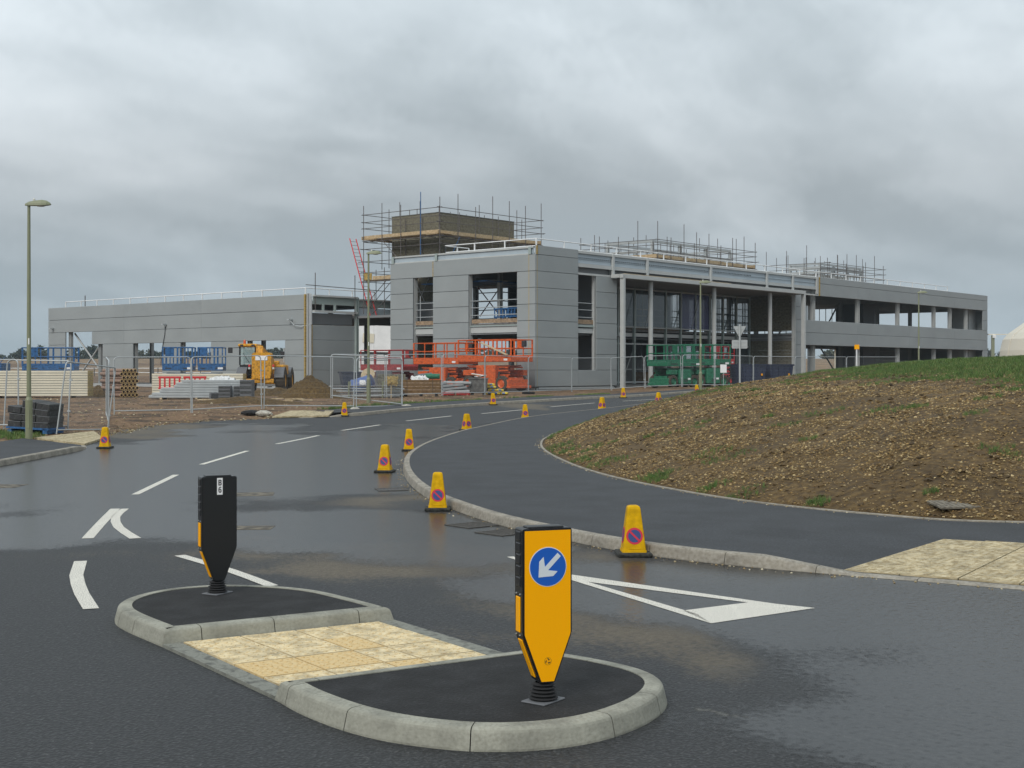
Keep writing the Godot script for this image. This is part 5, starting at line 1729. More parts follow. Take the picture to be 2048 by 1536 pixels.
func make_scaffolds() -> void:
	var s := scaffold("scaffold of dark tubes and board deck round the brown block tower", [3.0, 11.2], [11.2, 15.9], 9.25, 13.3, 11.25, 1.45, [12.1, 12.55, 13.1, 10.6], 5)
	# lower lift down the left side of the tower, down to the link roof
	for b in [12.95, 15.2, 17.35]:
		for a in [1.55, 2.8]:
			ptube(s, "standard", L(a, 5.75, b), L(a, 9.2, b), .028, M.scaffold, 5)
	for y in [8.25, 8.9, 9.7]:
		ptube(s, "ledger", L(1.55, y, 12.9), L(1.55, y, 17.9), .025, M.scaffold, 5)
		ptube(s, "ledger", L(1.3, y, 17.35), L(4.6, y, 17.35), .025, M.scaffold, 5)
	for k in 5: abox(s, "deck_board", 1.6 + k * .23, 1.81 + k * .23, 8.32, 8.36, 12.95, 17.5, M.board)
	abox(s, "toe_board", 1.54, 1.58, 8.36, 8.62, 12.95, 16.4, M.board)
	abox(s, "guard_sheet", 1.50, 1.53, 8.36, 8.85, 16.45, 17.3, M.insulation)
	for q in [[13.2, 16.4], [14.4, 17.2], [15.0, 17.9]]:
		ptube(s, "brace", L(1.5, 5.9, q[1]), L(1.5, 8.2, q[0]), .028, M.scaffold, 5)
	ptube(s, "brace", L(1.55, 9.0, 12.9), L(1.55, 11.2, 15.5), .028, M.scaffold, 5)
	ptube(s, "brace", L(2.4, 9.3, 9.75), L(3.6, 11.2, 9.75), .028, M.blue, 5)
	ptube(s, "standard", L(1.56, 9.2, 11.6), L(1.56, 14.3, 11.6), .03, M.blue, 5)
	ptube(s, "toe_tube", L(11.5, 11.15, 9.75), L(15.2, 11.2, 9.75), .03, M.red, 5)
	var lad := thing("ladder", "long red ladder leaning on the tower scaffold's left side", "ladder")
	lad.transform = BT
	var foot := L(1.2, 5.78, 16.2)
	var head := L(1.2, 11.45, 18.35)
	for o in [0.0, .45]:
		ptube(lad, "stile", foot + Vector3(o * 1.4, 0, -.1), head + Vector3(o * 1.4, 0, -.1), .04, M.plastic_red, 6)
	for k in 20:
		var p := foot.lerp(head, (k + .7) / 20.5)
		ptube(lad, "rung", p + Vector3(0, 0, -.1), p + Vector3(.63, 0, -.1), .018, M.galv_dull, 5)
	scaffold("scaffold with board deck round the open steel plant frame above the porch", [19.0, 30.3], [4.0, 8.2], 9.3, 12.0, 10.2, 1.5, [10.75, 11.2, 11.6], 9)
	scaffold("scaffold round the smaller louvred plant frame over the far wing", [46.0, 54.3], [4.0, 7.0], 9.3, 12.1, 9.75, 1.6, [10.5, 11.0, 11.5], 13)
	# temporary edge tubes at the corner of the left wing
	var e := thing("edge_tubes", "upright scaffold tubes with one rail at the low roof's corner", "scaffold")
	e.transform = BT
	for q in [[-3.7, 16.65], [-.1, 16.5], [.75, 16.5]]: ptube(e, "standard", L(q[0], 5.85, q[1]), L(q[0], 8.6, q[1]), .03, M.scaffold, 6)
	ptube(e, "ledger", L(-4.6, 7.72, 16.6), L(6.0, 7.55, 16.6), .026, M.scaffold, 6)
	var sp := thing("roof_tube", "single upright tube at the far end of the low roof", "scaffold tube")
	sp.transform = BT
	ptube(sp, "tube", L(-4.1, 6.68, 44.6), L(-4.1, 8.0, 44.6), .04, M.scaffold, 6)
	# scaffold tower and stacked barriers seen through the big window
	var it := thing("mobile_tower", "dark access tower standing inside behind the large window opening", "scaffold")
	it.transform = BT
	for q in [[4.0, 6.2], [4.0, 8.4], [6.2, 6.2], [6.2, 8.4], [7.6, 7.3]]: ptube(it, "standard", L(q[0], 4.92, q[1]), L(q[0], 8.6, q[1]), .05, M.steel_dark, 5)
	for y in [5.4, 6.0, 6.6, 7.2, 7.7]:
		ptube(it, "ledger", L(4.0, y, 6.0), L(4.0, y, 8.7), .035, M.steel_dark, 5)
		ptube(it, "ledger", L(3.8, y, 6.2), L(8.0, y, 6.2), .035, M.steel_dark, 5)
	ptube(it, "brace", L(4.0, 5.4, 6.2), L(4.0, 7.6, 8.4), .04, M.red, 5)
	ptube(it, "brace", L(4.2, 7.7, 6.4), L(4.2, 5.6, 8.4), .04, M.red, 5)
	for k in 3:
		var bt := thing("plastic_barrier", ["blue plastic barrier at the big window's sill, nearest the corner", "blue plastic barrier at the big window's sill, middle one", "blue plastic barrier at the big window's sill, farthest from the corner"][k], "barrier", Vector3.ZERO, 0, "blue barriers inside the building")
		bt.transform = BT * Transform3D(Basis.IDENTITY, L(.75 + k * .16, 4.92, 2.3 + k * .75))
		barrier_parts(bt, M.blue, 1.2)
func barrier_parts(t: Node, m: Material, w: float) -> void:
	var mb := MB.new()
	for y in [.42, .95]: mb.cbox(Vector3(0, y, 0), Vector3(.05, .10, w), .02)
	for k in 5: mb.cbox(Vector3(0, .685, -w / 2 + .08 + k * (w - .16) / 4), Vector3(.045, .43, .09), .015)
	part(t, "panel", mb.mesh(), m)
	for s in [-1, 1]:
		var f := MB.new()
		f.cbox(Vector3(0, .2, s * (w / 2 - .2)), Vector3(.06, .38, .10), .015)
		f.cbox(Vector3(0, .02, s * (w / 2 - .2)), Vector3(.45, .04, .10), .012)
		part(t, "foot", f.mesh(), m)

# ---------------------------------------------------------------- site fence
func fence_panel(p0: Vector2, p1: Vector2, label: String, lean := 0.0, skew := 0.0, h := 2.0) -> void:
	var d := p1 - p0
	var w := d.length()
	var t := thing("site_fence", label, "fence", Vector3.ZERO, 0.0, "mesh panels of the temporary site fence")
	var y0 := yard_y(p0.x, p0.y) + .05
	var y1 := yard_y(p1.x, p1.y) + .05
	var x := Vector3(d.x, y1 - y0, d.y).normalized()
	var up := (Vector3.UP - x * x.y).normalized()
	var z := x.cross(up)
	var b := Basis(x, up, z)
	if lean != 0.0: b = b * Basis(Vector3.RIGHT, lean)
	if skew != 0.0: b = b * Basis(Vector3(0, 0, 1), skew)
	t.transform = Transform3D(b, Vector3(p0.x, y0, p0.y))
	var r := .021
	var fr := MB.new()
	var c := .14
	var path := [Vector3(0, .0, 0), Vector3(0, h - c, 0)]
	for k in range(1, 6): path.append(Vector3(c - c * cos(k * PI / 10), h - c + c * sin(k * PI / 10), 0))
	path.append(Vector3(w - c, h, 0))
	for k in range(1, 6): path.append(Vector3(w - c + c * sin(k * PI / 10), h - c + c * cos(k * PI / 10), 0))
	path.append(Vector3(w, 0, 0))
	fr.pipe(path, r, 6)
	fr.tube(Vector3(0, .12, 0), Vector3(w, .12, 0), r, r, 6)
	part(t, "frame", fr.mesh(), M.galv)
	var ms := MB.new()
	var nv := int(w / .042)
	var wr := .0011
	for k in range(1, nv):
		var xx := w * k / nv
		var top := h
		if xx < c: top = h - c + sqrt(c * c - (c - xx) * (c - xx))
		elif xx > w - c: top = h - c + sqrt(c * c - (xx - w + c) * (xx - w + c))
		ms.tube(Vector3(xx, .12, 0), Vector3(xx, top, 0), wr, wr, 3, false)
	for k in range(1, 8):
		ms.tube(Vector3(0, .12 + k * (h - .12) / 8, 0), Vector3(w, .12 + k * (h - .12) / 8, 0), wr * 1.2, wr * 1.2, 3, false)
	var mi := part(t, "wire_mesh", ms.mesh(), M.galv_dull)
	mi.set_meta("kind", "stuff")
	for q in [1.45, .55]: pbox(t, "clamp", Vector3(w + .01, q, 0), Vector3(.09, .05, .05), M.galv)
func fence_block(x: float, z: float, turn: float, label: String) -> void:
	var t := thing("rubber_block", label, "rubber block", Vector3(x, maxf(yard_y(x, z), G(x, z)) , z), deg_to_rad(turn), "rubber feet of the site fence")
	var mb := MB.new()
	mb.cbox(Vector3(0, .065, 0), Vector3(.72, .13, .24), .03)
	part(t, "block", mb.mesh(), M.rubber)
func sandbag(x: float, z: float, turn: float, label: String, m: Material, s := 1.0) -> void:
	var t := thing("sandbag", label, "sandbag", Vector3(x, maxf(yard_y(x, z), G(x, z)) - .01, z), deg_to_rad(turn))
	var mb := MB.new()
	var r := RandomNumberGenerator.new()
	r.seed = int(x * 100)
	var rings := []
	for i in 9:
		var u := i / 8.0
		var ring := []
		for k in 10:
			var a := TAU * k / 10
			var rad := .17 * pow(sin(PI * clampf(u, .03, .97)), .55)
			ring.append(Vector3((u - .5) * .52 + r.randf_range(-.02, .02), .10 + sin(a) * rad * .6 + r.randf_range(-.012, .012), cos(a) * rad + r.randf_range(-.015, .015)) * s)
		rings.append(ring)
	for i in 8:
		for k in 10: mb.quad(rings[i][(k + 1) % 10], rings[i][k], rings[i + 1][k], rings[i + 1][(k + 1) % 10])
	part(t, "bag", mb.mesh(), m)
	part(t, "tie", boxm(Vector3(.06, .05, .05) * s, .01), m, Vector3(.28, .08, 0) * s)

func make_fence() -> void:
	fence_panel(Vector2(-17.6, -39.4), Vector2(-14.2, -38.7), "leftmost site fence panel, cut by the picture edge behind the tall lamp")
	fence_panel(Vector2(-14.7, -38.9), Vector2(-12.75, -38.6), "site fence panel crossing behind the tall lamp post and drainage crates", -.08)
	fence_panel(Vector2(-12.43, -36.7), Vector2(-12.2, -40.6), "leaning site fence panel right of the stacked drainage crates", .12, -.05)
	fence_panel(Vector2(-12.26, -40.9), Vector2(-14.0, -46.4), "site fence panel seen nearly edge on beside the clay pipes")
	fence_panel(Vector2(-13.9, -47.0), Vector2(-11.5, -48.2), "site fence panel in front of the clay pipes and pale panel stack")
	fence_panel(Vector2(-11.45, -48.2), Vector2(-9.4, -50.5), "site fence panel in front of the galvanised steel stack")
	fence_panel(Vector2(-9.33, -50.6), Vector2(-6.12, -52.0), "site fence panel in front of the yellow telehandler and earth heap")
	fence_panel(Vector2(-6.02, -52.0), Vector2(-4.4, -53.9), "site fence panel before the blue drum, at the white sandbags")
	fence_panel(Vector2(-8.28, -61.5), Vector2(-5.95, -63.0), "site fence panel set back behind the lamp by the tube pile")
	fence_panel(Vector2(-8.2, -61.4), Vector2(-4.45, -54.2), "site fence panel running back from the sandbags beside the blue drum")
	var pts := [[-5.9, -63.0], [-3.35, -64.75], [-1.38, -68.5], [.9, -73.7], [3.53, -79.6], [6.1, -82.6], [8.3, -83.9], [10.7, -84.6], [12.9, -85.6], [15.9, -88.6], [19.4, -92.2], [24, -96.5], [29, -101]]
	var lb := ["in front of the board pack by the lamp", "in front of the steel profiles and rubble tub", "in front of the orange lift's open end", "across the building corner", "before the narrow window of the long front", "at the left post of the porch", "before the left end of the green lift", "before the right end of the green lift", "carrying a white notice before the navy skips", "beside the grey road sign", "at the porch's right end", "just above the mound crest"]
	for i in pts.size() - 1:
		var a := Vector2(pts[i][0], pts[i][1])
		var b := Vector2(pts[i + 1][0], pts[i + 1][1])
		fence_panel(a + (b - a).normalized() * .04, b - (b - a).normalized() * .04, "site fence panel " + lb[i])
	fence_block(-6.05, -51.6, 20, "rubber fence foot under the white sandbag at the kerb")
	fence_block(-4.35, -53.6, 15, "rubber fence foot at the fence corner by the far kerb")
	fence_block(.9, -73.7, 30, "rubber fence foot near the building corner")
	sandbag(-5.95, -50.9, 60, "white sandbag slumped on the fence foot right of the yellow cone", M.sandbag)
	sandbag(-4.2, -53.4, 10, "white sandbag at the fence corner in front of the board pack", M.sandbag, .9)
	sandbag(-9.28, -47.6, 15, "black bag lying at the yard edge beside a torn white bag", M.rubber, 1.15)
	sandbag(-8.78, -47.5, -20, "torn white bag lying at the yard edge beside a black bag", M.sandbag, 1.2)
	var nt := thing("notice_board", "blank white notice fixed to the fence in front of the navy skip", "notice", gp(13.45, -85.55, 0))
	flat(nt, "sheet", pl([[-.2, 1.0], [.2, 1.0], [.2, 1.52], [-.2, 1.52]]), 0, .012, M.white)
	pbox(nt, "fixing_clip", Vector3(0, 1.52, .01), Vector3(.1, .04, .03), M.galv)
	pbox(nt, "backing_strut", Vector3(0, .76, -.02), Vector3(.03, 1.5, .02), M.galv)

# ---------------------------------------------------------------- scissor lifts and telehandler
func wheel(parent: Node, c: Vector3, r: float, w: float, tyre: Material, rim: Material) -> void:
	var n := node(parent, "wheel", c)
	var b := Basis(Vector3(0, 0, 1), Vector3(1, 0, 0), Vector3(0, 1, 0)) * Basis.IDENTITY
	b = Basis(Vector3.RIGHT, PI / 2)
	var ty := MB.new()
	ty.lathe([Vector2(r * .58, -w / 2), Vector2(r * .9, -w / 2), Vector2(r, -w * .36), Vector2(r, w * .36), Vector2(r * .9, w / 2), Vector2(r * .58, w / 2)], 22, Vector3.ZERO, b)
	part(n, "tyre", ty.mesh(), tyre)
	if r > .5:
		for k in 18:
			var a := TAU * k / 18
			for s in [-1, 1]:
				pbox(n, "lug", Vector3(cos(a) * r, sin(a) * r, s * w * .22), Vector3(.05, .07, w * .42), tyre, Basis(Vector3(0, 0, 1), a) * Basis(Vector3.RIGHT, s * .4))
	var rm := MB.new()
	rm.lathe([Vector2(0, -w * .3), Vector2(r * .3, -w * .3), Vector2(r * .42, -w * .18), Vector2(r * .58, -w * .42)], 16, Vector3.ZERO, b)
	rm.lathe([Vector2(r * .58, w * .42), Vector2(r * .42, w * .18), Vector2(r * .3, w * .3), Vector2(0, w * .3)], 16, Vector3.ZERO, b)
	part(n, "rim", rm.mesh(), rim)
func scissor_lift(label: String, at: Vector3, turn: float, m: Material, Ln: float, Wd: float, deck: float, wr: float, cage_gap := 1.0, side_box := true) -> Node3D:
	var t := thing("scissor_lift", label, "scissor lift", at, deg_to_rad(turn), "scissor lifts parked about the site")
	var ch := MB.new()
	ch.cbox(Vector3(0, wr + .18, 0), Vector3(Ln * .82, .36, Wd * .62), .03)
	part(t, "chassis", ch.mesh(), m)
	for s in [-1, 1]:
		var fr := MB.new()
		fr.cbox(Vector3(s * Ln * .42, wr * .95, 0), Vector3(.16, wr * 1.1, Wd * .95), .02)
		fr.cbox(Vector3(s * Ln * .46, wr * .55, 0), Vector3(.12, .16, Wd), .02)
		part(t, "bumper", fr.mesh(), m)
		if side_box:
			var bx := MB.new()
			var ct := wr * 1.25 if wr < .41 else (deck - .35) - wr * .6
			bx.cbox(Vector3(s * .12, wr * .6 + ct / 2, s * Wd * .40), Vector3(Ln * .36, ct, Wd * .2), .04)
			part(t, "engine_cover", bx.mesh(), m)
			var tr := MB.new()
			tr.cbox(Vector3(-s * Ln * .30, wr * 2.05 + .15, s * Wd * .38), Vector3(Ln * .22, wr * .7, Wd * .2), .03)
			part(t, "side_tray", tr.mesh(), m)
			pbox(t, "hose_bundle", Vector3(s * Ln * .24, wr * 1.9, s * Wd * .42), Vector3(.12, wr * 1.3, .1), M.dark, Basis(Vector3(0, 0, 1), .2), .03)
			pbox(t, "warning_label", Vector3(s * Ln * .40, deck, s * (Wd / 2 + .003)), Vector3(.3, .12, .008), M.label_white)
			for k in 4: pbox(t, "vent", Vector3(s * .12 - .15 + k * .1, wr * 1.15, s * (Wd * .5 + .004)), Vector3(.05, wr * .5, .01), M.dark)
			pbox(t, "plate_label", Vector3(s * .12 + Ln * .1, wr * 1.4, s * (Wd * .5 + .004)), Vector3(.22, .12, .01), M.label_white)
		for q in [-1, 1]: wheel(t, Vector3(s * Ln * .31, wr, q * Wd * .43), wr, .26, M.mudtyre, m)
	# folded scissor arms
	for k in 3:
		var y := wr + .42 + k * (deck - wr - .62) / 3.0
		for q in [-1, 1]:
			pbox(t, "scissor_arm", Vector3(0, y + .05, q * Wd * .26), Vector3(Ln * .76, .09, .06), m, Basis(Vector3(0, 0, 1), .035 * (1 if k % 2 else -1)))
			pbox(t, "scissor_arm", Vector3(0, y + .05, q * Wd * .33), Vector3(Ln * .76, .09, .06), m, Basis(Vector3(0, 0, 1), -.035 * (1 if k % 2 else -1)))
	# platform and guard rail cage
	var pf := MB.new()
	pf.cbox(Vector3(0, deck, 0), Vector3(Ln, .28, Wd), .02)
	part(t, "platform", pf.mesh(), m)
	pbox(t, "deck_plate", Vector3(0, deck + .143, 0), Vector3(Ln * .97, .01, Wd * .95), M.galv_dull)
	for s in [-1, 1]: pbox(t, "slot", Vector3(s * Ln * .3, deck, Wd / 2 + .001), Vector3(Ln * .2, .06, .01), M.dark)
	var y0 := deck + .14
	var k := maxi(2, int(round(Ln / cage_gap)))
	for s in [-1, 1]:
		for j in k + 1:
			var x := lerpf(-Ln / 2 + .03, Ln / 2 - .03, float(j) / k)
			pbox(t, "rail_post", Vector3(x, y0 + .55, s * (Wd / 2 - .03)), Vector3(.06 if j % 2 else .10, 1.1, .05), m)
		for y in [.55, 1.08]:
			ptube(t, "guard_rail", Vector3(-Ln / 2, y0 + y, s * (Wd / 2 - .03)), Vector3(Ln / 2, y0 + y, s * (Wd / 2 - .03)), .03, m, 6)
			ptube(t, "guard_rail", Vector3(s * (Ln / 2 - .03), y0 + y, -Wd / 2), Vector3(s * (Ln / 2 - .03), y0 + y, Wd / 2), .03, m, 6)
		pbox(t, "toe_board", Vector3(0, y0 + .07, s * (Wd / 2 - .02)), Vector3(Ln * .98, .14, .02), m)
	pbox(t, "control_box", Vector3(-Ln * .36, y0 + .85, Wd / 2 - .12), Vector3(.32, .38, .18), M.dark, Basis.IDENTITY, .03)
	pbox(t, "side_panel", Vector3(-Ln * .27, y0 + .82, Wd / 2 - .02), Vector3(.45, .52, .03), m)
	return t
func make_machines() -> void:
	var yd := func(a: float, b: float) -> Vector3:
		var p := BT * L(a, 0, b)
		return Vector3(p.x, yard_y(p.x, p.z), p.z)
	var along_b := 49.745 + 90.0
	scissor_lift("large orange scissor lift parked against the corner with a plank in its cage", yd.call(-2.6, 1.1), along_b, M.orange, 4.4, 2.1, 1.95, .48, .8)
	scissor_lift("orange scissor lift with black control box, left of the larger orange one", yd.call(-2.2, 5.7), along_b, M.orange, 4.0, 1.9, 1.85, .46, 1.1)
	scissor_lift("dark red scissor lift behind the board pack, left of the orange lifts", yd.call(-2.2, 10.9), along_b + 8, M.red, 3.6, 1.7, 1.42, .40, 1.2)
	scissor_lift("green scissor lift with muddy tyres in front of the porch, nearer the panels", gp(10.6, -88.0, .02), 38, M.green, 3.1, 1.9, 1.55, .42, .75)
	scissor_lift("green scissor lift in front of the porch, beside the navy skip", gp(12.75, -89.6, .02), 30, M.green, 3.1, 1.9, 1.60, .42, .8)
	var rl: Vector3 = yd.call(25.0, 2.0)
	scissor_lift("bright red scissor lift standing in the porch behind the skips", Vector3(rl.x, .70, rl.z), 49.7, M.plastic_red, 3.2, 1.3, 1.75, .3, .8)
	scissor_lift("blue scissor lift behind the first pale panel stack at the far left", gp(-27.6, -80.5, .02), 8, M.blue, 3.0, 1.6, 1.45, .35, .7)
	scissor_lift("blue scissor lift with slatted cage behind the second panel stack", gp(-19.6, -79.2, .02), 6, M.blue, 1.75, 1.4, 1.45, .32, .42)
	scissor_lift("blue scissor lift with solid end panel, left of the telehandler", gp(-17.75, -79.6, .02), 4, M.blue, 1.45, 1.4, 1.45, .32, .48)
	var pk := thing("plank", "pale plank leaning across the large orange lift's cage", "plank", yd.call(-3.75, .6), deg_to_rad(along_b))
	pbox(pk, "board", Vector3(-.4, 2.62, .0), Vector3(2.3, .05, .2), M.timber, Basis(Vector3(0, 0, 1), .35))
	telehandler()

func telehandler() -> void:
	var t := thing("telehandler", "yellow telehandler with glazed cab parked before the low grey wing", "telehandler", gp(-14.55, -79.5, .0), deg_to_rad(-62))
	# local x runs forwards (away from the camera here is +x); built along x, cab on +z side
	t.rotation.y = deg_to_rad(92)
	t.position.y = yard_y(-14.55, -79.5)
	t.scale = Vector3(1.1, 1.1, 1.1)
	for s in [-1, 1]:
		for q in [-1, 1]:
			wheel(t, Vector3(s * 1.4, .64, q * 1.02), .64, .5, M.mudtyre, M.machine)
			var g := MB.new()
			for k in 7:
				var a0 := PI * (.08 + .84 * k / 7.0)
				var a1 := PI * (.08 + .84 * (k + 1) / 7.0)
				var c := Vector3(s * 1.4, .62, 0)
				var o0 := Vector3(cos(a0), sin(a0), 0) * .74
				var o1 := Vector3(cos(a1), sin(a1), 0) * .74
				g.quad(c + o0 + Vector3(0, 0, q * .98 + .25), c + o1 + Vector3(0, 0, q * .98 + .25), c + o1 + Vector3(0, 0, q * .98 - .25), c + o0 + Vector3(0, 0, q * .98 - .25))
				g.quad(c + o0 * .96 + Vector3(0, 0, q * .98 - .25), c + o1 * .96 + Vector3(0, 0, q * .98 - .25), c + o1 * .96 + Vector3(0, 0, q * .98 + .25), c + o0 * .96 + Vector3(0, 0, q * .98 + .25))
			part(t, "mudguard", g.mesh(), M.guard)
	var ch := MB.new()
	ch.cbox(Vector3(0, .82, 0), Vector3(4.3, .42, .86), .04)
	part(t, "chassis", ch.mesh(), M.machine)
	for s in [-1, 1]:
		var ax := MB.new()
		ax.tube(Vector3(s * 1.4, .62, -.8), Vector3(s * 1.4, .62, .8), .14, .14, 10)
		part(t, "axle", ax.mesh(), M.dark)
		pbox(t, "bumper", Vector3(s * 2.25, .62, 0), Vector3(.12, .22, 1.5), M.machine, Basis.IDENTITY, .03)
	# rear counterweight hood (faces the camera) and engine bay
	var hd := MB.new()
	hd.prism(rounded(pl([[-.44, .75], [.44, .75], [.50, 1.15], [.50, 2.02], [.42, 2.10], [-.42, 2.10], [-.50, 2.02], [-.50, 1.15]]), .05), -.28, .42, Vector3(-1.95, 0, .12), Basis(Vector3.UP, -PI / 2))
	part(t, "counterweight", hd.mesh(), M.machine)
	pbox(t, "name_panel", Vector3(-2.385, 1.82, .12), Vector3(.01, .24, .62), M.label_white)
	pbox(t, "tow_hitch", Vector3(-2.42, .78, .12), Vector3(.2, .18, .3), M.machine, Basis.IDENTITY, .03)
	var en := MB.new()
	en.cbox(Vector3(-.1, 1.2, .88), Vector3(1.5, .55, .5), .06)
	part(t, "engine_cover", en.mesh(), M.machine)
	for q in [-1, 1]:
		var rl := node(t, "rear_light", Vector3(-2.4, 1.42, .12 + q * .62))
		pbox(rl, "lens", Vector3.ZERO, Vector3(.05, .12, .10), M.plastic_red, Basis.IDENTITY, .01)
		pbox(rl, "reverse_lens", Vector3(0, -.14, 0), Vector3(.05, .10, .10), M.lens, Basis.IDENTITY, .01)
	# boom lying along the middle, rising to the rear pivot
	var bd := Vector3(4.6, -.75, 0).normalized()
	var bb := Basis(bd, Vector3(-bd.y, bd.x, 0), Vector3(0, 0, 1))
	pbox(t, "boom", Vector3(.15, 1.92, -.05), Vector3(4.2, .42, .36), M.machine, bb, .03)
	pbox(t, "boom_head", Vector3(2.6, 1.30, .12), Vector3(.35, .8, .5), M.machine, Basis.IDENTITY, .04)
	pbox(t, "carriage", Vector3(2.85, .75, .12), Vector3(.12, .7, 1.2), M.machine, Basis.IDENTITY, .02)
	for q in [-.4, .4]: pbox(t, "fork", Vector3(3.4, .25, .12 + q), Vector3(1.1, .06, .12), M.dark)
	# cab: frame posts, glass, roof, lower door
	var cz := -.80
	pbox(t, "cab_base", Vector3(-.35, 1.16, cz), Vector3(1.45, .62, .86), M.black, Basis.IDENTITY, .04)
	for x in [-1.05, .35]:
		for z in [-.41, .41]: pbox(t, "cab_post", Vector3(x, 1.95, cz + z), Vector3(.09, 1.0, .08), M.black, Basis.IDENTITY, .015)
	var gl := MB.new()
	for x in [-1.06, .36]: gl.box(Vector3(x, 1.95, cz), Vector3(.012, .92, .74))
	part(t, "rear_window", gl.mesh(), M.cab_glass)
	for z in [-.42, .42]: pbox(t, "side_window", Vector3(-.35, 1.95, cz + z), Vector3(1.3, .92, .012), M.cab_glass)
	var rf := MB.new()
	rf.cbox(Vector3(-.35, 2.50, cz), Vector3(1.62, .16, 1.0), .05)
	part(t, "cab_roof", rf.mesh(), M.machine)
	for q in [-.3, .3]: pbox(t, "work_light", Vector3(-1.17, 2.50, cz + q), Vector3(.05, .09, .16), M.dark)
	var bc := MB.new()
	bc.lathe([Vector2(.07, 0), Vector2(.07, .14), Vector2(.05, .2), Vector2(0, .22)], 12, Vector3(-.8, 2.58, cz - .2))
	part(t, "beacon", bc.mesh(), M.orange)
	var st := MB.new()
	st.cbox(Vector3(-.2, 1.62, cz), Vector3(.45, .12, .5), .03); 
	st.cbox(Vector3(-.42, 1.95, cz), Vector3(.12, .65, .48), .03)
	part(t, "seat", st.mesh(), M.dark)
	ptube(t, "mirror_arm", Vector3(-1.0, 2.38, cz - .45), Vector3(-1.0, 2.36, cz - .95), .015, M.dark)
	pbox(t, "mirror", Vector3(-1.02, 2.24, cz - .92), Vector3(.06, .3, .24), M.dark, Basis.IDENTITY, .02)
	ptube(t, "mirror_arm", Vector3(-1.9, 1.9, .62), Vector3(-1.9, 1.95, 1.15), .015, M.dark)
	pbox(t, "mirror", Vector3(-1.92, 2.02, 1.15), Vector3(.06, .3, .2), M.dark, Basis.IDENTITY, .02)
	ptube(t, "exhaust", Vector3(-.2, 1.6, 1.0), Vector3(-.2, 2.35, 1.0), .05, M.galv, 8)
	ptube(t, "wiper", Vector3(-1.08, 1.55, cz + .1), Vector3(-1.08, 2.1, cz - .25), .012, M.black)

# ---------------------------------------------------------------- stacked materials in the yard
func on_yard(x: float, z: float) -> Vector3: return Vector3(x, yard_y(x, z), z)
func panel_stack(label: String, x: float, z: float, turn: float, Ln: float, W: float, n: int, hgt: float) -> void:
	var t := thing("panel_stack", label, "panel stack", on_yard(x, z), deg_to_rad(turn), "stacks of insulated wall panels")
	var lay := hgt / n
	var end := MB.new()
	for i in n:
		pbox(t, "insulated_panel", Vector3(0, .08 + (i + .5) * lay, 0), Vector3(Ln, lay - .022, W), M.cream, Basis.IDENTITY, .008)
		for s in [-1, 1]: pbox(t, "foam_end", Vector3(s * (Ln / 2 + .004), .08 + (i + .5) * lay, 0), Vector3(.012, lay - .012, W - .02), M.foam)
	pbox(t, "core", Vector3(0, .08 + hgt / 2, 0), Vector3(Ln - .05, hgt - .03, W - .06), M.guard)
	for k in 3: pbox(t, "bearer", Vector3((k - 1) * Ln * .4, .04, 0), Vector3(.12, .08, W), M.timber)
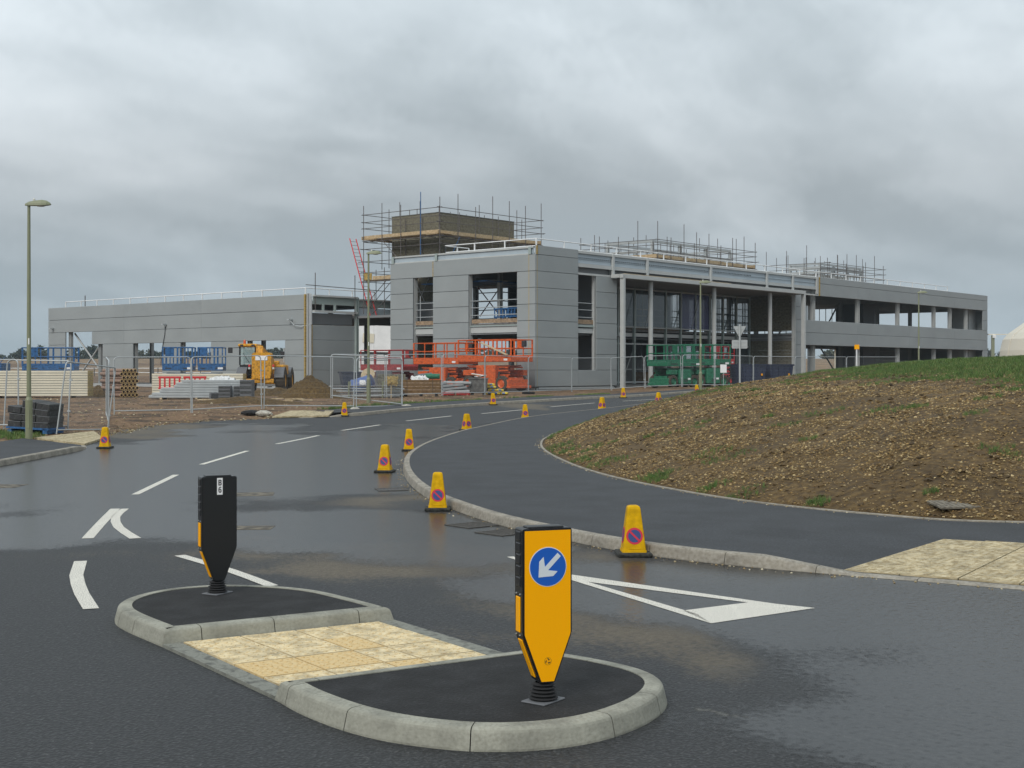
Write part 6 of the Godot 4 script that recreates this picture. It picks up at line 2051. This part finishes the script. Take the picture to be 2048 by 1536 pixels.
func make_yard() -> void:
	panel_stack("long stack of cream insulated panels at the left edge behind the lamp", -24.6, -64.5, 4, 8.6, 1.1, 10, 1.22)
	panel_stack("stack of cream insulated panels behind the clay pipes and steel", -17.1, -73.6, 2, 4.9, 1.1, 8, 1.05)
	# clay pipes in a strapped bundle
	var pt := thing("pipe_bundle", "bundle of brown clay pipes with open ends stacked by the fence", "pipes", on_yard(-19.45, -66.6), deg_to_rad(-48))
	var pm := MB.new()
	var bx := Basis(Vector3(0, 0, 1), PI / 2)
	pm.lathe([Vector2(.095, -1.1), Vector2(.095, 1.1)], 14, Vector3.ZERO, bx)
	var pmesh := pm.mesh()
	var pe := MB.new()
	pe.lathe([Vector2(.095, 1.1), Vector2(.067, 1.105)], 14, Vector3.ZERO, bx); pe.lathe([Vector2(.067, -1.105), Vector2(.095, -1.1)], 14, Vector3.ZERO, bx)
	var pemesh := pe.mesh()
	var pin := MB.new()
	pin.lathe([Vector2(.067, 1.105), Vector2(.065, .3), Vector2(0, .29)], 12, Vector3.ZERO, bx); pin.lathe([Vector2(0, -.29), Vector2(.065, -.3), Vector2(.067, -1.105)], 12, Vector3.ZERO, bx)
	var pinmesh := pin.mesh()
	for r in 8:
		for k in 5 - (r % 2):
			var c := Vector3(.02 * ((r * 7 + k * 3) % 3 - 1), .11 + r * .172, (k - 2.0 + .5 * (r % 2)) * .2)
			var p := part(pt, "pipe", pmesh, M.pipe_clay, c)
			part(p, "pipe_rim", pemesh, M.pipe_face)
			part(p, "bore", pinmesh, M.pipe_in)
	# galvanised steel sections in stepped layers
	var gs := thing("steel_stack", "long low stack of galvanised steel sections with stepped ends", "steel stack", on_yard(-14.4, -61.8), deg_to_rad(2))
	for i in 7:
		for k in 5:
			var x0: float = [-2.25, -2.1, -1.75, -1.7, -1.1, -1.0, -.75][i] + .02 * k
			pbox(gs, "steel_section", Vector3((x0 + 2.2) / 2, .11 + i * .118, -.4 + k * .2), Vector3(2.2 - x0, .108, .19), M.galv, Basis.IDENTITY, .012)
	for k in 3: pbox(gs, "bearer", Vector3(-1.6 + k * 1.6, .02, 0), Vector3(.1, .07, 1.1), M.timber)
	var wsx := thing("plastic_sheet", "crumpled white sheet lying on the galvanised steel stack", "sheet", on_yard(-13.3, -61.8))
	wsx.position.y += .9
	wsx.add_child(crumple("sheet", 1.1, .8, .14, 3, M.sheet))
	# dark grey crates and boxes at the end of the steel
	for q in [[-13.0, -61.0, .0, .55, .62, "dark grey slotted crate at the steel stack, left one"], [-12.35, -60.9, 10, .5, .62, "dark grey slotted crate at the steel stack, right one"], [-11.95, -60.7, -8, .55, .9, "tall dark grey crate column at the end of the steel stack"], [-13.5, -60.9, 25, .35, .3, "small dark grey crate lying askew by the steel stack"]]:
		var cr := thing("slotted_crate", q[5], "crate", on_yard(q[0], q[1]), deg_to_rad(q[2]), "dark grey crates by the steel stack")
		pbox(cr, "body", Vector3(0, q[4] / 2, 0), Vector3(q[3], q[4], q[3] * .8), M.guard, Basis.IDENTITY, .015)
		for k in 4: pbox(cr, "slat", Vector3(0, q[4] * (k + .5) / 4, q[3] * .4 + .012), Vector3(q[3] * .92, q[4] * .12, .02), M.blockpack)
	# stack of black drainage crates on a blue pallet by the lamp
	var dc := thing("drainage_crates", "black drainage crates stacked askew on a blue pallet by the tall lamp", "crate stack", on_yard(-13.35, -37.7), deg_to_rad(-8))
	pbox(dc, "pallet_deck", Vector3(0, .16, 0), Vector3(1.25, .05, 1.0), M.blue, Basis(Vector3(0, 0, 1), -.05))
	for k in 3: pbox(dc, "pallet_runner", Vector3((k - 1) * .52, .07, 0), Vector3(.12, .13, 1.0), M.blue, Basis(Vector3(0, 0, 1), -.05))
	for i in 4:
		for k in 3:
			if i == 3 and k == 0: continue
			var bb := Basis(Vector3(0, 0, 1), -.05 - .035 * i) * Basis(Vector3.UP, .03 * ((i + k) % 2))
			var c := Vector3(-.40 + k * .40 + .03 * (i % 2), .27 + i * .205 - .02 * k - .015 * i * k, .0)
			var cr := pbox(dc, "crate", c, Vector3(.39, .19, .92), M.blockpack, bb, .02)
			for s in 2: pbox(cr, "opening", Vector3(-.09 + s * .18, -.01, .461), Vector3(.11, .085, .01), M.dark)
			pbox(cr, "rim", Vector3(0, .085, .468), Vector3(.38, .02, .02), M.guard)
	# red plastic barriers
	for q in [[-20.6, -70.5, 20, "red plastic barrier between the first panel stack and the clay pipes"], [-21.3, -71.6, 40, "red plastic barrier behind the first panel stack's end"], [-16.9, -66.4, 86, "red plastic barrier standing in front of the second panel stack"], [-15.75, -66.8, 92, "red plastic barrier just above the steel stack"]]:
		var br := thing("plastic_barrier", q[3], "barrier", on_yard(q[0], q[1]), deg_to_rad(q[2]), "red plastic barriers in the yard")
		barrier_parts(br, M.plastic_red, 1.15)
	# earth heap and rubble ridges
	heap("earth_heap", "conical heap of brown earth in front of the low wing's corner", -9.45, -63.2, 1.55, 1.15, 1.05, 5)
	heap("earth_heap", "low churned earth ridge in front of the telehandler", -12.2, -69.5, 2.2, 1.0, .42, 9)
	heap("earth_heap", "low earth bank at the cut edge of the yard below the planks", -11.2, -56.8, 2.6, .7, .30, 13)
	heap("gravel_heap", "small heap of stones beside the clay pipe bundle", -20.6, -67.2, .9, .8, .55, 17)
	# loose timber
	var r := RandomNumberGenerator.new()
	r.seed = 42
	var wl := ["topmost plank of the loose timber by the earth heap", "plank pointing at the fence in the loose timber", "short plank of the loose timber", "long bottom plank of the loose timber", "plank lying across the loose timber", "plank at the right end of the loose timber", "thin batten in the loose timber", "plank nearest the earth heap in the loose timber"]
	for k in 8:
		var x := -9.9 + r.randf_range(-.8, .9)
		var z := -57.5 + r.randf_range(-.5, .4)
		var p := thing("plank", wl[k], "plank", on_yard(x, z) + Vector3(0, .05 + .045 * k * .5, 0), r.randf_range(-.7, .7), "loose planks by the earth heap")
		pbox(p, "board", Vector3.ZERO, Vector3(r.randf_range(.7, 1.5), .04, .14), M.timber, Basis(Vector3(0, 0, 1), r.randf_range(-.06, .06)))
	for k in 4:
		var p := thing("plank", ["long plank on the bank in front of the grey crates", "second plank on the bank in front of the grey crates", "third plank on the bank in front of the grey crates", "short plank at the left of the bank planks"][k], "plank", on_yard(-12.6 + k * .35, -58.6 + k * .35) + Vector3(0, .07, 0), .04 * k - .08, "planks on the earth bank")
		pbox(p, "board", Vector3.ZERO, Vector3(2.2 - k * .4, .05, .2), M.timber)
	# pile of scaffold tubes on stillages
	var tp := thing("tube_pile", "pile of long grey scaffold tubes in a stillage beneath the blue drum", "scaffold tubes", on_yard(-7.0, -64.6), deg_to_rad(3))
	for i in 5:
		for k in 6: ptube(tp, "tube", Vector3(-1.7 + r.randf_range(-.15, .1), .10 + i * .115, -.45 + k * .15), Vector3(1.7 + r.randf_range(-.1, .15), .10 + i * .115, -.45 + k * .15), .032, M.galv if (i + k) % 3 else M.scaffold, 7)
	for k in 2:
		for s in [-1, 1]: pbox(tp, "stillage_post", Vector3(-.8 + k * 1.6, .4, s * .55), Vector3(.06, .8, .06), M.lamp_green)
		for i in 3: pbox(tp, "bearer", Vector3(-.8 + k * 1.6, .03 + i * .23, 0), Vector3(.06, .05, 1.1), M.timber)
	# blue drum lying tilted, with white splashes of paper
	var dr := thing("blue_drum", "tilted blue plastic drum with a torn white label behind the lamp", "drum", on_yard(-7.35, -66.6) + Vector3(0, .62, 0))
	var db := Basis(Vector3(0, 0, 1), deg_to_rad(110)) * Basis(Vector3.UP, .4)
	db = Basis(Vector3.UP, deg_to_rad(-8)) * db
	var dm := MB.new()
	dm.lathe([Vector2(0, -.5), Vector2(.34, -.5), Vector2(.36, -.48), Vector2(.40, .42), Vector2(.43, .46), Vector2(.43, .52), Vector2(.40, .52), Vector2(.37, .45), Vector2(.33, -.44), Vector2(0, -.44)], 28, Vector3.ZERO, db)
	part(dr, "shell", dm.mesh(), M.drum_blue)
	dr.add_child(crumple("label", .32, .26, .02, 8, M.label_white, Vector3(.0, .10, .40), Basis(Vector3.RIGHT, 1.35)))
	# cable reel, dark skip and bits behind the drum
	var sk := thing("skip", "dark blue waste skip in the gap beside the low wing's end wall", "skip", gp(-10.0, -84.5, .02), .3)
	skip_parts(sk, 1.6, 1.1, 1.25, M.navy)
	var cr2 := thing("cable_reel", "pale wooden cable reel end leaning behind the blue drum", "cable reel", on_yard(-7.55, -70.5) + Vector3(0, 1.05, 0))
	var cm := MB.new()
	cm.lathe([Vector2(.08, -.04), Vector2(.38, -.04), Vector2(.38, .04), Vector2(.08, .04), Vector2(.08, -.04)], 22, Vector3.ZERO, Basis(Vector3.UP, .3) * Basis(Vector3.RIGHT, 1.1) * Basis(Vector3(0, 0, 1), .5))
	part(cr2, "flange", cm.mesh(), M.timber)
	ptube(cr2, "prop", Vector3(0, -1.05, -.1), Vector3(0, -.1, -.05), .04, M.timber)
	var pb := thing("dark_box", "dark grey tool box on pale blocks behind the lamp", "box", on_yard(-6.6, -72.5))
	pbox(pb, "block_base", Vector3(0, .45, 0), Vector3(1.9, .9, .8), M.slab, Basis.IDENTITY, .02)
	pbox(pb, "box_body", Vector3(-.3, 1.08, 0), Vector3(.85, .34, .5), M.guard, Basis.IDENTITY, .02)
	pbox(pb, "red_strip", Vector3(.3, .62, .405), Vector3(.8, .12, .01), M.orange)
	var os := thing("plywood_offcut", "broken orange plywood offcut propped among the tubes", "plywood", on_yard(-5.75, -64.0) + Vector3(0, .55, 0))
	os.add_child(crumple("sheet", .62, .5, .06, 5, M.insulation, Vector3(0, .3, .0), Basis(Vector3.RIGHT, 1.1)))
	pbox(os, "prop", Vector3(0, -.1, 0), Vector3(.05, .9, .05), M.timber)
	var bk := thing("block_pallet", "pallet of olive concrete blocks beside the board pack", "block stack", on_yard(-5.95, -66.4), .1)
	for i in 5:
		for k in 3: pbox(bk, "block", Vector3(-.46 + k * .46, .12 + i * .222, 0), Vector3(.44, .215, .9), M.block, Basis.IDENTITY, .01)
	# board pack with sheets and a green roll on top
	var bp := thing("board_pack", "strapped pack of brown building boards under a white sheet", "board pack", on_yard(-4.45, -65.8), .02)
	for i in 16: pbox(bp, "board", Vector3(.012 * ((i * 5) % 3), .16 + i * .042, 0), Vector3(1.92, .039, 1.2), M.boards if i % 4 else M.ply)
	for k in 3: pbox(bp, "bearer", Vector3((k - 1) * .75, .07, 0), Vector3(.1, .12, 1.2), M.dark)
	for k in 2: pbox(bp, "strap", Vector3(-.65 + k * 1.25, .49, .604), Vector3(.02, .72, .006), M.dark)
	var wp := thing("plastic_sheet", "crumpled white sheet draped over the board pack", "sheet", on_yard(-4.5, -65.7) + Vector3(0, .86, 0))
	wp.add_child(crumple("sheet", .85, .7, .16, 11, M.sheet))
	var gr := thing("green_roll", "green sheet roll lying on the board pack", "roll", on_yard(-3.9, -65.9) + Vector3(0, .98, 0), .1)
	var gm := MB.new()
	gm.lathe([Vector2(.0, -.36), Vector2(.13, -.36), Vector2(.14, .36), Vector2(0, .36)], 16, Vector3.ZERO, Basis(Vector3(0, 0, 1), PI / 2) * Basis.from_scale(Vector3(1, 1, 1)))
	part(gr, "roll", gm.mesh(), M.green)
	var gr2 := thing("dark_roll", "dark grey membrane roll lying on the board pack behind the white sheet", "roll", on_yard(-4.3, -66.2) + Vector3(0, 1.0, 0), .25)
	part(gr2, "roll", gm.mesh(), M.guard, Vector3.ZERO, Basis(Vector3(0, 0, 1), .12))
	# bundles of metal studs on red pallets, tub, yellow bags
	var sb := thing("stud_bundles", "grey metal stud bundles heaped on red pallets", "stud bundles", on_yard(-2.95, -69.3))
	for k in 2: pbox(sb, "pallet", Vector3(-.35 + k * .8, .09, .1), Vector3(.7, .16, .8), M.red, Basis.IDENTITY, .02)
	for k in 16:
		var b2 := Basis(Vector3.UP, r.randf_range(-.22, .22)) * Basis(Vector3(0, 0, 1), r.randf_range(-.06, .1))
		pbox(sb, "stud", Vector3(r.randf_range(-.25, .25) , .22 + (k / 4) * .15, -.3 + (k % 4) * .2), Vector3(1.25, .11, .14), M.galv_dull if k % 3 else M.galv, b2, .01)
	var tb := thing("rubble_tub", "pale grey site tub filled with offcuts behind the far cone", "tub", on_yard(-1.75, -69.6), .06)
	var tm := MB.new()
	var lo := .36
	for q in [[-1, 0], [1, 0], [0, -1], [0, 1]]:
		if q[0] != 0:
			tm.quad(Vector3(q[0] * .42, .14, -.36 * q[0] * -1.0), Vector3(q[0] * .42, .14, -.36 * q[0]), Vector3(q[0] * .5, .86, -.42 * q[0]), Vector3(q[0] * .5, .86, .42 * q[0]))
		else:
			tm.quad(Vector3(-.42 * q[1], .14, q[1] * .36), Vector3(.42 * q[1], .14, q[1] * .36), Vector3(.5 * q[1], .86, q[1] * .42), Vector3(-.5 * q[1], .86, q[1] * .42))
	tm.box(Vector3(0, .13, 0), Vector3(.84, .04, .72))
	part(tb, "tub_shell", tm.mesh(), M.slab)
	pbox(tb, "rim", Vector3(0, .86, .43), Vector3(1.04, .06, .05), M.slab); pbox(tb, "rim", Vector3(0, .86, -.43), Vector3(1.04, .06, .05), M.slab)
	for s in [-1, 1]: pbox(tb, "foot", Vector3(s * .3, .055, 0), Vector3(.14, .11, .6), M.slab)
	for k in 5: pbox(tb, "offcut", Vector3(r.randf_range(-.25, .25), .86 + .05 * k, r.randf_range(-.2, .2)), Vector3(.7, .03, .18), M.timber if k % 2 else M.sheet, Basis(Vector3.UP, r.randf() * 3) * Basis(Vector3(0, 0, 1), r.randf_range(-.3, .3)))
	var bl := ["bottom left", "bottom middle", "bottom right", "second row left", "second row right", "upper", "topmost"]
	for k in 7:
		var bp2 := Vector2(-1.15 + (k % 3) * .36 + (.12 if k > 2 else 0.0), -70.4 + .1 * (k % 2))
		if k == 5: bp2.x = -1.05
		if k == 6: bp2.x = -1.12
		var bg := thing("cement_bag", bl[k] + " yellow and blue bag in the bag heap by the orange lift", "bag", on_yard(bp2.x, bp2.y) + Vector3(0, [.0, 0, 0, .17, .17, .33, .46][k], 0), r.randf_range(-.5, .5), "yellow bags heaped by the orange lift")
		part(bg, "bag", bag_mesh(k), M.yellow_bag)
		pbox(bg, "blue_band", Vector3(.02, .10, .135), Vector3(.16, .09, .03), M.blue_bag, Basis(Vector3.RIGHT, -.3), .01)
	# skips by the green lifts
	for q in [[15.9, -90.5, 28, 2.0, "navy waste skip beside the green lifts, behind the white notice"], [18.0, -92.0, 30, 2.1, "navy waste skip behind the grey road sign"]]:
		var s2 := thing("skip", q[4], "skip", gp(q[0], q[1], .01), deg_to_rad(q[2]), "navy skips by the porch")
		skip_parts(s2, q[3], 1.3, 1.55, M.navy)
	pbox(get_node("skip"), "side_rib", Vector3(0, .6, .61), Vector3(.08, 1.0, .05), M.navy)
	# blue site store and spiked gate at the far left
	var bs := thing("site_store", "blue metal site store with spiked top rails at the far left", "site store", gp(-40.6, -104, .0), .05)
	pbox(bs, "body", Vector3(0, .95, 0), Vector3(2.9, 1.9, 2.2), M.blue, Basis.IDENTITY, .03)
	for k in 12: pbox(bs, "rib", Vector3(-1.3 + k * .236, .95, 1.11), Vector3(.07, 1.8, .05), M.blue)
	for k in 3:
		ptube(bs, "spike_arm", Vector3(-.2 + k * .75, 1.9, 1.0), Vector3(.2 + k * .75, 2.35, 1.0), .03, M.blue)
		ptube(bs, "spike_arm", Vector3(.0 + k * .75, 2.1, 1.0), Vector3(-.4 + k * .75, 2.4, 1.0), .03, M.blue)
	# white store building behind the gap, low stores behind the far wing
	var wb := thing("white_building", "white clad building seen through the gap beside the low wing", "building", gp(-11.2, -142, 0), deg_to_rad(0))
	pbox(wb, "wall", Vector3(0, 3.6, -4), Vector3(12, 7.2, 8), M.white)
	for k in 6: pbox(wb, "sheeting_rib", Vector3(-5.7 + k * 2.27, 3.6, .02), Vector3(.06, 7.1, .05), M.white)
	pbox(wb, "roof", Vector3(0, 7.3, -4), Vector3(12.6, .2, 8.6), M.galv_dull)
	pbox(wb, "buff_panel", Vector3(-3.95, 4.75, .06), Vector3(1.2, .95, .04), M.cream, Basis(Vector3(0, 0, 1), -.06))
	var lo2 := thing("low_building", "low pale buildings seen through the far wing's ground floor", "building", gp(55, -190, 0))
	pbox(lo2, "wall", Vector3(0, 2.0, 0), Vector3(17, 4.0, 8), M.cream)
	for k in 3: pbox(lo2, "door", Vector3(-5.5 + k * 5.5, 1.3, 4.02), Vector3(3.2, 2.6, .08), M.white if k % 2 else M.galv_dull)
	pbox(lo2, "roof", Vector3(0, 4.1, 0), Vector3(18, .25, 9), M.slab)
	# dome, white tent roofs and tower crane at the far right
	var dm2 := thing("dome_shelter", "cream domed shelter at the far right horizon", "dome", gp(118, -250, -.3))
	var dd := MB.new()
	dd.lathe([Vector2(26, 0), Vector2(25.7, 4.5), Vector2(25.2, 6.6), Vector2(24.2, 7.8), Vector2(21.5, 9.8), Vector2(16, 12.4), Vector2(8, 14.6), Vector2(0, 15.3)], 56)
	part(dm2, "shell", dd.mesh(), M.dome)
	for k in 12:
		var a := TAU * k / 12
		var rp := []
		for q in [Vector2(26.02, 0), Vector2(25.75, 4.5), Vector2(25.25, 6.6), Vector2(24.25, 7.82), Vector2(21.55, 9.82), Vector2(16, 12.44)]: rp.append(Vector3(cos(a) * q.x, q.y, sin(a) * q.x))
		var rb := MB.new()
		rb.pipe(rp, .09, 5)
		part(dm2, "rib", rb.mesh(), M.dome)
	var tn := thing("tent", "low white tent roof beside the dome at the far right", "tent", gp(82, -215, 0))
	for k in 2:
		var tmb := MB.new()
		tmb.prism(pl([[-9, 0], [9, 0], [9, 1.6], [0, 2.9 - k * .4], [-9, 1.6]]), -4, 4, Vector3(k * 15, 0, k * 3))
		part(tn, "roof", tmb.mesh(), M.sheet)
	var tc := thing("tower_crane", "small yellow tower crane on the far right horizon", "crane", gp(143, -400, 0))
	pbox(tc, "mast", Vector3(0, 4, 0), Vector3(.8, 9, .8), M.lamp_green)
	pbox(tc, "jib", Vector3(3.2, 8.8, 0), Vector3(10, .28, .5), M.cream)
	pbox(tc, "counter_jib", Vector3(-3.0, 8.8, 0), Vector3(3.2, .28, .5), M.cream)
	pbox(tc, "cab", Vector3(.2, 8.2, .5), Vector3(.9, .9, .8), M.white)
	pbox(tc, "ballast", Vector3(-4.0, 8.3, 0), Vector3(1, 1, .8), M.slab)
	# field fence line behind the left wing
	var ff := thing("field_fence", "pale low fence line across the brown field behind the low wing", "fence", gp(-62, -190, .4))
	for k in 40: pbox(ff, "post", Vector3(-60 + k * 3, .6, 0), Vector3(.12, 1.2, .12), M.slab)
	for y in [.5, 1.1]: ptube(ff, "rail", Vector3(-60, y, 0), Vector3(57, y, 0), .06, M.white, 5)

func skip_parts(t: Node, w: float, d: float, h: float, m: Material) -> void:
	var mb := MB.new()
	mb.prism(pl([[-w / 2 + .18, .1], [w / 2 - .18, .1], [w / 2, h], [-w / 2, h]]), -d / 2, d / 2)
	part(t, "body", mb.mesh(), m)
	for s in [-1, 1]:
		pbox(t, "rim", Vector3(0, h - .05, s * (d / 2 + .03)), Vector3(w + .1, .1, .06), m)
		pbox(t, "skid", Vector3(0, .05, s * d * .3), Vector3(w - .5, .1, .1), m)
	for k in 4: pbox(t, "rib", Vector3(-w * .36 + k * w * .24, h * .52, d / 2 + .02), Vector3(.06, h * .8, .04), m)
	pbox(t, "warning_plate", Vector3(w * .3, h * .55, d / 2 + .045), Vector3(.14, .14, .01), M.sign_yellow)
func crumple(called: String, w: float, d: float, amp: float, seed_: int, m: Material, at := Vector3.ZERO, b := Basis.IDENTITY) -> MeshInstance3D:
	var f := FastNoiseLite.new()
	f.seed = seed_; f.frequency = 1.1; f.fractal_octaves = 3
	var n := 14
	var mb := MB.new()
	var p := func(i: int, j: int, o: float) -> Vector3:
		var u := float(i) / n - .5
		var v := float(j) / n - .5
		var e := 1.0 + .25 * f.get_noise_2d(u * 5 + 20, v * 5)
		var y := amp * (f.get_noise_2d(u * 3, v * 3) + .6 * f.get_noise_2d(u * 9, v * 9)) + amp * .6 * (1.0 - 4 * u * u) - (0.35 * amp * 4 * absf(v * v * v) * 8)
		return at + b * Vector3(u * w * e, y + o, v * d * e)
	for i in n:
		for j in n:
			mb.quad(p.call(i, j, 0.0), p.call(i, j + 1, 0.0), p.call(i + 1, j + 1, 0.0), p.call(i + 1, j, 0.0))
			mb.quad(p.call(i + 1, j, -.006), p.call(i + 1, j + 1, -.006), p.call(i, j + 1, -.006), p.call(i, j, -.006))
	var o := MeshInstance3D.new()
	o.name = called
	o.mesh = mb.mesh(); o.material_override = m
	return o
func bag_mesh(seed_: int) -> ArrayMesh:
	var mb := MB.new()
	var r := RandomNumberGenerator.new()
	r.seed = seed_
	var rings := []
	for i in 8:
		var u := i / 7.0
		var ring := []
		for k in 10:
			var a := TAU * k / 10
			var s := pow(sin(PI * clampf(u, .04, .96)), .35)
			ring.append(Vector3((u - .5) * .46, .085 + sin(a) * .085 * s + r.randf_range(-.008, .008), cos(a) * .15 * s + r.randf_range(-.008, .008)))
		rings.append(ring)
	for i in 7:
		for k in 10: mb.quad(rings[i][(k + 1) % 10], rings[i][k], rings[i + 1][k], rings[i + 1][(k + 1) % 10])
	return mb.mesh()
func heap(called: String, label: String, x: float, z: float, rx: float, rz: float, h: float, seed_: int) -> void:
	var f := FastNoiseLite.new()
	f.seed = seed_; f.frequency = 1.3; f.fractal_octaves = 4
	var t := thing(called, label, "heap", Vector3(x, 0, z))
	var o := part(t, "earth", grid_mesh(span(-rx * 1.25, rx * 1.25, rx / 16), span(rz * 1.25, -rz * 1.25, rz / 16), func(u, w):
		var q := sqrt(pow(u / rx, 2) + pow(w / rz, 2))
		var hh := h * pow(maxf(0.0, 1.0 - q), .9) * (1.0 + .25 * f.get_noise_2d(u, w)) + .12 * h * f.get_noise_2d(u * 3, w * 3) * ss(1.15, .7, q)
		return yard_y(x + u, z + w) + hh + (.02 if q < 1.05 else -.25 * (q - 1.05) - .02)), M.soil)
	o.set_meta("label", label)

func _ready() -> void:
	rng.seed = 7
	make_view()
	make_materials()
	print("materials")
	make_setting()
	print("setting")
	make_island()
	make_street_furniture()
	print("furniture")
	make_building()
	make_scaffolds()
	print("building")
	make_fence()
	make_machines()
	make_yard()
	print("yard")
